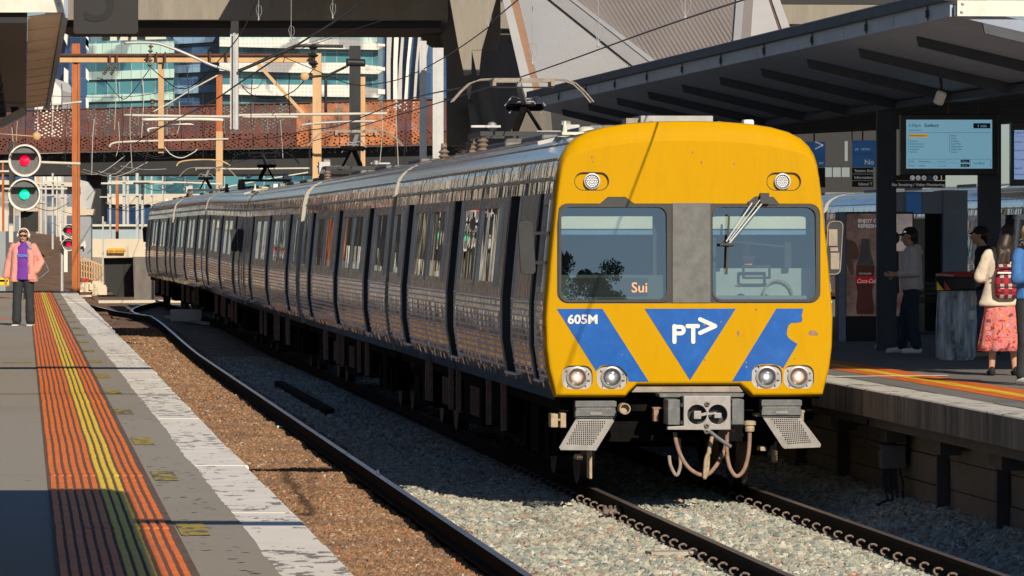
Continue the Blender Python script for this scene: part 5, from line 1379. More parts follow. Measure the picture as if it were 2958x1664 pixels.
# ---- masts and gantries
def post(name, label, cat, x0, x1, y0, y1, Y, mt, grp_=None, extra=None):
    t = thing(name, label, cat, at((x0 + x1) / 2, y1, Y), group=grp_)
    a = at(x0, y1, Y); b = at(x1, y0, Y); m = MB(); wx = b.x - a.x
    m.box(a.x, b.x, Y, Y + wx, min(a.z, -.3) if y1 > 399 else a.z, b.z); m.build('mast', M[mt], t, world=True)
    m = MB(); m.box(a.x + wx * .32, b.x - wx * .32, Y - .012, Y - .002, min(a.z, -.3) if y1 > 399 else a.z, b.z - .05); m.build('mast_web', M[mt], t, world=True)
    return t
g2 = thing('signal_gantry', 'tan steel portal frame with a rust-red left post crossing the tracks before the bridge', 'gantry', at(219, 940, 150))
def gbox(parent, name, x0, x1, y0, y1, Y, d, mt):
    m = MB(); a = at(x0, y1, Y); b = at(x1, y0, Y); m.box(a.x, b.x, Y, Y + d, a.z, b.z); return m.build(name, M[mt], parent, world=True)
gbox(g2, 'post', 209, 229.5, 126, 960, 150, .22, 'rust')
gbox(g2, 'post_flange', 208, 213, 126, 960, 149.96, .03, 'rust'); gbox(g2, 'post_flange', 225, 230.5, 126, 960, 149.96, .03, 'rust')
gbox(g2, 'beam', 173, 902, 161, 180, 149.9, .3, 'tan_post'); gbox(g2, 'beam_top_flange', 173, 902, 155, 160.5, 149.8, .5, 'rust_rail')
gbox(g2, 'drop_post', 457, 473, 181, 442, 150, .16, 'tan_post'); gbox(g2, 'post', 904, 928, 154, 960, 150, .24, 'tan_post')
gbox(g2, 'post_flange', 903, 907, 154, 960, 149.96, .03, 'tan_post')
m = MB(); m.bar(at(745, 185, 150), at(882, 334, 150), .09, .09); m.build('brace', M['tan_post'], g2, world=True)
gbox(g2, 'base_plate', 230, 262, 844, 852, 150.5, .6, 'rust_rail')
for (a, b, c, d) in ((315, 320, 155, 190), (335, 340, 155, 190), (450, 454, 150, 182), (475, 479, 150, 182), (605, 609, 150, 182), (652, 656, 150, 182)): gbox(g2, 'bracket', a, b, c, d, 149.7, .1, 'rust_rail')
def insul(name, p0, p1, r, n_, mt='insul'):
    m = MB(); p0 = Vector(p0); p1 = Vector(p1); d = (p1 - p0); L_ = d.length; prof = [(r * .3, 0)]
    for i in range(n_):
        h = L_ * (i + .15) / n_; prof += [(r * .35, h), (r, h + L_ * .3 / n_), (r * .35, h + L_ * .6 / n_)]
    prof.append((r * .3, L_)); m.lathe(prof, p0, d.normalized(), 10); return m
for a, b in (((318, 190), (299, 215)), ((336, 190), (320, 216)), ((436, 128), (432, 195)), ((440, 285), (441, 330)), ((905, 128), (909, 200))):
    insul('insulator', at(*a, 149.5), at(*b, 149.5), .09, 5).build('insulator', M['insul'], g2, world=True)
p4 = post('catenary_mast', 'slim rusty mast with tan foot standing between the bridge and the far cars', 'mast', 625, 642, 216, 560, 205, 'rust'); gbox(p4, 'mast_foot', 624, 643, 380, 560, 204.9, .3, 'tan_post')
post('catenary_mast', 'broad dark steel mast standing right of the tan portal frame', 'mast', 1009, 1041, 132, 560, 160, 'black_steel')
post('catenary_mast', 'thin tan mast just right of the broad dark mast', 'mast', 1042, 1055, 222, 560, 166, 'tan_post')
post('catenary_mast', 'slimmer of the two pale grey masts beside the concrete pier', 'mast', 1212, 1232, 118, 560, 110, 'galv')
post('catenary_mast', 'wider pale grey mast nearest the concrete pier', 'mast', 1250, 1281, 138, 560, 109, 'galv')
hp = thing('drop_mast', 'galvanised mast hanging down from the concrete beam with curved wire arms', 'mast', at(677, 80, 123.8))
gbox(hp, 'mast', 665, 688, 78, 374, 123.8, .2, 'galv'); gbox(hp, 'mast_cap', 667, 689, 60, 92, 123.7, .25, 'black'); gbox(hp, 'mast_web', 673, 680, 95, 372, 123.67, .02, 'alu')
def spline(pts, k=6):
    out = []
    for i in range(len(pts) - 1):
        p0 = pts[max(i - 1, 0)]; p1 = pts[i]; p2 = pts[i + 1]; p3 = pts[min(i + 2, len(pts) - 1)]
        for j in range(k):
            t = j / k; out.append(.5 * ((2 * p1) + (-p0 + p2) * t + (2 * p0 - 5 * p1 + 4 * p2 - p3) * t * t + (-p0 + 3 * p1 - 3 * p2 + p3) * t ** 3))
    return out + [pts[-1]]
def arm(parent, name, pts, Y, r, mt):
    m = MB(); m.tube(spline([at(x, y, Y) for x, y in pts]), r, 8); return m.build(name, M[mt], parent, world=True, smooth=True)
arm(hp, 'curved_arm', [(358, 124), (444, 124), (497, 139), (560, 165), (613, 189), (662, 203)], 123.7, .035, 'galv')
arm(hp, 'curved_arm', [(688, 205), (730, 188), (839, 139), (865, 133), (925, 133), (991, 134)], 123.7, .04, 'black_steel')
arm(hp, 'side_arm', [(890, 223), (930, 219), (950, 216), (1005, 190)], 123.7, .03, 'black_steel'); arm(hp, 'clamp', [(1000, 180), (1055, 182)], 123.3, .09, 'black_steel')
m = MB(); m.ball(at(880, 221, 123.6), .11, .06, .11); m.build('weight_disc', M['tan_post'], hp, world=True, smooth=True)
insul('i', at(905, 126, 123.6), at(905, 197, 123.6), .13, 3).build('insulator', M['black_steel'], hp, world=True)
arm(hp, 'down_tube', [(941, 222), (941, 325)], 123.7, .035, 'black_steel')
arms = [('pale long registration tube across the tan frame', [(358, 333), (640, 337), (700, 333), (1118, 328)], 148, .04, 'light_bar'),
        ('short white flat bar below the long registration tube', [(410, 346), (560, 344), (645, 347)], 148.5, .045, 'white_paint'),
        ('bent white tube hanging from the long registration tube', [(430, 380), (432, 372), (500, 362), (548, 359), (565, 368)], 148.5, .028, 'white_paint'),
        ('pale double tube curving down at its left end above the dark girder', [(315, 425), (335, 412), (440, 407), (520, 405), (660, 402)], 170, .035, 'light_bar'),
        ('grey tube beside the broad dark mast', [(870, 362), (905, 357), (990, 352), (1085, 350)], 150, .035, 'galv'),
        ('thin pale tube above the car roofs at right of the slim rusty mast', [(620, 487), (700, 488), (895, 486)], 180, .03, 'light_bar'),
        ('pale tube above the last cars at the left', [(430, 528), (520, 527), (640, 532)], 190, .035, 'light_bar'),
        ('pale tube crossing left behind the signal heads', [(-20, 468), (60, 467), (150, 470), (232, 473)], 131, .035, 'light_bar'),
        ('short pale tube left of the rust-red post below the canopy', [(90, 297), (120, 300), (160, 302), (236, 294)], 147, .03, 'light_bar'),
        ('thin pale tube beneath the first registration tube', [(700, 338), (860, 338)], 147, .03, 'light_bar'),
        ('straight diagonal tube rising to the slim rusty mast', [(440, 324), (480, 303), (560, 255), (628, 218)], 150, .022, 'light_bar'),
        ('brownish drooping arm above the dark gap right of the tunnel', [(510, 480), (520, 468), (560, 462), (630, 463), (665, 478)], 175, .025, 'tan_post'),
        ('slanting pale tube over the far car roofs', [(640, 543), (760, 520), (890, 498)], 178, .025, 'light_bar')]
for lab, pts, Y, r, mt in arms:
    m = MB(); m.tube(spline([at(x, y, Y) for x, y in pts]), r, 8); tag(m.build('registration_arm', M[mt], smooth=True), lab, 'wire support', 'overhead line support tubes')
b = MB(); b.ball(at(106, 394, 118), .1, .06, .1); b.tube([at(-10, 386, 118), at(100, 394, 118)], .012, 5); tag(b.build('round_lamp', M['tan_post'], smooth=True), 'small round tan disc on a thin arm above the upper signal head', 'disc')
# more masts far down the line
random.seed(21)
ORD = 'first second third fourth fifth sixth seventh eighth ninth tenth eleventh twelfth thirteenth fourteenth fifteenth sixteenth seventeenth'.split()
mastspec = [(8, 470, 700), (38, 520, 680), (108, 505, 640), (118, 520, 720), (132, 505, 660), (152, 500, 745), (164, 520, 760), (180, 505, 700), (302, 505, 690), (318, 505, 655), (338, 500, 680), (358, 500, 600), (369, 505, 640), (396, 500, 670), (411, 505, 640), (438, 500, 560), (470, 505, 540)]
for k, (px, y0, y1) in enumerate(mastspec):
    Y = 225 + (k * 37 % 160); wd = random.choice([3.5, 5, 6.5, 8]); mt = random.choice(['galv', 'tan_post', 'light_bar', 'rust', 'galv'])
    t = thing('catenary_mast', ORD[k] + ' distant slim mast seen under the bridge, counted from the left', 'mast', at(px, 700, Y), group='distant masts beyond the bridge')
    gbox(t, 'mast', px - wd / 2, px + wd / 2, y0 - 40 if y0 > 510 else y0, 720, Y, .3, mt)
    gbox(t, 'cross_arm', px - 26, px + 30, y0 + 22, y0 + 27, Y - .1, .1, 'light_bar')
    if k % 2: gbox(t, 'cross_arm', px - 30, px + 16, y0 + 62, y0 + 66, Y - .1, .1, 'galv')
# ---- signals
def signal(label, heads, Y, r, post_, bk):
    t = thing('railway_signal', label, 'signal', at(post_[0], post_[2], Y))
    for (x, y, c) in heads:
        p = at(x, y, Y); rr_ = r * Y / FOC
        m = MB(); m.lathe([(rr_ * .98, 0), (rr_ * .98, .05), (rr_ * .3, .18), (.02, .2)], p, (0, 1, 0), 32); h = m.build('signal_head', M['dark_plate'], t, world=True, smooth=True, auto=30)
        m = MB(); m.lathe([(rr_ * .86, .0), (rr_ * .86, -.05), (rr_ * .90, -.08), (rr_ * .99, -.08), (rr_ * 1.01, -.04), (rr_ * 1.01, .02)], p, (0, 1, 0), 32, cap=False); m.build('target_ring', M['white_paint'], h, world=False, smooth=True, auto=30).location = (-Vector(t.location)) if False else (0, 0, 0)
        ring = h.children[0]
        inv = Matrix.Translation(-Vector(t.location)); ring.data.transform(inv)
        m = MB(); m.box(p.x - rr_ * .8, p.x + rr_ * .8, Y - .28, Y - .02, p.z + rr_ * .42, p.z + rr_ * .47); m.build('hood', M['black'], t, world=True)
        m = MB(); m.lathe([(rr_ * .30, 0), (rr_ * .30, -.05), (rr_ * .2, -.07)], p, (0, 1, 0), 20); m.build('lens', M[c], t, world=True, smooth=True, auto=30)
    x, y0, y1 = post_; a = at(x - 3.5, y1, Y + .3); b_ = at(x + 3.5, y0, Y + .3)
    m = MB(); m.box(a.x, b_.x, Y + .22, Y + .32, -.2, b_.z); m.build('signal_post', M[bk], t, world=True)
    return t
s1 = signal('two round white-rimmed signal heads, red above green, by the left platform end', [(72, 464, 'sig_red'), (71, 562, 'sig_green')], 128, 47, (72, 500, 900), 'black')
m = MB(); m.bar(at(60, 640, 128.3), at(110, 640, 128.3), .1, .5); m.build('equipment_box', M['black'], s1, world=True)
signal('pair of small round signal heads both showing red, half hidden by the rust-red post', [(200, 667, 'sig_red'), (199, 706, 'sig_red')], 175, 19.5, (180, 680, 830), 'galv')
t = thing('signal_post', 'pale grey slim post left of the upper signal head', 'post', at(32, 700, 140)); gbox(t, 'mast', 26, 38, 410, 700, 140, .1, 'light_bar')
t = thing('white_marker_post', 'short white tubular post hanging beside the small red signals', 'post', at(190, 790, 172)); gbox(t, 'tube', 185, 195, 722, 786, 172, .1, 'white_paint')
gbox(t, 'tube', 173, 177, 640, 696, 172, .1, 'white_paint')
t = thing('thin_pole', 'thin grey pole standing left of the last car', 'pole', at(297, 850, 192)); gbox(t, 'mast', 295, 299.5, 625, 850, 192, .06, 'galv'); gbox(t, 'pole_box', 282, 300, 812, 827, 191.8, .2, 'galv')

# ---- wires
def wire(label, pts, r=.012, mt='wire', k=8, cat='overhead wire', grp_=None):
    m = MB(); pts = [Vector(p) for p in pts]; m.tube(spline(pts, k) if len(pts) > 2 else pts, r, 5); return tag(m.build('overhead_wire', M[mt], smooth=True), label, cat, grp_)
def trackwire(off, z, Ys, fx, sag=0):
    return [(fx(Y) + (off[i % len(off)] if isinstance(off, list) else off), Y, (z[i] if isinstance(z, list) else z)) for i, Y in enumerate(Ys)]
Ys = [10, 30, 52.3, 71, 100, 131, 160, 200, 255]
wire('contact wire over the train touching the raised pantograph', [(XC(Y) + o, Y, z) for Y, o, z in zip(Ys, (-.1, .5, .12, -.03, -.1, .05, .1, 0, 0), (5.0, 4.95, 4.90, 4.80, 4.8, 4.85, 4.9, 4.9, 4.9))], .0095)
wire('catenary wire sagging above the train contact wire', [at(1900, -330, 45), at(1440, 46, 90), at(1409, 80, 93), at(1290, 162, 104), at(1173, 222, 115), at(1081, 243, 123), at(1008, 242, 130), at(909, 202, 140), at(760, 140, 158)], .012)
wire('contact wire over the left track slanting up to the right', [at(1500, -345, 40), at(1054, 0, 50), at(961, 66, 55), at(839, 142, 63), at(700, 234, 72), at(600, 300, 84), at(480, 360, 105), at(380, 420, 128)], .012)
wire('dark wire rising steeply past the hanging mast', [at(765, -60, 95), at(700, 90, 110), at(618, 190, 128), at(560, 245, 131), at(515, 255, 132), at(470, 225, 133), at(430, 190, 150)], .014)
wire('dark wire passing diagonally below the curved arms', [at(1300, -20, 80), at(1100, 60, 95), at(839, 139, 128)], .006)
wire('drooping cable between the tan frame and the slim rusty mast', [at(280, 225, 150), at(305, 235, 150), at(345, 280, 150), at(372, 278, 150), at(432, 200, 150)], .014)
wire('long low wire crossing behind the tan frame', [at(130, 277, 155), at(360, 280, 155), at(500, 258, 155), at(640, 218, 155), at(960, 110, 155)], .010)
wire('wire looping below the glass office reflections', [at(700, 250, 140), at(730, 275, 140), at(790, 283, 140), at(850, 262, 140), at(905, 200, 140)], .014)
wire('lower wire to the distant pantograph', [at(1340, 252, 75), at(1170, 290, 95), at(981, 362, 115), at(880, 378, 125), at(770, 400, 145), at(600, 405, 170)], .012)
wire('pale sagging wire right of the hanging mast', [at(688, 240, 129), at(720, 256, 129), at(745, 252, 129), at(762, 225, 129)], .009)
wire('drooping green-grey cable above the dark girder', [at(475, 425, 165), at(495, 447, 165), at(525, 456, 165), at(560, 440, 165), at(570, 430, 165)], .018, 'light_bar')
random.seed(33)
for k in range(46):
    px = random.uniform(30, 640) if k < 34 else random.uniform(640, 1200); y0 = random.uniform(190, 380); Y = random.uniform(135, 240)
    m = MB(); m.tube(spline([at(px, y0, Y), at(px + random.uniform(-6, 6), y0 + 60, Y), at(px + random.uniform(-12, 12), y0 + random.uniform(90, 190), Y)], 4), .012, 4)
    tag(m.build('dropper_wire', M['wire' if k % 3 else 'light_bar']), 'thin vertical dropper wire among the overhead lines', 'overhead wire', 'thin droppers of the overhead lines')
for k in range(22):
    px = random.uniform(0, 560); y0 = random.uniform(415, 640); Y = random.uniform(150, 300); dx = random.uniform(60, 190)
    m = MB(); m.tube(spline([at(px, y0, Y), at(px + dx / 2, y0 + random.uniform(6, 26), Y + 4), at(px + dx, y0 + random.uniform(-30, 30), Y + 8)], 5), .014, 4)
    tag(m.build('overhead_wire', M['wire' if k % 2 else 'light_bar']), 'thin slack wire crossing under the bridge', 'overhead wire', 'slack wires under the bridge')
for k, (px, py) in enumerate(((841, 120), (1538, 190), (1410, 80), (961, 55), (1728, 138), (1979, 62), (747, 60))):
    Y = FOC * 2.25 / (HZ - py) if px > 1450 else 100
    m = MB(); p = at(px, py, Y); m.tube([p, p + Vector((0, 0, 1.4))], .005, 4); m.ball(p + Vector((0, 0, .03)), .018, .018, .028, 8, 5)
    m.tube([p + Vector((.0, 0, .04)), p + Vector((.06, 0, .16)), p + Vector((.05, 0, .28)), p + Vector((-.02, 0, .3)), p + Vector((-.05, 0, .22)), p + Vector((0, 0, .05))], .004, 4)
    tag(m.build('wire_clip', M['galv']), ('looped clip on the wire just right of the hanging mast', 'looped clip above the raised pantograph at the orange roof trim', 'small clip on the wire crossing the concrete pier', 'clip near the top centre on the left track wire', 'looped clip in front of the ridge band of the folded roof', 'looped clip in front of the brown corrugated roof sheet', 'clip at the top beside the hanging mast cap')[k], 'wire clip', 'looped clips on the overhead wires')

# ---- city beyond
def glassy(name, c1, c2, sx, sz, frame=(.35, .42, .42), rough=.15, mortar=.04):
    m = bpy.data.materials.new(name); m.use_nodes = True; n, l = nodes_of(m); p = n['Principled BSDF']
    tc = n.new('ShaderNodeTexCoord'); mp = n.new('ShaderNodeMapping'); mp.inputs['Rotation'].default_value = (R(90), 0, 0); l.new(tc.outputs['Object'], mp.inputs[0])
    b = n.new('ShaderNodeTexBrick'); b.offset = 0; b.inputs['Color1'].default_value = (*c1, 1); b.inputs['Color2'].default_value = (*c2, 1); b.inputs['Mortar'].default_value = (*frame, 1)
    b.inputs['Scale'].default_value = 1; b.inputs['Brick Width'].default_value = sx; b.inputs['Row Height'].default_value = sz; b.inputs['Mortar Size'].default_value = mortar; b.inputs['Bias'].default_value = -.1
    l.new(mp.outputs[0], b.inputs['Vector'])
    nz = n.new('ShaderNodeTexNoise'); nz.inputs['Scale'].default_value = .16; nz.inputs['Detail'].default_value = 2; nz.inputs['Distortion'].default_value = 1.2; l.new(tc.outputs['Object'], nz.inputs[0])
    rp = n.new('ShaderNodeValToRGB'); rp.color_ramp.elements[0].position = .42; rp.color_ramp.elements[1].position = .5; rp.color_ramp.elements[0].color = (.45, .45, .5, 1); rp.color_ramp.elements[1].color = (1, 1, 1, 1); l.new(nz.outputs[0], rp.inputs[0])
    mx = n.new('ShaderNodeMixRGB'); mx.blend_type = 'MULTIPLY'; mx.inputs[0].default_value = 1; l.new(b.outputs[0], mx.inputs[1]); l.new(rp.outputs[0], mx.inputs[2])
    l.new(mx.outputs[0], p.inputs['Base Color']); p.inputs['Roughness'].default_value = rough; M[name] = m
glassy('g_teal', (.05, .17, .22), (.10, .30, .33), 1.6, 3.2)
glassy('g_blue', (.02, .05, .12), (.04, .10, .20), 1.9, 3.2, frame=(.08, .14, .22))
glassy('g_navy', (.03, .07, .16), (.05, .11, .24), 1.4, 3, frame=(.10, .16, .26))
glassy('g_spandrel', (.42, .60, .54), (.48, .66, .60), 1.3, 4, frame=(.2, .32, .3), rough=.4)
glassy('g_spandrel_blue', (.16, .28, .42), (.2, .33, .46), 1.3, 4, frame=(.1, .18, .3), rough=.4)
glassy('g_screen', (.66, .66, .60), (.58, .58, .52), .5, .5, frame=(.75, .75, .69), rough=.6, mortar=.12)
glassy('w_grid', (.10, .13, .16), (.2, .26, .33), 1.5, 2.4, frame=(.62, .56, .46), rough=.4, mortar=.35)
YB = 700
gb = thing('office_building', 'glass office block with pale green bands, left wing, above the rusty bridge', 'building', at(380, 700, YB))
slab('glass_wall', [(252, 120), (502, 112), (502, 720), (252, 720)], YB, 30, 'g_teal', gb)
for y0, y1 in ((124, 157), (205, 228), (272, 292)): slab('spandrel_band', [(250, y0 + 3), (503, y0 - 6), (503, y1 - 4), (250, y1 + 3)], YB - .6, 1, 'g_spandrel', gb)
m = MB()
for y in (100, 108, 196, 280): m.add([at(248, y, YB - 2), at(256, y + 10, YB - 2), at(256, y + 40, YB - 2), at(248, y + 30, YB - 2)], [(0, 1, 2, 3)])
m.build('corner_fin', M['white_paint'], gb, world=True)
gb = thing('office_building', 'dark blue glass block in the shade between the two pale banded wings', 'building', at(560, 700, YB + 12))
slab('glass_wall', [(480, 95), (640, 80), (640, 720), (480, 720)], YB + 10, 20, 'g_blue', gb)
for (a, b_, c, d) in ((97, 84, 128, 120), (190, 182, 212, 205), (248, 244, 272, 266)): slab('spandrel_band', [(500, a), (634, b_), (634, d), (500, c)], YB + 9, 1, 'g_spandrel_blue', gb)
gb = thing('office_building', 'glass office block with white perforated sunshade bands, right wing', 'building', at(870, 700, YB))
slab('glass_wall', [(634, 60), (1092, 60), (1092, 720), (634, 720)], YB, 30, 'g_teal', gb)
slab('spandrel_band', [(634, 60), (1090, 60), (1090, 122), (634, 112)], YB - .8, 1, 'g_spandrel', gb)
for y0, y1 in ((113, 138), (180, 208), (244, 276)):
    slab('sunshade_band', [(634, y0), (1000, y0 + 1), (1102, y0 + 12), (1110, y0 + 22), (1092, y1 + 6), (1000, y1 + 4), (860, y1 + 2), (634, y1 - 4)], YB - 1.6, 1.4, 'g_screen', gb)
    m = MB(); a = at(1092, y1 - 4, YB - 1.7); b_ = at(1112, y0 + 14, YB - 1.7); m.box(a.x, b_.x, YB - 1.7, YB + 4, a.z, b_.z); m.build('balcony_end', M['white_paint'], gb, world=True)
gb = thing('office_building', 'slab of dark navy glass at the right end of the office block', 'building', at(1100, 700, YB + 40))
slab('glass_wall', [(1080, -60), (1118, -60), (1118, 720), (1080, 720)], YB + 35, 20, 'g_navy', gb)
gb = thing('tower_block', 'silvery tower with tall curving vertical folds left of the concrete pier', 'building', at(1180, 700, 640))
slab('tower_core', [(1112, -60), (1320, -60), (1320, 720), (1112, 720)], 640, 20, 'g_navy', gb)
for (xa, xb, wa, wb, mt) in ((1118, 1118, 16, 10, 'trim_grey'), (1140, 1136, 14, 12, 'white_paint'), (1163, 1146, 7, 14, 'trim_grey'), (1186, 1166, 10, 9, 'white_paint'), (1212, 1192, 9, 8, 'trim_grey'), (1240, 1210, 8, 7, 'trim_grey')):
    pts = [(xa, 60), (xa + wa, 60), ((xa + xb) / 2 + (wa + wb) / 2 - 3, 180), (xb + wb, 320), (xb, 320), ((xa + xb) / 2 - 2, 190)]
    slab('facade_fold', pts, 638, 1.5, mt, gb)
gb = thing('tower_block', 'dark blue glass tower between the left canopy and the pale banded offices', 'building', at(205, 700, 760))
slab('glass_wall', [(130, -60), (262, -60), (262, 720), (130, 720)], 760, 20, 'g_navy', gb)
for pts in ([(185, 75), (196, 90), (193, 130), (184, 110)], [(185, 195), (197, 205), (196, 250), (187, 272), (184, 240)], [(150, 215), (165, 235), (176, 300), (160, 315), (140, 315)]): slab('facade_fold', pts, 757, 1.5, 'white_paint', gb)
gb = thing('apartment_building', 'cream apartment block showing above the pale banded offices', 'building', at(380, 700, 900))
slab('building_wall', [(271, 80), (480, 60), (480, 720), (271, 720)], 900, 20, 'cream', gb)
for q in ((297, 318, 99, 114), (342, 348, 90, 108), (374, 380, 90, 108), (400, 420, 66, 118), (270, 276, 80, 130)): slab('window', [(q[0], q[2]), (q[1], q[2]), (q[1], q[3]), (q[0], q[3])], 899, .6, 'glass_dark', gb)
gb = thing('apartment_building', 'white block with small square windows low at the left behind the bridge', 'building', at(150, 700, 500))
slab('building_wall', [(100, 262), (145, 222), (178, 260), (186, 720), (100, 720)], 500, 20, 'white_paint', gb)
for q in ((128, 280), (142, 255), (158, 300), (126, 305), (140, 303), (170, 300)): slab('window', [(q[0], q[1]), (q[0] + 7, q[1]), (q[0] + 7, q[1] + 7), (q[0], q[1] + 7)], 499.6, .3, 'glass_dark', gb)
gb = thing('tower_block', 'wide blue-grey office slab far behind the bridge at the left edge', 'building', at(60, 700, 1000))
slab('glass_wall', [(-300, 120), (140, 120), (140, 720), (-300, 720)], 1000, 20, 'g_navy', gb)
gb = thing('depot_building', 'low cream depot building with rows of windows seen under the bridge', 'building', at(180, 700, 400))
slab('building_wall', [(-60, 530), (258, 540), (258, 705), (-60, 705)], 400, 15, 'w_grid', gb); slab('roof', [(-62, 518), (262, 530), (262, 541), (-62, 531)], 399, 17, 'cream_wall', gb)
gb = thing('depot_building', 'blue glazed depot shed seen under the bridge behind the far masts', 'building', at(420, 700, 420))
slab('building_wall', [(262, 500), (900, 490), (900, 700), (262, 700)], 420, 15, 'g_teal', gb)
slab('cladding_band', [(262, 560), (900, 560), (900, 590), (262, 590)], 419, .5, 'cream_wall', gb); slab('cladding_band', [(262, 600), (900, 600), (900, 650), (262, 650)], 419, .5, 'g_navy', gb)
gb = thing('tower_block', 'large grey building closing the view between the pier and the canopy', 'building', at(1700, 700, 300))
slab('building_wall', [(1300, 250), (2700, 250), (2700, 690), (1300, 690)], 300, 15, 'black', gb)
# tarp-yellow bits beyond the platform end at the left edge
b = MB(); b.cbox(at(8, 817, 150), .4, .4, .18); b.cbox(at(12, 808, 150), .25, .4, .12); tag(b.build('yellow_bag', M['tact_yellow']), 'yellow bundle at the left edge beyond the platform end', 'bag')
b = MB(); a = at(-60, 770, 170); b.box(a.x, at(16, 0, 170).x, 170, 178, -.2, at(0, 668, 170).z); tag(b.build('parked_wagon', M['blue_grey']), 'blue-grey wagon body cut by the left edge of the view', 'wagon')
# unseen striped wall added on the left to streak reflections in the train's side
sb = thing('reflection_wall', 'long dark wall with pale strips, added left of the view to streak the train reflections', 'building', (-34, 220, -.3))
random.seed(77); P0 = Vector((-12.6, 106, 0)); P1 = Vector((-27.2, 238, 0)); d = (P1 - P0).normalized()
m = MB(); m.bar(P0 + Vector((0, 0, 5.2)), P1 + Vector((0, 0, 5.2)), 1.0, 11.0); m.build('building_wall', M['black'], sb, world=True)  # black backing of the added reflection wall, not a real building
q = 1.0
while q < 128:
    c = P0 + d * q + Vector((.62, -.12, 0)); wq = random.choice((.12, .2, .35, .6, 1.1)); m = MB(); h0 = random.uniform(-.2, 2.2); h1 = random.uniform(2.6, 5.4)
    m.bar(c + Vector((0, 0, (h0 + h1) / 2)), c + d * wq + Vector((0, 0, (h0 + h1) / 2)), .25, h1 - h0); m.build('reflection_strip', M[random.choice(('white_paint', 'cream', 'black', 'black', 'black', 'galv', 'black', 'concrete', 'black'))], sb, world=True)
    if random.random() < .8: m = MB(); h0 = random.uniform(5.5, 7); h1 = random.uniform(7.5, 10.5); m.bar(c + Vector((0, 0, (h0 + h1) / 2)), c + d * wq + Vector((0, 0, (h0 + h1) / 2)), .25, h1 - h0); m.build('reflection_strip', M[random.choice(('white_paint', 'cream', 'end_white', 'concrete'))], sb, world=True)
    q += wq + random.uniform(1.2, 7)
m = MB(); m.box(-75, -27.4, 250, 256, -.3, 12); m.build('reflection_wing', M['black'], sb, world=True)
q = -27.6
while q > -74:
    wq = random.choice((.35, .6, 1.2, 2.0)); h0 = random.uniform(-.2, 2); h1 = random.uniform(4, 9)
    m = MB(); m.box(q - wq, q, 249.7, 250, h0, h1); m.build('reflection_strip', M[random.choice(('white_paint', 'cream', 'black', 'black', 'black', 'galv', 'black', 'concrete', 'black'))], sb, world=True); q -= wq + random.uniform(.8, 4.5)
# surroundings on the left, mirrored in the train's polished side
for i, (x0, x1, y0, y1, h, mt) in enumerate(((-34, -26, 60, 110, 7, 'cream_wall'), (-46, -34, 120, 190, 12, 'concrete'), (-30, -24, 20, 50, 5, 'concrete_dark'))):
    gb = thing('side_building', ['cream shed beyond the left platform outside the view', 'tall concrete block beyond the left platform outside the view', 'low dark shed beyond the left platform outside the view'][i], 'building', ((x0 + x1) / 2, (y0 + y1) / 2, -.3))
    m = MB(); m.box(x0, x1, y0, y1, -.3, h); m.build('building_wall', M[mt], gb, world=True)
    m = MB()
    yy = y0 + 2
    while yy < y1 - 3:
        m.box(x1, x1 + .06, yy, yy + 1.6, 1.5, h - 1.2); yy += 3.4
    m.build('window', M['glass_dark'], gb, world=True)
# ================================================================ RIGHT PLATFORM THINGS
def wbox(parent, name, x0, x1, y0, y1, z0, z1, mt, bevel=0):
    m = MB(); m.box(x0, x1, y0, y1, z0, z1); return m.build(name, M[mt], parent, world=True, bevel=bevel)
def pxbox(parent, name, x0, x1, y0, y1, Y, d, mt, bevel=0):
    a = at(x0, y1, Y); b = at(x1, y0, Y); return wbox(parent, name, a.x, b.x, Y, Y + d, a.z, b.z, mt, bevel)
def ptext(parent, name, body, x, y, hpx, Y, mt, **k):       # hpx: cap height in photo pixels
    return text(name, body, hpx * Y / FOC / .70, M[mt], parent, at(x, y, Y), world=True, **k)
# departure screens
def dscreen(label, x0, x1, y0, y1, b, Y):
    t = thing('departure_screen', label, 'screen', at((x0 + x1) / 2, y0 - 40, Y))
    pxbox(t, 'case', x0, x1, y0, y1, Y, .25, 'screen_case', .01); pxbox(t, 'display', x0 + b[0], x1 - b[1], y0 + b[2], y1 - b[3], Y - .008, .01, 'scr')
    pxbox(t, 'bracket', (x0 + x1) / 2 - 4, (x0 + x1) / 2 + 4, y0 - 50, y0, Y + .1, .05, 'black_steel'); return t
ds = dscreen('large departure screen showing the 2:50pm Sunbury train in one minute', 2602, 2884, 330, 506, (16, 18, 16, 19), 66)
Yt = 65.985
zx = lambda x: 2350 + .3451 * x
zy = lambda y: 300 + .3451 * y
def dt(body, x, y, h, mt='scr_text', **k): return ptext(ds, 'screen_text', body, zx(x), zy(y), h, Yt, mt, ext=.0005, **k)
dt('2:50pm', 795, 192, 8.5, 'text_grey'); dt('Sunbury', 928, 192, 9, bold=.001); dt('Limited express', 795, 225, 4)
pxbox(ds, 'minute_box', zx(1338), zx(1480), zy(162), zy(205), Yt - .002, .001, 'scr_text'); ptext(ds, 'screen_text', '1 min', zx(1370), zy(196), 8.5, Yt - .004, 'scr', ext=.0005)
for a in ((795, 1480, 240, 242), (795, 1480, 462, 464), (795, 797, 240, 405), (1138, 1140, 240, 405), (795, 1230, 496, 497), (1312, 1314, 464, 530), (795, 797, 464, 530), (1480, 1482, 464, 530)): pxbox(ds, 'screen_rule', zx(a[0]), zx(a[1]), zy(a[2]), zy(a[3]), Yt, .001, 'text_grey')
pxbox(ds, 'stop_highlight', zx(800), zx(955), zy(254), zy(278), Yt - .002, .001, 'scr_orange'); ptext(ds, 'screen_text', 'North Melbourne', zx(806), zy(272), 4.2, Yt - .004, 'scr_text', ext=.0005)
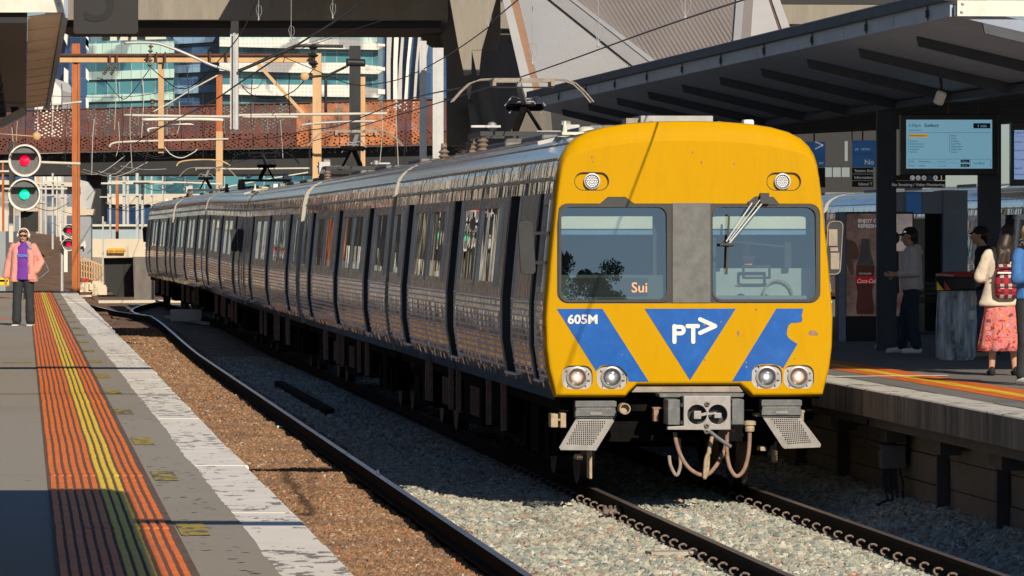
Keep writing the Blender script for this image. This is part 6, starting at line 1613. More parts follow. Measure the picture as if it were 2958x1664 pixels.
for i, s_ in enumerate(('Footscray', 'Middle Footscray', 'West Footscray', 'Tottenham', 'Sunshine')): dt(s_, 805, 318 + i * 22.5, 4.2)
for i, s_ in enumerate(('Albion', 'Ginifer', 'St Albans', 'Keilor Plains', 'Watergardens', 'Diggers Rest', 'Sunbury')): dt(s_, 1150, 272 + i * 22.8, 4.2)
dt('3:09pm', 800, 487, 4, 'text_grey'); dt('Watergardens', 880, 487, 4.2); dt('Ltd express', 1040, 487, 3.4, 'text_grey'); dt('3:20pm', 800, 523, 4, 'text_grey'); dt('Sunbury', 880, 523, 4.2); dt('Ltd express', 1040, 523, 3.4, 'text_grey')
for y, s_ in ((468, '18 min'), (504, '29 min')):
    pxbox(ds, 'minute_box', zx(1232), zx(1305), zy(y), zy(y + 24), Yt - .002, .001, 'scr_text'); ptext(ds, 'screen_text', s_, zx(1243), zy(y + 19), 4, Yt - .004, 'scr', ext=.0005)
dt('2:51:08 pm', 1342, 505, 5)
d2 = dscreen('second departure screen cut by the right edge of the view', 2921, 3120, 352, 536, (9, 14, 24, 18), 64)
mat('scr2', (.30, .42, .75), .4, emit=.5, var=.01)
pxbox(d2, 'display_tint', 2931, 3104, 377, 517, 63.985, .004, 'scr2')
for y, s_ in ((250, 'Trains from Pl 2'), (325, 'Southern Cross'), (397, 'Flinders Street'), (470, 'City Loop'), (545, 'Flagstaff'), (597, 'Richmond')): ptext(d2, 'screen_text', s_, zx(1672), zy(y), 5.5 if y > 250 else 7, 63.98, 'text_grey', ext=.0005)
pxbox(d2, 'screen_rule', 2931, 3100, zy(270), zy(272), 63.98, .001, 'text_grey')
# hanging direction sign
hs = thing('hanging_sign', 'black hanging sign reading No Smoking / Video Monitoring with a row of round symbols', 'sign', at(2660, 500, 69))
pxbox(hs, 'sign_board', 2580, zx(1105), zy(598), zy(640), 69, .06, 'sign_black'); pxbox(hs, 'sign_board', 2580, zx(1105), zy(644), zy(703), 69, .06, 'sign_black')
ptext(hs, 'sign_letters', 'No Smoking / Video Monitoring', zx(655), zy(688), 8, 68.98, 'text_white', ext=.001, sx=1.03)
for i, x in enumerate((828, 876, 925, 973, 1021)):
    p = at(zx(x), zy(619), 68.985); m = MB(); m.lathe([(.032, 0), (.032, -.004)], p, (0, 1, 0), 16); m.build('symbol_disc', M['sym_blue'] if i == 3 and 'sym_blue' in M else (mat('sym_blue', (.12, .25, .5), .6, var=0) if i == 3 else M['text_white']), hs, world=True)
    ptext(hs, 'symbol_mark', ('i', 'o', 'H', 'a', 'P')[i], zx(x) - 2.6, zy(628), 6, 68.975, 'sign_black', ext=.001, bold=.001)
m = MB(); p = at(zx(1070), zy(638), 68.98); m.bar(p, p + Vector((0, 0, .13)), .012, .012); m.bar(p + Vector((0, 0, .13)), p + Vector((-.05, 0, .075)), .012, .012); m.bar(p + Vector((0, 0, .13)), p + Vector((.05, 0, .075)), .012, .012); m.build('arrow', M['text_white'], hs, world=True)
pxbox(hs, 'rod', 2600, 2604, 440, zy(598), 69.02, .02, 'black_steel'); pxbox(hs, 'rod', 2715, 2719, 440, zy(598), 69.02, .02, 'black_steel')
# blue direction sign (station name) between cab and column
bs = thing('station_sign', 'blue station name sign starting No, above black lines reading Station Exit and Information', 'sign', at(2500, 400, 75))
pxbox(bs, 'blue_panel', zx(325), zx(487) + 12, zy(305), zy(530), 75, .08, 'sign_blue'); ptext(bs, 'sign_letters', 'METRO', zx(400), zy(388), 5.5, 74.98, 'text_white', ext=.001); ptext(bs, 'sign_letters', 'M', zx(345), zy(394), 8, 74.98, 'text_white', ext=.001, shear=.3)
ptext(bs, 'sign_letters', 'No', zx(425), zy(508), 15, 74.98, 'text_white', ext=.001)
pxbox(bs, 'panel_divider', zx(325), zx(500), zy(418), zy(421), 74.98, .01, 'text_grey')
for y, s_ in ((541, '\'Station Exit'), (597, 'Information'), (652, 'Validated Tickets')):
    pxbox(bs, 'black_panel', zx(325), zx(500), zy(y - 7), zy(y + 43), 75, .08, 'sign_black'); ptext(bs, 'sign_letters', s_ if y < 652 else 'lidated T', zx(340 if y < 652 else 374), zy(y + 30), 8, 74.98, 'text_white', ext=.001)
pxbox(bs, 'hanger', 2490, 2494, 330, zy(305), 75.02, .03, 'black_steel'); pxbox(bs, 'hanger', 2460, 2463, 330, zy(305), 75.02, .03, 'black_steel')
b2 = thing('station_sign', 'blue sign with a white arrow half hidden behind the train cab edge', 'sign', at(2350, 400, 78))
pxbox(b2, 'blue_panel', 2320, zx(98), zy(318), zy(532), 78, .08, 'sign_blue'); m = MB(); p = at(zx(80), zy(347), 77.97)
m.bar(p, p + Vector((-.12, 0, .055)), .02, .02); m.bar(p, p + Vector((-.12, 0, -.055)), .02, .02); m.build('arrow', M['text_white'], b2, world=True); ptext(b2, 'sign_letters', 'on', zx(45), zy(505), 9, 77.97, 'text_white', ext=.001)
pxbox(b2, 'black_panel', 2320, zx(98), zy(536), zy(700), 78, .08, 'sign_black'); pxbox(b2, 'hanger', 2350, 2354, 340, zy(318), 78.02, .03, 'black_steel')
l1 = thing('light_box', 'row of small bright white panes between the blue signs', 'light', at(2420, 520, 84))
mat('pane_white', (.75, .78, .72), .5, emit=.4, var=.05)
for a, b in ((97, 153), (165, 228), (240, 302)): pxbox(l1, 'pane', zx(a), zx(b), zy(532), zy(612), 84, .05, 'pane_white')
pxbox(l1, 'pane', zx(263), zx(286), zy(312), zy(478), 84, .05, 'pane_white'); pxbox(l1, 'frame', zx(90), zx(310), zy(528), zy(531), 83.9, .05, 'black_steel')
# vending machine with soft drink poster
Yv = 76.5
vm = thing('vending_machine', 'tall dark vending machine with a hand and bottle poster reading Enjoy cold refreshment', 'vending machine', at(2530, 987, Yv))
vx = lambda x: 2350 + .3795 * x
vy = lambda y: 600 + .3795 * y
pxbox(vm, 'cabinet', 2422, 2640, 612, 990, Yv, .8, 'black_steel', .01)
pxbox(vm, 'side_trim', vx(192), vx(245), 612, 988, Yv - .03, .02, 'shelter_grey')
pxbox(vm, 'poster', vx(250), vx(755), vy(45), vy(825), Yv - .012, .01, 'poster_bg'); pxbox(vm, 'lower_door', vx(250), vx(755), vy(832), vy(1010), Yv - .02, .01, 'black')
m = MB(); Yp_ = Yv - .016
def vplate(name, pts, mt, dy=0, parent=None):
    m = MB(); m.plate([(at(vx(a), 0, Yv).x, at(0, vy(b), Yv).z) for a, b in pts], [], lambda u, v, k: (u, Yp_ - dy + k, v), .002); return m.build(name, M[mt], parent or vm, world=True)
vplate('poster_sky', [(612, 50), (750, 50), (750, 330), (612, 330)], 'poster_light')
vplate('bottle_glass', [(365, 235), (425, 235), (432, 330), (450, 400), (465, 440), (325, 440), (340, 400), (358, 330)], 'dust_grey', .002)
vplate('bottle_cola', [(325, 440), (465, 440), (460, 570), (445, 640), (460, 760), (455, 810), (330, 810), (322, 760), (335, 640), (322, 570)], 'cola', .002)
vplate('bottle_label', [(323, 520), (463, 520), (461, 580), (321, 580)], 'label_red', .004)
mat('poster_hand', (.40, .20, .14), .5, var=.2, vs=8)
vplate('printed_hand', [(250, 240), (290, 245), (325, 275), (348, 350), (335, 390), (305, 395), (290, 350), (300, 430), (308, 500), (290, 515), (270, 480), (250, 420)], 'poster_hand', .003)
for s_, x, y in (('ENJOY COLD', 337, 112), ('REFRESHMENT', 337, 152)): ptext(vm, 'poster_letters', s_, vx(x), vy(y), 10, Yp_ - .004, 'text_white', ext=.0005, bold=.002, sx=.98)
ptext(vm, 'poster_letters', 'NO SUGAR', vx(345), vy(508), 5, Yp_ - .006, 'text_white', ext=.0005); ptext(vm, 'poster_letters', 'Coca-Cola', vx(328), vy(572), 12, Yp_ - .008, 'text_white', ext=.0005, shear=.35, sx=.80)
# grey shelter / lift housing
Ys_ = 82
lh = thing('lift_housing', 'blue-grey boxy lift housing with a dark doorway behind the waiting passengers', 'kiosk', at(2700, 960, Ys_))
pxbox(lh, 'left_wall', 2607, 2640, zy(735), 960, Ys_, 2, 'shelter_grey'); pxbox(lh, 'header', 2640, zx(1085), zy(735), zy(918), Ys_ + .02, 2, 'soffit'); pxbox(lh, 'front_wall', zx(1085), zx(1290), zy(722), 960, Ys_, 2, 'shelter_grey')
pxbox(lh, 'doorway', zx(940), zx(1085), zy(918), 958, Ys_ + .5, .2, 'black'); pxbox(lh, 'door_pane', 2640, zx(940), zy(960), 958, Ys_ + .6, .1, 'g_navy'); pxbox(lh, 'notice', zx(775), zx(900), zy(745), zy(915), Ys_ - .01, .02, 'sign_blue')
# bin with clear bag
Yb = 64.7
bn = thing('rubbish_bin', 'station bin with a hanging clear plastic bag under a black, red and yellow hood', 'bin', at(2765, 1042, Yb))
c = at(2766, 1040, Yb); m = MB(); prof = [(.20, 0), (.235, .05), (.24, .5), (.225, .86), (.22, .89)]
vs = []; fs = []; n_ = 28
for r_, h in prof:
    for k in range(n_):
        t = 2 * PI * k / n_; rr_ = r_ * (1 + .06 * math.sin(5 * t + h * 3) + .03 * math.sin(11 * t)); vs.append((c.x + rr_ * math.cos(t) * 1.05, Yb + .25 + rr_ * math.sin(t), PZ + h))
m.add(vs, [(i * n_ + k, i * n_ + (k + 1) % n_, (i + 1) * n_ + (k + 1) % n_, (i + 1) * n_ + k) for i in range(len(prof) - 1) for k in range(n_)]); m.build('clear_bag', M['bag_plastic'], bn, world=True, smooth=True)
mat('rubbish', (.42, .42, .40), .7, var=.5, vs=6)
m = MB(); random.seed(3)
for k in range(14): m.cbox((c.x + random.uniform(-.1, .1), Yb + .25 + random.uniform(-.1, .1), PZ + .06 + random.random() * .4), .12, .1, .08, Matrix.Rotation(random.random() * 3, 3, Vector((random.random(), random.random(), 1)).normalized()))
m.build('rubbish', M['rubbish'], bn, world=True)
m = MB(); m.lathe([(.25, .87), (.26, .9), (.26, 1.03), (.25, 1.05)], (c.x, Yb + .25, PZ), n=24); m.build('hood', M['black'], bn, world=True)
m = MB(); m.lathe([(.265, 1.045), (.27, 1.06), (.24, 1.09), (.1, 1.11)], (c.x + .02, Yb + .25, PZ), n=24); m.build('lid', M['bin_red'], bn, world=True)
m = MB(); m.bar((c.x - .27, Yb + .02, PZ + 1.075), (c.x - .05, Yb - .02, PZ + 1.06), .06, .02); m.build('lid_edge', M['hose_tan'], bn, world=True)
m = MB(); m.add([(c.x - .26, Yb - .02, PZ + .99), (c.x - .26, Yb - .02, PZ + .88), (c.x - .17, Yb - .02, PZ + .88)], [(0, 1, 2)]); m.build('sticker', M['tact_yellow'], bn, world=True)
m = MB(); m.add([(c.x - .17, Yb - .025, PZ + 1.0), (c.x - .16, Yb - .025, PZ + .88), (c.x - .08, Yb - .025, PZ + .88)], [(0, 1, 2)]); m.build('sticker', M['bin_red'], bn, world=True)
m = MB(); m.lathe([(.04, 0), (.04, 1.0)], (c.x, Yb + .5, PZ), n=10); m.build('post', M['black_steel'], bn, world=True)
# parked silver train beyond the right platform
for i, y0 in enumerate((96, 119.4, 142.8)):
    o = copy_tree(tc); o.rotation_euler = (0, 0, math.atan(.094)); o.location = (8.3 + 6.0 - .094 * (y0 - 96), y0, .05)
    tag(o, ['silver train car parked beyond the right platform, nearest of its train', 'middle silver car of the train parked beyond the right platform', 'farthest silver car of the train parked beyond the right platform'][i], 'train car', 'silver train parked beyond the right platform')
# bench behind the man
bc = thing('bench', 'dark slatted bench in the shade behind the man in the cap', 'bench', at(2690, 1010, 72))
for k in range(4): pxbox(bc, 'seat_slat', 2640, 2745, 858 + k * 5, 861 + k * 5, 72 + k * .12, .1, 'post_dark')
for k in range(3): pxbox(bc, 'back_slat', 2640, 2745, 815 + k * 14, 824 + k * 14, 72.6, .04, 'post_dark')
for x in (2650, 2735): pxbox(bc, 'leg', x, x + 6, 860, 1004, 72.2, .1, 'black_steel')

# ================================================================ PEOPLE
def blob(name, shapes, mt, parent, vox=.012, smooth=4, disp=0):
    m = MB()
    for s_ in shapes:
        if s_[0] == 'c': m.cap(s_[1], s_[2], s_[3], s_[4], 12)
        elif s_[0] == 'e': m.ball(s_[1], *s_[2], 16, 10, s_[3] if len(s_) > 3 else None)
        elif s_[0] == 'l':                     # loft of ellipses: (centre, rx, ry)
            vs = []; fs = []; n_ = 22; L_ = s_[1]
            for c_, rx, ry in L_:
                for k in range(n_): t = 2 * PI * k / n_; vs.append((c_[0] + rx * math.cos(t), c_[1] + ry * math.sin(t), c_[2]))
            for i in range(len(L_) - 1):
                for k in range(n_): fs.append((i * n_ + k, i * n_ + (k + 1) % n_, (i + 1) * n_ + (k + 1) % n_, (i + 1) * n_ + k))
            fs.append(tuple(range(n_))[::-1]); fs.append(tuple(range((len(L_) - 1) * n_, len(L_) * n_))); m.add(vs, fs)
    o = m.build(name, M[mt] if isinstance(mt, str) else mt, parent)
    r_ = o.modifiers.new('remesh', 'REMESH'); r_.mode = 'VOXEL'; r_.voxel_size = vox; r_.use_smooth_shade = True
    if smooth: s2 = o.modifiers.new('smooth', 'SMOOTH'); s2.iterations = smooth; s2.factor = .5
    if disp:
        tx = bpy.data.textures.new('folds', 'CLOUDS'); tx.noise_scale = .10
        d_ = o.modifiers.new('folds', 'DISPLACE'); d_.texture = tx; d_.strength = disp; d_.mid_level = .5
    return o
def hand(p, d, side, s=1.0, curl=.5, thumb=None):
    """palm, four fingers of unequal length with knuckle bends, thumb from the side; d: direction the fingers point"""
    p = Vector(p); d = Vector(d).normalized(); sd_ = Vector(side).normalized(); nn = d.cross(sd_).normalized()
    out = []
    for k in range(4):
        o_ = sd_ * (-.030 + .020 * k) * s
        out.append(('c', p + o_ * .6, .017 * s, p + d * .075 * s + o_, .0135 * s))
        L_ = (.060, .072, .068, .052)[k] * s; a = p + d * .08 * s + o_; b_ = a + (d + nn * curl * .7).normalized() * L_ * .5; c_ = b_ + (d + nn * curl * 1.8).normalized() * L_ * .5
        out += [('c', a, .0095 * s, b_, .009 * s), ('c', b_, .009 * s, c_, .0078 * s)]
    t0 = p + d * .025 * s - sd_ * .03 * s; t1 = t0 + (d * .5 - sd_ * .8 + nn * curl * .5).normalized() * .04 * s; t2 = t1 + (d * .9 - sd_ * .2 + nn * curl * .6).normalized() * .03 * s
    out += [('c', t0, .014 * s, t1, .011 * s), ('c', t1, .011 * s, t2, .009 * s)]
    return out
def head(c, yaw, s=1.0, tilt=0):
    """skull, jaw, nose, brow, lips and ears; faces -y at yaw 0. Returns shapes and a transform"""
    Rm = Matrix.Rotation(yaw, 3, 'Z') @ Matrix.Rotation(tilt, 3, 'X'); c = Vector(c)
    f = lambda x, y, z: c + Rm @ (Vector((x, y, z)) * s)
    sh = [('e', f(0, .012, .028), (.076 * s, .094 * s, .088 * s), Rm), ('e', f(0, -.018, -.035), (.058 * s, .066 * s, .075 * s), Rm), ('c', f(0, -.058, -.082), .024 * s, f(0, -.062, -.088), .02 * s),
          ('c', f(0, -.088, .008), .008 * s, f(0, -.104, -.026), .012 * s), ('c', f(-.035, -.076, .026), .012 * s, f(.035, -.076, .026), .012 * s),
          ('c', f(-.018, -.082, -.052), .008 * s, f(.018, -.082, -.052), .008 * s), ('e', f(-.077, .008, -.004), (.010 * s, .018 * s, .028 * s), Rm), ('e', f(.077, .008, -.004), (.010 * s, .018 * s, .028 * s), Rm),
          ('e', f(-.038, -.062, -.022), (.02 * s, .018 * s, .02 * s), Rm), ('e', f(.038, -.062, -.022), (.02 * s, .018 * s, .02 * s), Rm)]
    return sh, f
def eyes(parent, f, s=1.0):
    for sg in (-1, 1):
        m = MB(); m.ball(f(sg * .031, -.078, .004), .0125 * s, .0105 * s, .009 * s, 10, 7); e = m.build('eye', M['shoe_white'], parent, smooth=True)
        m = MB(); m.ball(f(sg * .031, -.087, .004), .006 * s, .004 * s, .006 * s, 8, 6); m.build('iris', M['hair_dark'], e, smooth=True)
    m = MB(); m.cap(f(-.022, -.091, -.052), .005 * s, f(.022, -.091, -.052), .005 * s, 8); m.build('lips', mat('lips', (.42, .14, .12), .5, var=.05) if 'lips' not in M else M['lips'], parent, smooth=True)

V = Vector
# ---- person in the pink jacket on the left platform
pf = onz(68, 941, PZ); t = thing('person', 'person in pink jacket and purple shirt with headphones and sunglasses, left platform', 'person', pf, rz=R(-4))
hs_, f = head((.0, -.01, 1.56), .05); sh = list(hs_)
sh += [('c', (0, .01, 1.40), .052, (0, 0, 1.5), .05), ('l', [((0, 0, 1.36), .17, .09), ((0, 0, 1.2), .165, .10), ((0, 0, 1.0), .14, .09), ((0, 0, .88), .165, .10)]),
       ('c', (-.19, 0, 1.36), .05, (-.26, .01, 1.08), .042), ('c', (-.26, .01, 1.08), .04, (-.30, -.05, .84), .03), ('c', (.19, 0, 1.36), .05, (.30, .04, 1.10), .042), ('c', (.30, .04, 1.10), .04, (.20, -.06, .92), .03),
       ('c', (-.09, 0, .86), .075, (-.11, 0, .48), .055), ('c', (-.11, 0, .48), .052, (-.115, .02, .09), .04), ('c', (.09, 0, .86), .075, (.10, 0, .48), .055), ('c', (.10, 0, .48), .052, (.115, .02, .09), .04)]
sh += hand((-.30, -.06, .80), (-.05, -.1, -1), (.2, 1, 0), .9)
sh += hand((.19, -.08, .90), (-.4, -.1, -.8), (0, 1, .1), .85)
blob('body', sh, 'skin', t, .0085, 3)
eyes(t, f)
m = MB(); 
m.box(-.068, -.006, -.115, -.085, 1.553, 1.582); m.box(.006, .068, -.115, -.085, 1.553, 1.582); m.box(-.07, .07, -.112, -.10, 1.574, 1.584); m.box(-.078, -.066, -.11, .0, 1.572, 1.58); m.box(.066, .078, -.11, .0, 1.572, 1.58); m.build('sunglasses', M['black'], t, bevel=.006)
m = MB(); m.tube([(.088 * math.cos(q) * 1.08, .0, 1.585 + .105 * math.sin(q)) for q in [PI * i / 14 for i in range(15)]], .013, 8)
for sg in (-1, 1): m.lathe([(.034, 0), (.042, .008), (.042, .028), (.03, .04)], (sg * .078, .0, 1.565), (sg, 0, 0), 16)
m.build('headphones', M['earphone'], t, smooth=True)
blob('hair', [('e', (0, .03, 1.60), (.083, .088, .088)), ('e', (0, .06, 1.52), (.07, .055, .10)), ('c', (-.045, -.06, 1.635), .028, (.045, -.06, 1.635), .028)], 'hair_dark', t, .009)
blob('shirt', [('l', [((0, -.005, 1.40), .07, .07), ((0, 0, 1.36), .155, .105), ((0, -.01, 1.2), .172, .125), ((0, -.01, 1.0), .165, .118), ((0, -.01, .80), .185, .125)]), ('c', (0, 0, 1.38), .066, (0, 0, 1.43), .058)], 'shirt_purple', t, .011, 4, .012)
m = MB(); text('shirt_print', 'TEXAS', .062, mat('print_blue', (.12, .28, .75), .7, var=0), t, (-.085, -.150, 1.195), ext=.004, bold=.003)
jk = []
for sg in (-1, 1):
    jk += [('l', [((sg * .118, .01, 1.39), .055, .085), ((sg * .125, .005, 1.30), .085, .125), ((sg * .135, 0, 1.1), .083, .135), ((sg * .15, 0, .9), .085, .14), ((sg * .16, 0, .76), .095, .145)])]
jk += [('l', [((0, .05, 1.40), .14, .06), ((0, .065, 1.2), .19, .075), ((0, .06, .95), .19, .08), ((0, .06, .76), .22, .09)]),
       ('c', (-.18, 0, 1.37), .068, (-.265, .01, 1.10), .066), ('c', (-.265, .01, 1.10), .066, (-.305, -.04, .87), .058), ('c', (.18, 0, 1.37), .068, (.30, .04, 1.11), .066), ('c', (.30, .04, 1.11), .066, (.225, -.05, .95), .058),
       ('c', (-.09, .04, 1.42), .045, (.09, .04, 1.42), .045)]
blob('jacket', jk, 'jacket_pink', t, .011, 4, .022)
blob('hood', [('c', (.08, -.04, 1.42), .03, (.135, -.09, 1.35), .035), ('c', (.06, .06, 1.43), .05, (-.06, .06, 1.43), .05)], 'lining', t, .010)
m = MB(); m.box(.10, .22, -.152, -.135, .80, .90); m.build('pocket', M['jacket_pink'], t, bevel=.006)
blob('trousers', [('l', [((0, 0, .95), .16, .11), ((0, 0, .84), .18, .115)]), ('c', (-.085, 0, .84), .098, (-.115, 0, .45), .078), ('c', (-.115, 0, .45), .078, (-.12, .01, .09), .085), ('c', (.085, 0, .84), .098, (.11, 0, .45), .078), ('c', (.11, 0, .45), .078, (.12, .01, .09), .085)], 'trousers', t, .012, 4, .015)
for sg in (-1, 1): blob('shoe', [('c', (sg * .125, .05, .045), .042, (sg * .135, -.14, .04), .038)], 'cloth_black', t, .009)
for sg in (-1, 1): m = MB(); m.cbox((sg * .13, -.05, .012), .10, .27, .022); m.build('shoe_sole', M['shoe_white'], t, bevel=.008)
m = MB(); m.tube(spline([V((.19, .1, 1.37)), V((.30, .12, 1.2)), V((.415, .1, .98)), V((.40, .08, .93)), V((.28, .05, .83)), V((.20, .05, .79))], 5), .016, 6); m.build('bag_strap', M['dark_plate'], t, smooth=True)

# ---- man in cap, facing left
pf = onz(2628, 1024, PZ); t = thing('person', 'man in black cap, beige hoodie and dark trousers holding a phone', 'person', pf, rz=0)
hs_, f = head((-.02, 0, 1.545), -PI / 2, tilt=R(14)); sh = list(hs_)
sh += [('c', (.02, 0, 1.38), .055, (0, 0, 1.47), .052), ('l', [((.03, 0, 1.36), .10, .18), ((.02, 0, 1.2), .115, .17), ((.02, 0, 1.0), .10, .15), ((.02, 0, .88), .11, .165)]),
       ('c', (.03, -.19, 1.34), .05, (.06, -.22, 1.07), .043), ('c', (.06, -.22, 1.07), .042, (-.20, -.17, 1.05), .032), ('c', (.03, .19, 1.34), .05, (.06, .21, 1.07), .043), ('c', (.06, .21, 1.07), .042, (-.17, .12, 1.04), .032),
       ('c', (.03, -.09, .86), .08, (.02, -.10, .48), .058), ('c', (.02, -.10, .48), .055, (.08, -.11, .09), .042), ('c', (.03, .09, .86), .08, (-.06, .10, .48), .058), ('c', (-.06, .10, .48), .055, (-.10, .11, .09), .042)]
sh += hand((-.22, -.17, 1.055), (-1, .1, .05), (0, .3, 1), .95, .6) + hand((-.19, .12, 1.045), (-1, -.1, .1), (0, .3, 1), .95, .6)
blob('body', sh, 'skin', t, .0085, 3); eyes(t, f)
m = MB(); m.cbox((-.335, -.14, 1.105), .012, .075, .15, Matrix.Rotation(-.9, 3, 'Y')); m.build('phone', M['black'], t, bevel=.004)
blob('hair', [('e', (.045, 0, 1.56), (.078, .082, .085)), ('c', (.075, 0, 1.51), .045, (.09, 0, 1.44), .03)], 'hair_dark', t, .009)
cp_ = blob('cap', [('e', (.005, 0, 1.60), (.104, .088, .078)), ('c', (-.09, -.03, 1.578), .012, (-.185, -.02, 1.553), .010), ('c', (-.09, .03, 1.578), .012, (-.185, .02, 1.553), .010), ('c', (-.09, 0, 1.58), .014, (-.19, 0, 1.555), .010), ('c', (-.08, -.055, 1.576), .012, (-.15, -.05, 1.56), .010)], 'cloth_black', t, .009)
m = MB(); m.cbox((-.07, -.075, 1.61), .03, .006, .02); m.build('cap_badge', M['text_white'], cp_)
blob('hoodie', [('l', [((.03, 0, 1.42), .075, .11), ((.03, 0, 1.36), .115, .20), ((.02, 0, 1.2), .142, .20), ((.02, 0, 1.0), .145, .19), ((.03, 0, .90), .15, .19), ((.03, 0, .84), .135, .18)]),
               ('c', (.03, -.19, 1.35), .072, (.065, -.22, 1.08), .07), ('c', (.065, -.22, 1.08), .07, (-.14, -.18, 1.06), .05), ('c', (.03, .19, 1.35), .072, (.065, .21, 1.08), .07), ('c', (.065, .21, 1.08), .07, (-.12, .13, 1.05), .05),
               ('c', (.09, -.07, 1.40), .055, (.09, .07, 1.40), .055), ('c', (.12, -.05, 1.34), .05, (.12, .05, 1.34), .05)], 'hoodie', t, .011, 4, .025)
blob('trousers', [('l', [((.03, 0, .92), .125, .165), ((.03, 0, .82), .13, .175)]), ('c', (.03, -.09, .82), .105, (.02, -.10, .48), .085), ('c', (.02, -.10, .48), .085, (.08, -.11, .12), .072), ('c', (.03, .09, .82), .105, (-.06, .10, .48), .085), ('c', (-.06, .10, .48), .085, (-.10, .11, .12), .072)], 'navy', t, .012, 4, .02)
for x, y_ in ((.06, -.11), (-.12, .11)):
    blob('shoe', [('c', (x + .05, y_, .055), .045, (x - .15, y_, .045), .038), ('c', (x + .03, y_, .06), .045, (x, y_, .09), .045)], 'shoe_white', t, .009)
# ---- person standing behind the column (legs show)
pf = onz(2566, 1010, PZ); t = thing('person', 'person mostly hidden behind the column, only black-clad legs and white shoes showing', 'person', pf, rz=0)
hs_, f = head((.05, 0, 1.5), -PI / 2)
sh = hs_ + [('c', (.05, 0, 1.35), .05, (.05, 0, 1.43), .05), ('l', [((.03, 0, 1.32), .09, .17), ((.02, 0, 1.1), .10, .15), ((.02, 0, .86), .11, .16)]), ('c', (.03, -.18, 1.3), .045, (.03, -.2, 1.05), .04), ('c', (.03, -.2, 1.05), .04, (.0, -.19, .82), .03), ('c', (.03, .18, 1.3), .045, (.03, .2, 1.05), .04), ('c', (.03, .2, 1.05), .04, (.0, .19, .82), .03),
            ('c', (.03, -.09, .84), .08, (-.08, -.09, .47), .055), ('c', (-.08, -.09, .47), .055, (.0, -.1, .08), .04), ('c', (.03, .09, .84), .08, (.02, .1, .47), .055), ('c', (.02, .1, .47), .055, (.10, .1, .08), .04)]
sh += hand((0, -.19, .78), (0, 0, -1), (1, 0, 0), .9) + hand((0, .19, .78), (0, 0, -1), (1, 0, 0), .9)
blob('body', sh, 'skin_tan', t, .0095, 3); eyes(t, f)
blob('hair', [('e', (.08, 0, 1.53), (.08, .085, .09))], 'hair_dark', t, .01)
blob('shirt', [('l', [((.03, 0, 1.35), .11, .18), ((.02, 0, 1.1), .125, .17), ((.02, 0, .8), .13, .18)]), ('c', (.03, -.18, 1.3), .06, (.03, -.2, 1.1), .06), ('c', (.03, .18, 1.3), .06, (.03, .2, 1.1), .06)], 'cloth_black', t, .012)
blob('shorts', [('l', [((.03, 0, .88), .12, .17), ((.02, 0, .78), .13, .18)]), ('c', (.03, -.09, .8), .105, (-.08, -.09, .45), .095), ('c', (.03, .09, .8), .105, (.02, .1, .45), .095)], 'cloth_black', t, .012, 4, .02)
blob('leggings', [('c', (-.08, -.09, .46), .068, (-.02, -.1, .13), .055), ('c', (.02, .1, .46), .068, (.09, .1, .13), .055)], 'cloth_black', t, .012)
for x, y_ in ((-.02, -.1), (.09, .1)): blob('shoe', [('c', (x + .05, y_, .05), .042, (x - .14, y_, .042), .036), ('c', (x + .02, y_, .06), .04, (x, y_, .09), .04)], 'shoe_white', t, .009)
# ---- boy in black by the right column
pf = onz(2836, 1034, PZ); t = thing('person', 'young man in black cap, black shirt and jeans standing by the right column', 'person', pf, rz=0)
hs_, f = head((-.04, 0, 1.56), -PI / 2); sh = list(hs_)
sh += [('c', (.02, 0, 1.40), .052, (-.02, 0, 1.49), .048), ('l', [((.03, 0, 1.38), .095, .18), ((.03, 0, 1.2), .105, .165), ((.04, 0, 1.0), .095, .14), ((.04, 0, .88), .105, .155)]),
       ('c', (.03, -.19, 1.36), .045, (.10, -.22, 1.10), .04), ('c', (.10, -.22, 1.10), .038, (-.08, -.20, .98), .03), ('c', (.03, .19, 1.36), .045, (.10, .20, 1.10), .04), ('c', (.10, .20, 1.10), .038, (-.06, .18, .98), .03),
       ('c', (.04, -.09, .86), .078, (-.02, -.10, .48), .056), ('c', (-.02, -.10, .48), .053, (.03, -.1, .08), .04), ('c', (.04, .09, .86), .078, (.02, .10, .48), .056), ('c', (.02, .10, .48), .053, (.12, .1, .08), .04)]
sh += hand((-.10, -.20, .965), (-.9, 0, -.4), (0, 1, 0), .9) + hand((-.08, .18, .965), (-.9, 0, -.4), (0, 1, 0), .9)
blob('body', sh, 'skin', t, .0085, 3); eyes(t, f)
blob('hair', [('e', (.01, 0, 1.585), (.085, .085, .085)), ('c', (.05, 0, 1.55), .045, (.06, 0, 1.49), .03)], 'hair_dark', t, .01)
blob('cap', [('e', (-.01, 0, 1.61), (.108, .095, .078)), ('c', (-.09, -.03, 1.60), .014, (-.15, -.03, 1.585), .012), ('c', (-.09, .03, 1.60), .014, (-.15, .03, 1.585), .012), ('c', (-.09, 0, 1.60), .014, (-.155, 0, 1.585), .012)], 'cloth_black', t, .009)
blob('shirt', [('l', [((.03, 0, 1.43), .07, .09), ((.03, 0, 1.38), .115, .19), ((.03, 0, 1.2), .128, .185), ((.04, 0, .98), .125, .165), ((.04, 0, .86), .13, .175)]), ('c', (.03, -.19, 1.36), .066, (.08, -.22, 1.14), .066), ('c', (.03, .19, 1.36), .066, (.08, .20, 1.14), .066)], 'cloth_black', t, .011, 4, .02)
blob('jeans', [('l', [((.04, 0, .90), .115, .16), ((.04, 0, .82), .12, .168)]), ('c', (.04, -.09, .82), .098, (-.02, -.10, .48), .078), ('c', (-.02, -.10, .48), .078, (.03, -.1, .14), .062), ('c', (.04, .09, .82), .098, (.02, .10, .48), .078), ('c', (.02, .10, .48), .078, (.12, .1, .14), .062)], 'jeans', t, .012, 4, .015)
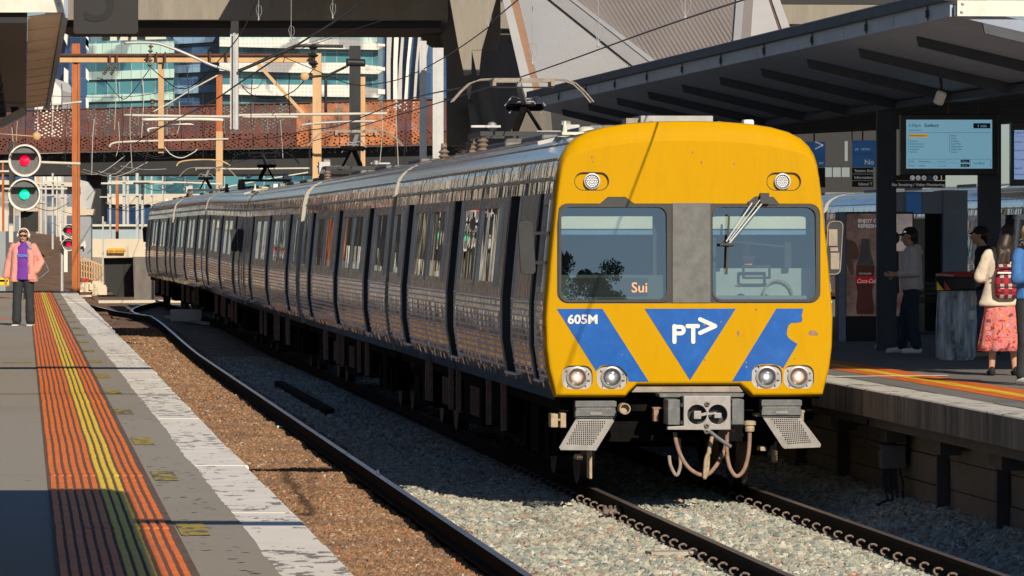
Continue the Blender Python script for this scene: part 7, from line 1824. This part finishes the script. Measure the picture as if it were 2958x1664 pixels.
for x, y_ in ((.01, -.1), (.10, .1)): blob('shoe', [('c', (x + .04, y_, .045), .040, (x - .13, y_, .038), .034)], 'hose_tan', t, .009)
blob('shoulder_bag', [('e', (-.10, -.23, 1.02), (.11, .05, .12))], 'hose', t, .012)
# ---- woman with plaid backpack and floral skirt, back turned
def fabric(name, kind):
    m = bpy.data.materials.new(name); m.use_nodes = True; n, l = nodes_of(m); p = n['Principled BSDF']; tc = n.new('ShaderNodeTexCoord')
    if kind == 'floral':
        v = n.new('ShaderNodeTexNoise'); v.inputs['Scale'].default_value = 8; v.inputs['Detail'].default_value = 3; v.inputs['Distortion'].default_value = 2.5; l.new(tc.outputs['Object'], v.inputs[0])
        r_ = n.new('ShaderNodeValToRGB'); cr = r_.color_ramp; cr.interpolation = 'CONSTANT'; cr.elements[0].color = (.16, .05, .06, 1); cr.elements[1].position = .40; cr.elements[1].color = (.62, .10, .10, 1)
        for pos, c_ in ((.46, (.60, .22, .20)), (.5, (.75, .20, .05)), (.55, (.45, .12, .25)), (.60, (.40, .25, .32)), (.66, (.8, .35, .12))): e = cr.elements.new(pos); e.color = (*c_, 1)
        l.new(v.outputs['Fac'], r_.inputs[0]); l.new(r_.outputs[0], p.inputs['Base Color'])
    else:
        sx = n.new('ShaderNodeSeparateXYZ'); l.new(tc.outputs['Object'], sx.inputs[0]); outs = []
        for ax, sc in (('X', 70), ('Z', 52)):
            a = n.new('ShaderNodeMath'); a.operation = 'MULTIPLY'; a.inputs[1].default_value = sc; l.new(sx.outputs[ax], a.inputs[0])
            b_ = n.new('ShaderNodeMath'); b_.operation = 'SINE'; l.new(a.outputs[0], b_.inputs[0]); c_ = n.new('ShaderNodeMath'); c_.operation = 'GREATER_THAN'; c_.inputs[1].default_value = .1; l.new(b_.outputs[0], c_.inputs[0]); outs.append(c_)
        ad = n.new('ShaderNodeMath'); ad.operation = 'ADD'; l.new(outs[0].outputs[0], ad.inputs[0]); l.new(outs[1].outputs[0], ad.inputs[1]); dv = n.new('ShaderNodeMath'); dv.operation = 'MULTIPLY'; dv.inputs[1].default_value = .5; l.new(ad.outputs[0], dv.inputs[0])
        r_ = n.new('ShaderNodeValToRGB'); cr = r_.color_ramp; cr.interpolation = 'CONSTANT'; cr.elements[0].color = (.40, .015, .03, 1); cr.elements[1].position = .3; cr.elements[1].color = (.13, .02, .03, 1); e = cr.elements.new(.8); e.color = (.55, .38, .36, 1)
        l.new(dv.outputs[0], r_.inputs[0]); l.new(r_.outputs[0], p.inputs['Base Color'])
    p.inputs['Roughness'].default_value = .85; M[name] = m
fabric('floral', 'floral'); fabric('plaid', 'plaid')
pf = onz(2896, 1086, PZ); t = thing('person', 'woman seen from behind in cream coat, plaid red backpack and orange floral skirt', 'person', pf, rz=R(8))
hs_, f = head((.055, .03, 1.565), PI, .95); sh = list(hs_)
sh += [('c', (.02, 0, 1.40), .045, (.045, .02, 1.49), .043), ('l', [((0, 0, 1.36), .16, .085), ((0, 0, 1.2), .15, .095), ((0, 0, 1.02), .12, .085), ((0, 0, .88), .165, .11)]),
       ('c', (-.17, 0, 1.34), .045, (-.24, .06, 1.10), .038), ('c', (-.24, .06, 1.10), .036, (-.14, .20, 1.08), .028), ('c', (.17, 0, 1.34), .045, (.24, .08, 1.12), .038), ('c', (.24, .08, 1.12), .036, (.12, .22, 1.12), .028),
       ('c', (-.09, 0, .86), .08, (-.10, 0, .48), .055), ('c', (-.10, 0, .48), .053, (-.125, .0, .07), .033), ('c', (.09, 0, .86), .08, (.11, 0, .48), .055), ('c', (.11, 0, .48), .053, (.145, .02, .07), .033)]
sh += hand((-.12, .22, 1.08), (.6, .8, 0), (0, 0, 1), .85) + hand((.10, .24, 1.12), (-.6, .8, 0), (0, 0, 1), .85)
blob('body', sh, 'skin', t, .0085, 3); eyes(t, f, .95)
blob('hair', [('e', (.055, -.01, 1.60), (.082, .09, .088)), ('c', (.04, -.05, 1.56), .075, (.0, -.075, 1.44), .085), ('c', (-.04, -.09, 1.42), .055, (-.09, -.115, 1.25), .022), ('c', (-.0, -.10, 1.42), .055, (-.03, -.13, 1.24), .022), ('c', (.05, -.09, 1.42), .05, (.07, -.12, 1.29), .02), ('c', (-.05, -.12, 1.36), .04, (-.09, -.125, 1.2), .02), ('c', (.04, -.12, 1.38), .04, (.03, -.135, 1.22), .018)], 'hair_dark', t, .009)
blob('coat', [('l', [((0, 0, 1.42), .07, .06), ((0, 0, 1.38), .155, .095), ((0, -.005, 1.25), .185, .12), ((0, 0, 1.05), .19, .125), ((-.01, 0, .90), .225, .145), ((-.02, 0, .80), .255, .16), ((-.02, 0, .775), .245, .15)]), ('c', (-.16, 0, 1.34), .066, (-.245, .05, 1.10), .07), ('c', (-.245, .05, 1.10), .068, (-.15, .17, 1.08), .055), ('c', (.16, 0, 1.34), .066, (.245, .06, 1.12), .066), ('c', (.245, .06, 1.12), .066, (.15, .18, 1.12), .052)], 'coat_white', t, .011, 4, .02)
m = MB(); n_ = 60; vs = []; zz = [.82, .72, .6, .45, .34, .28]
for z in zz:
    k_ = (.82 - z) / .54
    for i in range(n_):
        q = 2 * PI * i / n_; rr_ = 1 + .07 * k_ * math.sin(q * 9 + .5) + .03 * k_ * math.sin(q * 17); vs.append((.0 + (.19 + .085 * k_) * rr_ * math.cos(q), (.12 + .10 * k_) * rr_ * math.sin(q), z))
m.add(vs, [(j * n_ + i, j * n_ + (i + 1) % n_, (j + 1) * n_ + (i + 1) % n_, (j + 1) * n_ + i) for j in range(len(zz) - 1) for i in range(n_)]); sk = m.build('skirt', M['floral'], t, smooth=True)
so_ = sk.modifiers.new('thick', 'SOLIDIFY'); so_.thickness = .006
bp = blob('backpack', [('l', [((.0, -.19, .86), .10, .05), ((.0, -.20, .90), .135, .075), ((.0, -.20, 1.05), .135, .08), ((0, -.19, 1.16), .12, .07), ((0, -.17, 1.24), .09, .05)]), ('c', (-.09, -.25, .95), .035, (.09, -.25, .95), .035)], 'plaid', t, .010, 3)
m = MB(); m.box(-.125, .13, -.29, -.275, 1.135, 1.155); m.build('backpack_strap', M['white_paint'], bp, bevel=.004)
m = MB(); m.box(-.13, .13, -.275, -.268, 1.19, 1.205); m.box(-.115, .115, -.283, -.276, .985, .995)
for sg in (-1, 1): m.tube(spline([V((sg * .08, -.15, 1.22)), V((sg * .11, -.08, 1.40)), V((sg * .11, .04, 1.42))], 4), .014, 6)
m.build('backpack_trim', M['cloth_black'], bp)
for x, y_ in ((-.13, 0), (.15, .02)): blob('shoe', [('c', (x, y_ - .05, .035), .036, (x + .01, y_ + .13, .032), .034), ('c', (x, y_ - .055, .05), .036, (x, y_ - .05, .075), .034)], 'cloth_black', t, .009)
# ---- blonde person in blue at the right edge
pf = onz(2981, 1114, PZ); t = thing('person', 'blonde person with top bun and blue jacket cut by the right edge', 'person', pf, rz=R(30))
hs_, f = head((-.055, -.06, 1.55), -R(50), .98, R(25)); sh = list(hs_)
sh += [('c', (0, .0, 1.40), .048, (-.03, -.02, 1.49), .045), ('l', [((0, 0, 1.38), .16, .09), ((0, 0, 1.2), .155, .10), ((0, 0, 1.02), .125, .09), ((0, 0, .88), .165, .11)]),
       ('c', (-.17, 0, 1.36), .045, (-.22, -.06, 1.10), .04), ('c', (-.22, -.06, 1.10), .036, (-.10, -.22, 1.12), .028), ('c', (.17, 0, 1.36), .045, (.22, -.06, 1.12), .04), ('c', (.22, -.06, 1.12), .036, (.12, -.22, 1.12), .028),
       ('c', (-.09, 0, .86), .08, (-.10, -.02, .48), .057), ('c', (-.10, -.02, .48), .053, (-.11, .02, .08), .04), ('c', (.09, 0, .86), .08, (.10, 0, .48), .057), ('c', (.10, 0, .48), .053, (.12, .02, .08), .04)]
sh += hand((-.09, -.24, 1.12), (.5, -.8, 0), (0, 0, 1), .85) + hand((.11, -.24, 1.12), (-.5, -.8, 0), (0, 0, 1), .85)
blob('body', sh, 'skin', t, .0085, 3); eyes(t, f)
blob('hair', [('e', (-.04, -.01, 1.60), (.085, .092, .085)), ('e', (-.035, .0, 1.72), (.04, .04, .045)), ('c', (-.04, .01, 1.66), .035, (-.035, .0, 1.70), .028), ('e', (-.02, .04, 1.56), (.075, .06, .08))], 'hair_blonde', t, .009)
m = MB(); m.lathe([(.04, 0), (.046, .012), (.04, .024)], (-.035, .0, 1.675), n=14); m.build('hair_tie', M['hiviz'], t, smooth=True)
blob('jacket', [('l', [((0, 0, 1.43), .075, .07), ((0, 0, 1.38), .165, .105), ((0, 0, 1.2), .185, .13), ((0, 0, 1.0), .18, .125), ((0, 0, .90), .19, .13)]), ('c', (-.17, 0, 1.36), .068, (-.23, -.05, 1.11), .066), ('c', (-.23, -.05, 1.11), .066, (-.12, -.19, 1.12), .055), ('c', (.17, 0, 1.36), .068, (.23, -.05, 1.11), .066), ('c', (.23, -.05, 1.11), .066, (.13, -.19, 1.12), .055)], 'coat_blue', t, .011, 4, .02)
blob('trousers', [('l', [((0, 0, .93), .17, .12), ((0, 0, .82), .185, .125)]), ('c', (-.09, 0, .82), .10, (-.10, -.02, .48), .08), ('c', (-.10, -.02, .48), .08, (-.11, .02, .12), .065), ('c', (.09, 0, .82), .10, (.10, 0, .48), .08), ('c', (.10, 0, .48), .08, (.12, .02, .12), .065)], 'trousers', t, .012, 4, .015)
for x, y_ in ((-.11, .02), (.12, .02)): blob('shoe', [('c', (x, y_ + .05, .05), .045, (x - .02, y_ - .15, .042), .038)], 'shoe_white', t, .009)
# ---- driver in the cab
dpos = ma.location + ma.rotation_euler.to_matrix() @ V((.70, .85, 1.63))
t = thing('person', 'train driver seated behind the right windscreen with an orange collar', 'person', dpos, rz=ma.rotation_euler.z)
hs_, f = head((0, 0, 1.02 - .05), 0); sh = list(hs_) + [('c', (0, 0, .80), .05, (0, 0, .9), .05), ('l', [((0, 0, .78), .17, .09), ((0, 0, .6), .165, .11), ((0, 0, .35), .16, .12)]), ('c', (-.2, 0, .74), .05, (-.26, -.1, .5), .042), ('c', (-.26, -.1, .5), .04, (-.15, -.34, .48), .03), ('c', (.2, 0, .74), .05, (.26, -.1, .5), .042), ('c', (.26, -.1, .5), .04, (.15, -.34, .48), .03)]
sh += hand((-.15, -.36, .48), (.1, -1, 0), (1, 0, 0), .95) + hand((.15, -.36, .48), (-.1, -1, 0), (1, 0, 0), .95)
sh += [('c', (-.09, 0, .34), .08, (-.12, -.40, .36), .06), ('c', (.09, 0, .34), .08, (.12, -.40, .36), .06), ('c', (-.12, -.40, .36), .055, (-.12, -.42, .06), .045), ('c', (.12, -.40, .36), .055, (.12, -.42, .06), .045)]
blob('body', sh, 'skin', t, .010, 3); eyes(t, f); blob('hair', [('e', (0, .03, 1.02), (.083, .088, .08))], 'hair_dark', t, .01)
blob('uniform', [('l', [((0, 0, .80), .15, .08), ((0, 0, .76), .185, .11), ((0, 0, .6), .18, .13), ((0, 0, .33), .175, .135)]), ('c', (-.2, 0, .73), .066, (-.265, -.1, .5), .06), ('c', (-.265, -.1, .5), .06, (-.17, -.3, .48), .048), ('c', (.2, 0, .73), .066, (.265, -.1, .5), .06), ('c', (.265, -.1, .5), .06, (.17, -.3, .48), .048), ('c', (-.09, 0, .34), .095, (-.12, -.40, .36), .075), ('c', (.09, 0, .34), .095, (.12, -.40, .36), .075), ('c', (-.12, -.4, .36), .07, (-.12, -.42, .1), .06), ('c', (.12, -.4, .36), .07, (.12, -.42, .1), .06)], 'navy', t, .013)
m = MB(); m.add([(-.06, -.135, .80), (.08, -.135, .80), (.03, -.145, .68), (-.03, -.145, .68)], [(0, 1, 2, 3)]); m.build('collar', M['hiviz'], t)
m = MB(); m.box(-.24, .24, .16, .26, .1, 1.0); m.box(-.24, .24, -.3, .2, .18, .26); m.box(-.05, .05, -.05, .05, .0, .18)
so = m.build('driver_seat', M['black']); so.location = dpos; so.rotation_euler = ma.rotation_euler; tag(so, 'black driver seat inside the yellow cab behind the right windscreen', 'seat')

# ---- trees behind the camera, seen only as reflections in the windscreen
def tree(label, x, y, h, rr_, seed):
    random.seed(seed); t = thing('tree', label, 'tree', (x, y, -.3), group='trees behind the camera reflected in the windscreen')
    m = MB(); m.tube([(0, 0, 0), (.1, 0, h * .3), (0, .1, h * .6)], [.35, .25, .12], 8)
    for k in range(7): a = random.uniform(0, 6.28); m.tube([(0, 0, h * .35), (math.cos(a) * rr_ * .5, math.sin(a) * rr_ * .5, h * .6), (math.cos(a) * rr_ * .8, math.sin(a) * rr_ * .8, h * .78)], [.14, .08, .03], 6)
    m.build('trunk', M['bark'], t)
    m = MB(); cl_ = [(V((random.gauss(0, rr_ * .45), random.gauss(0, rr_ * .45), h * random.uniform(.55, .95))), random.uniform(.35, .8)) for _ in range(30)]
    for k in range(15000):
        c_, s_ = random.choice(cl_); p = c_ + V((random.uniform(-1, 1), random.uniform(-1, 1), random.uniform(-1, 1))).normalized() * s_ * random.random() ** .4; q = V((random.uniform(-1, 1), random.uniform(-1, 1), random.uniform(-1, 1))).normalized(); r2 = q.orthogonal().normalized() * .045; u = q * .085
        m.add([p - r2, p + u, p + r2, p - u], [(0, 1, 2, 3)])
    m.build('crown', M['leaf'], t)
tree('tree with a broad crown far behind the camera', 40.1, -147, 21.3, 1.7, 1); tree('tree with a narrower crown far behind the camera', 42.7, -149, 20.7, 1.3, 2); tree('low tree far behind the camera', 46.5, -145, 16.4, 2.4, 3)
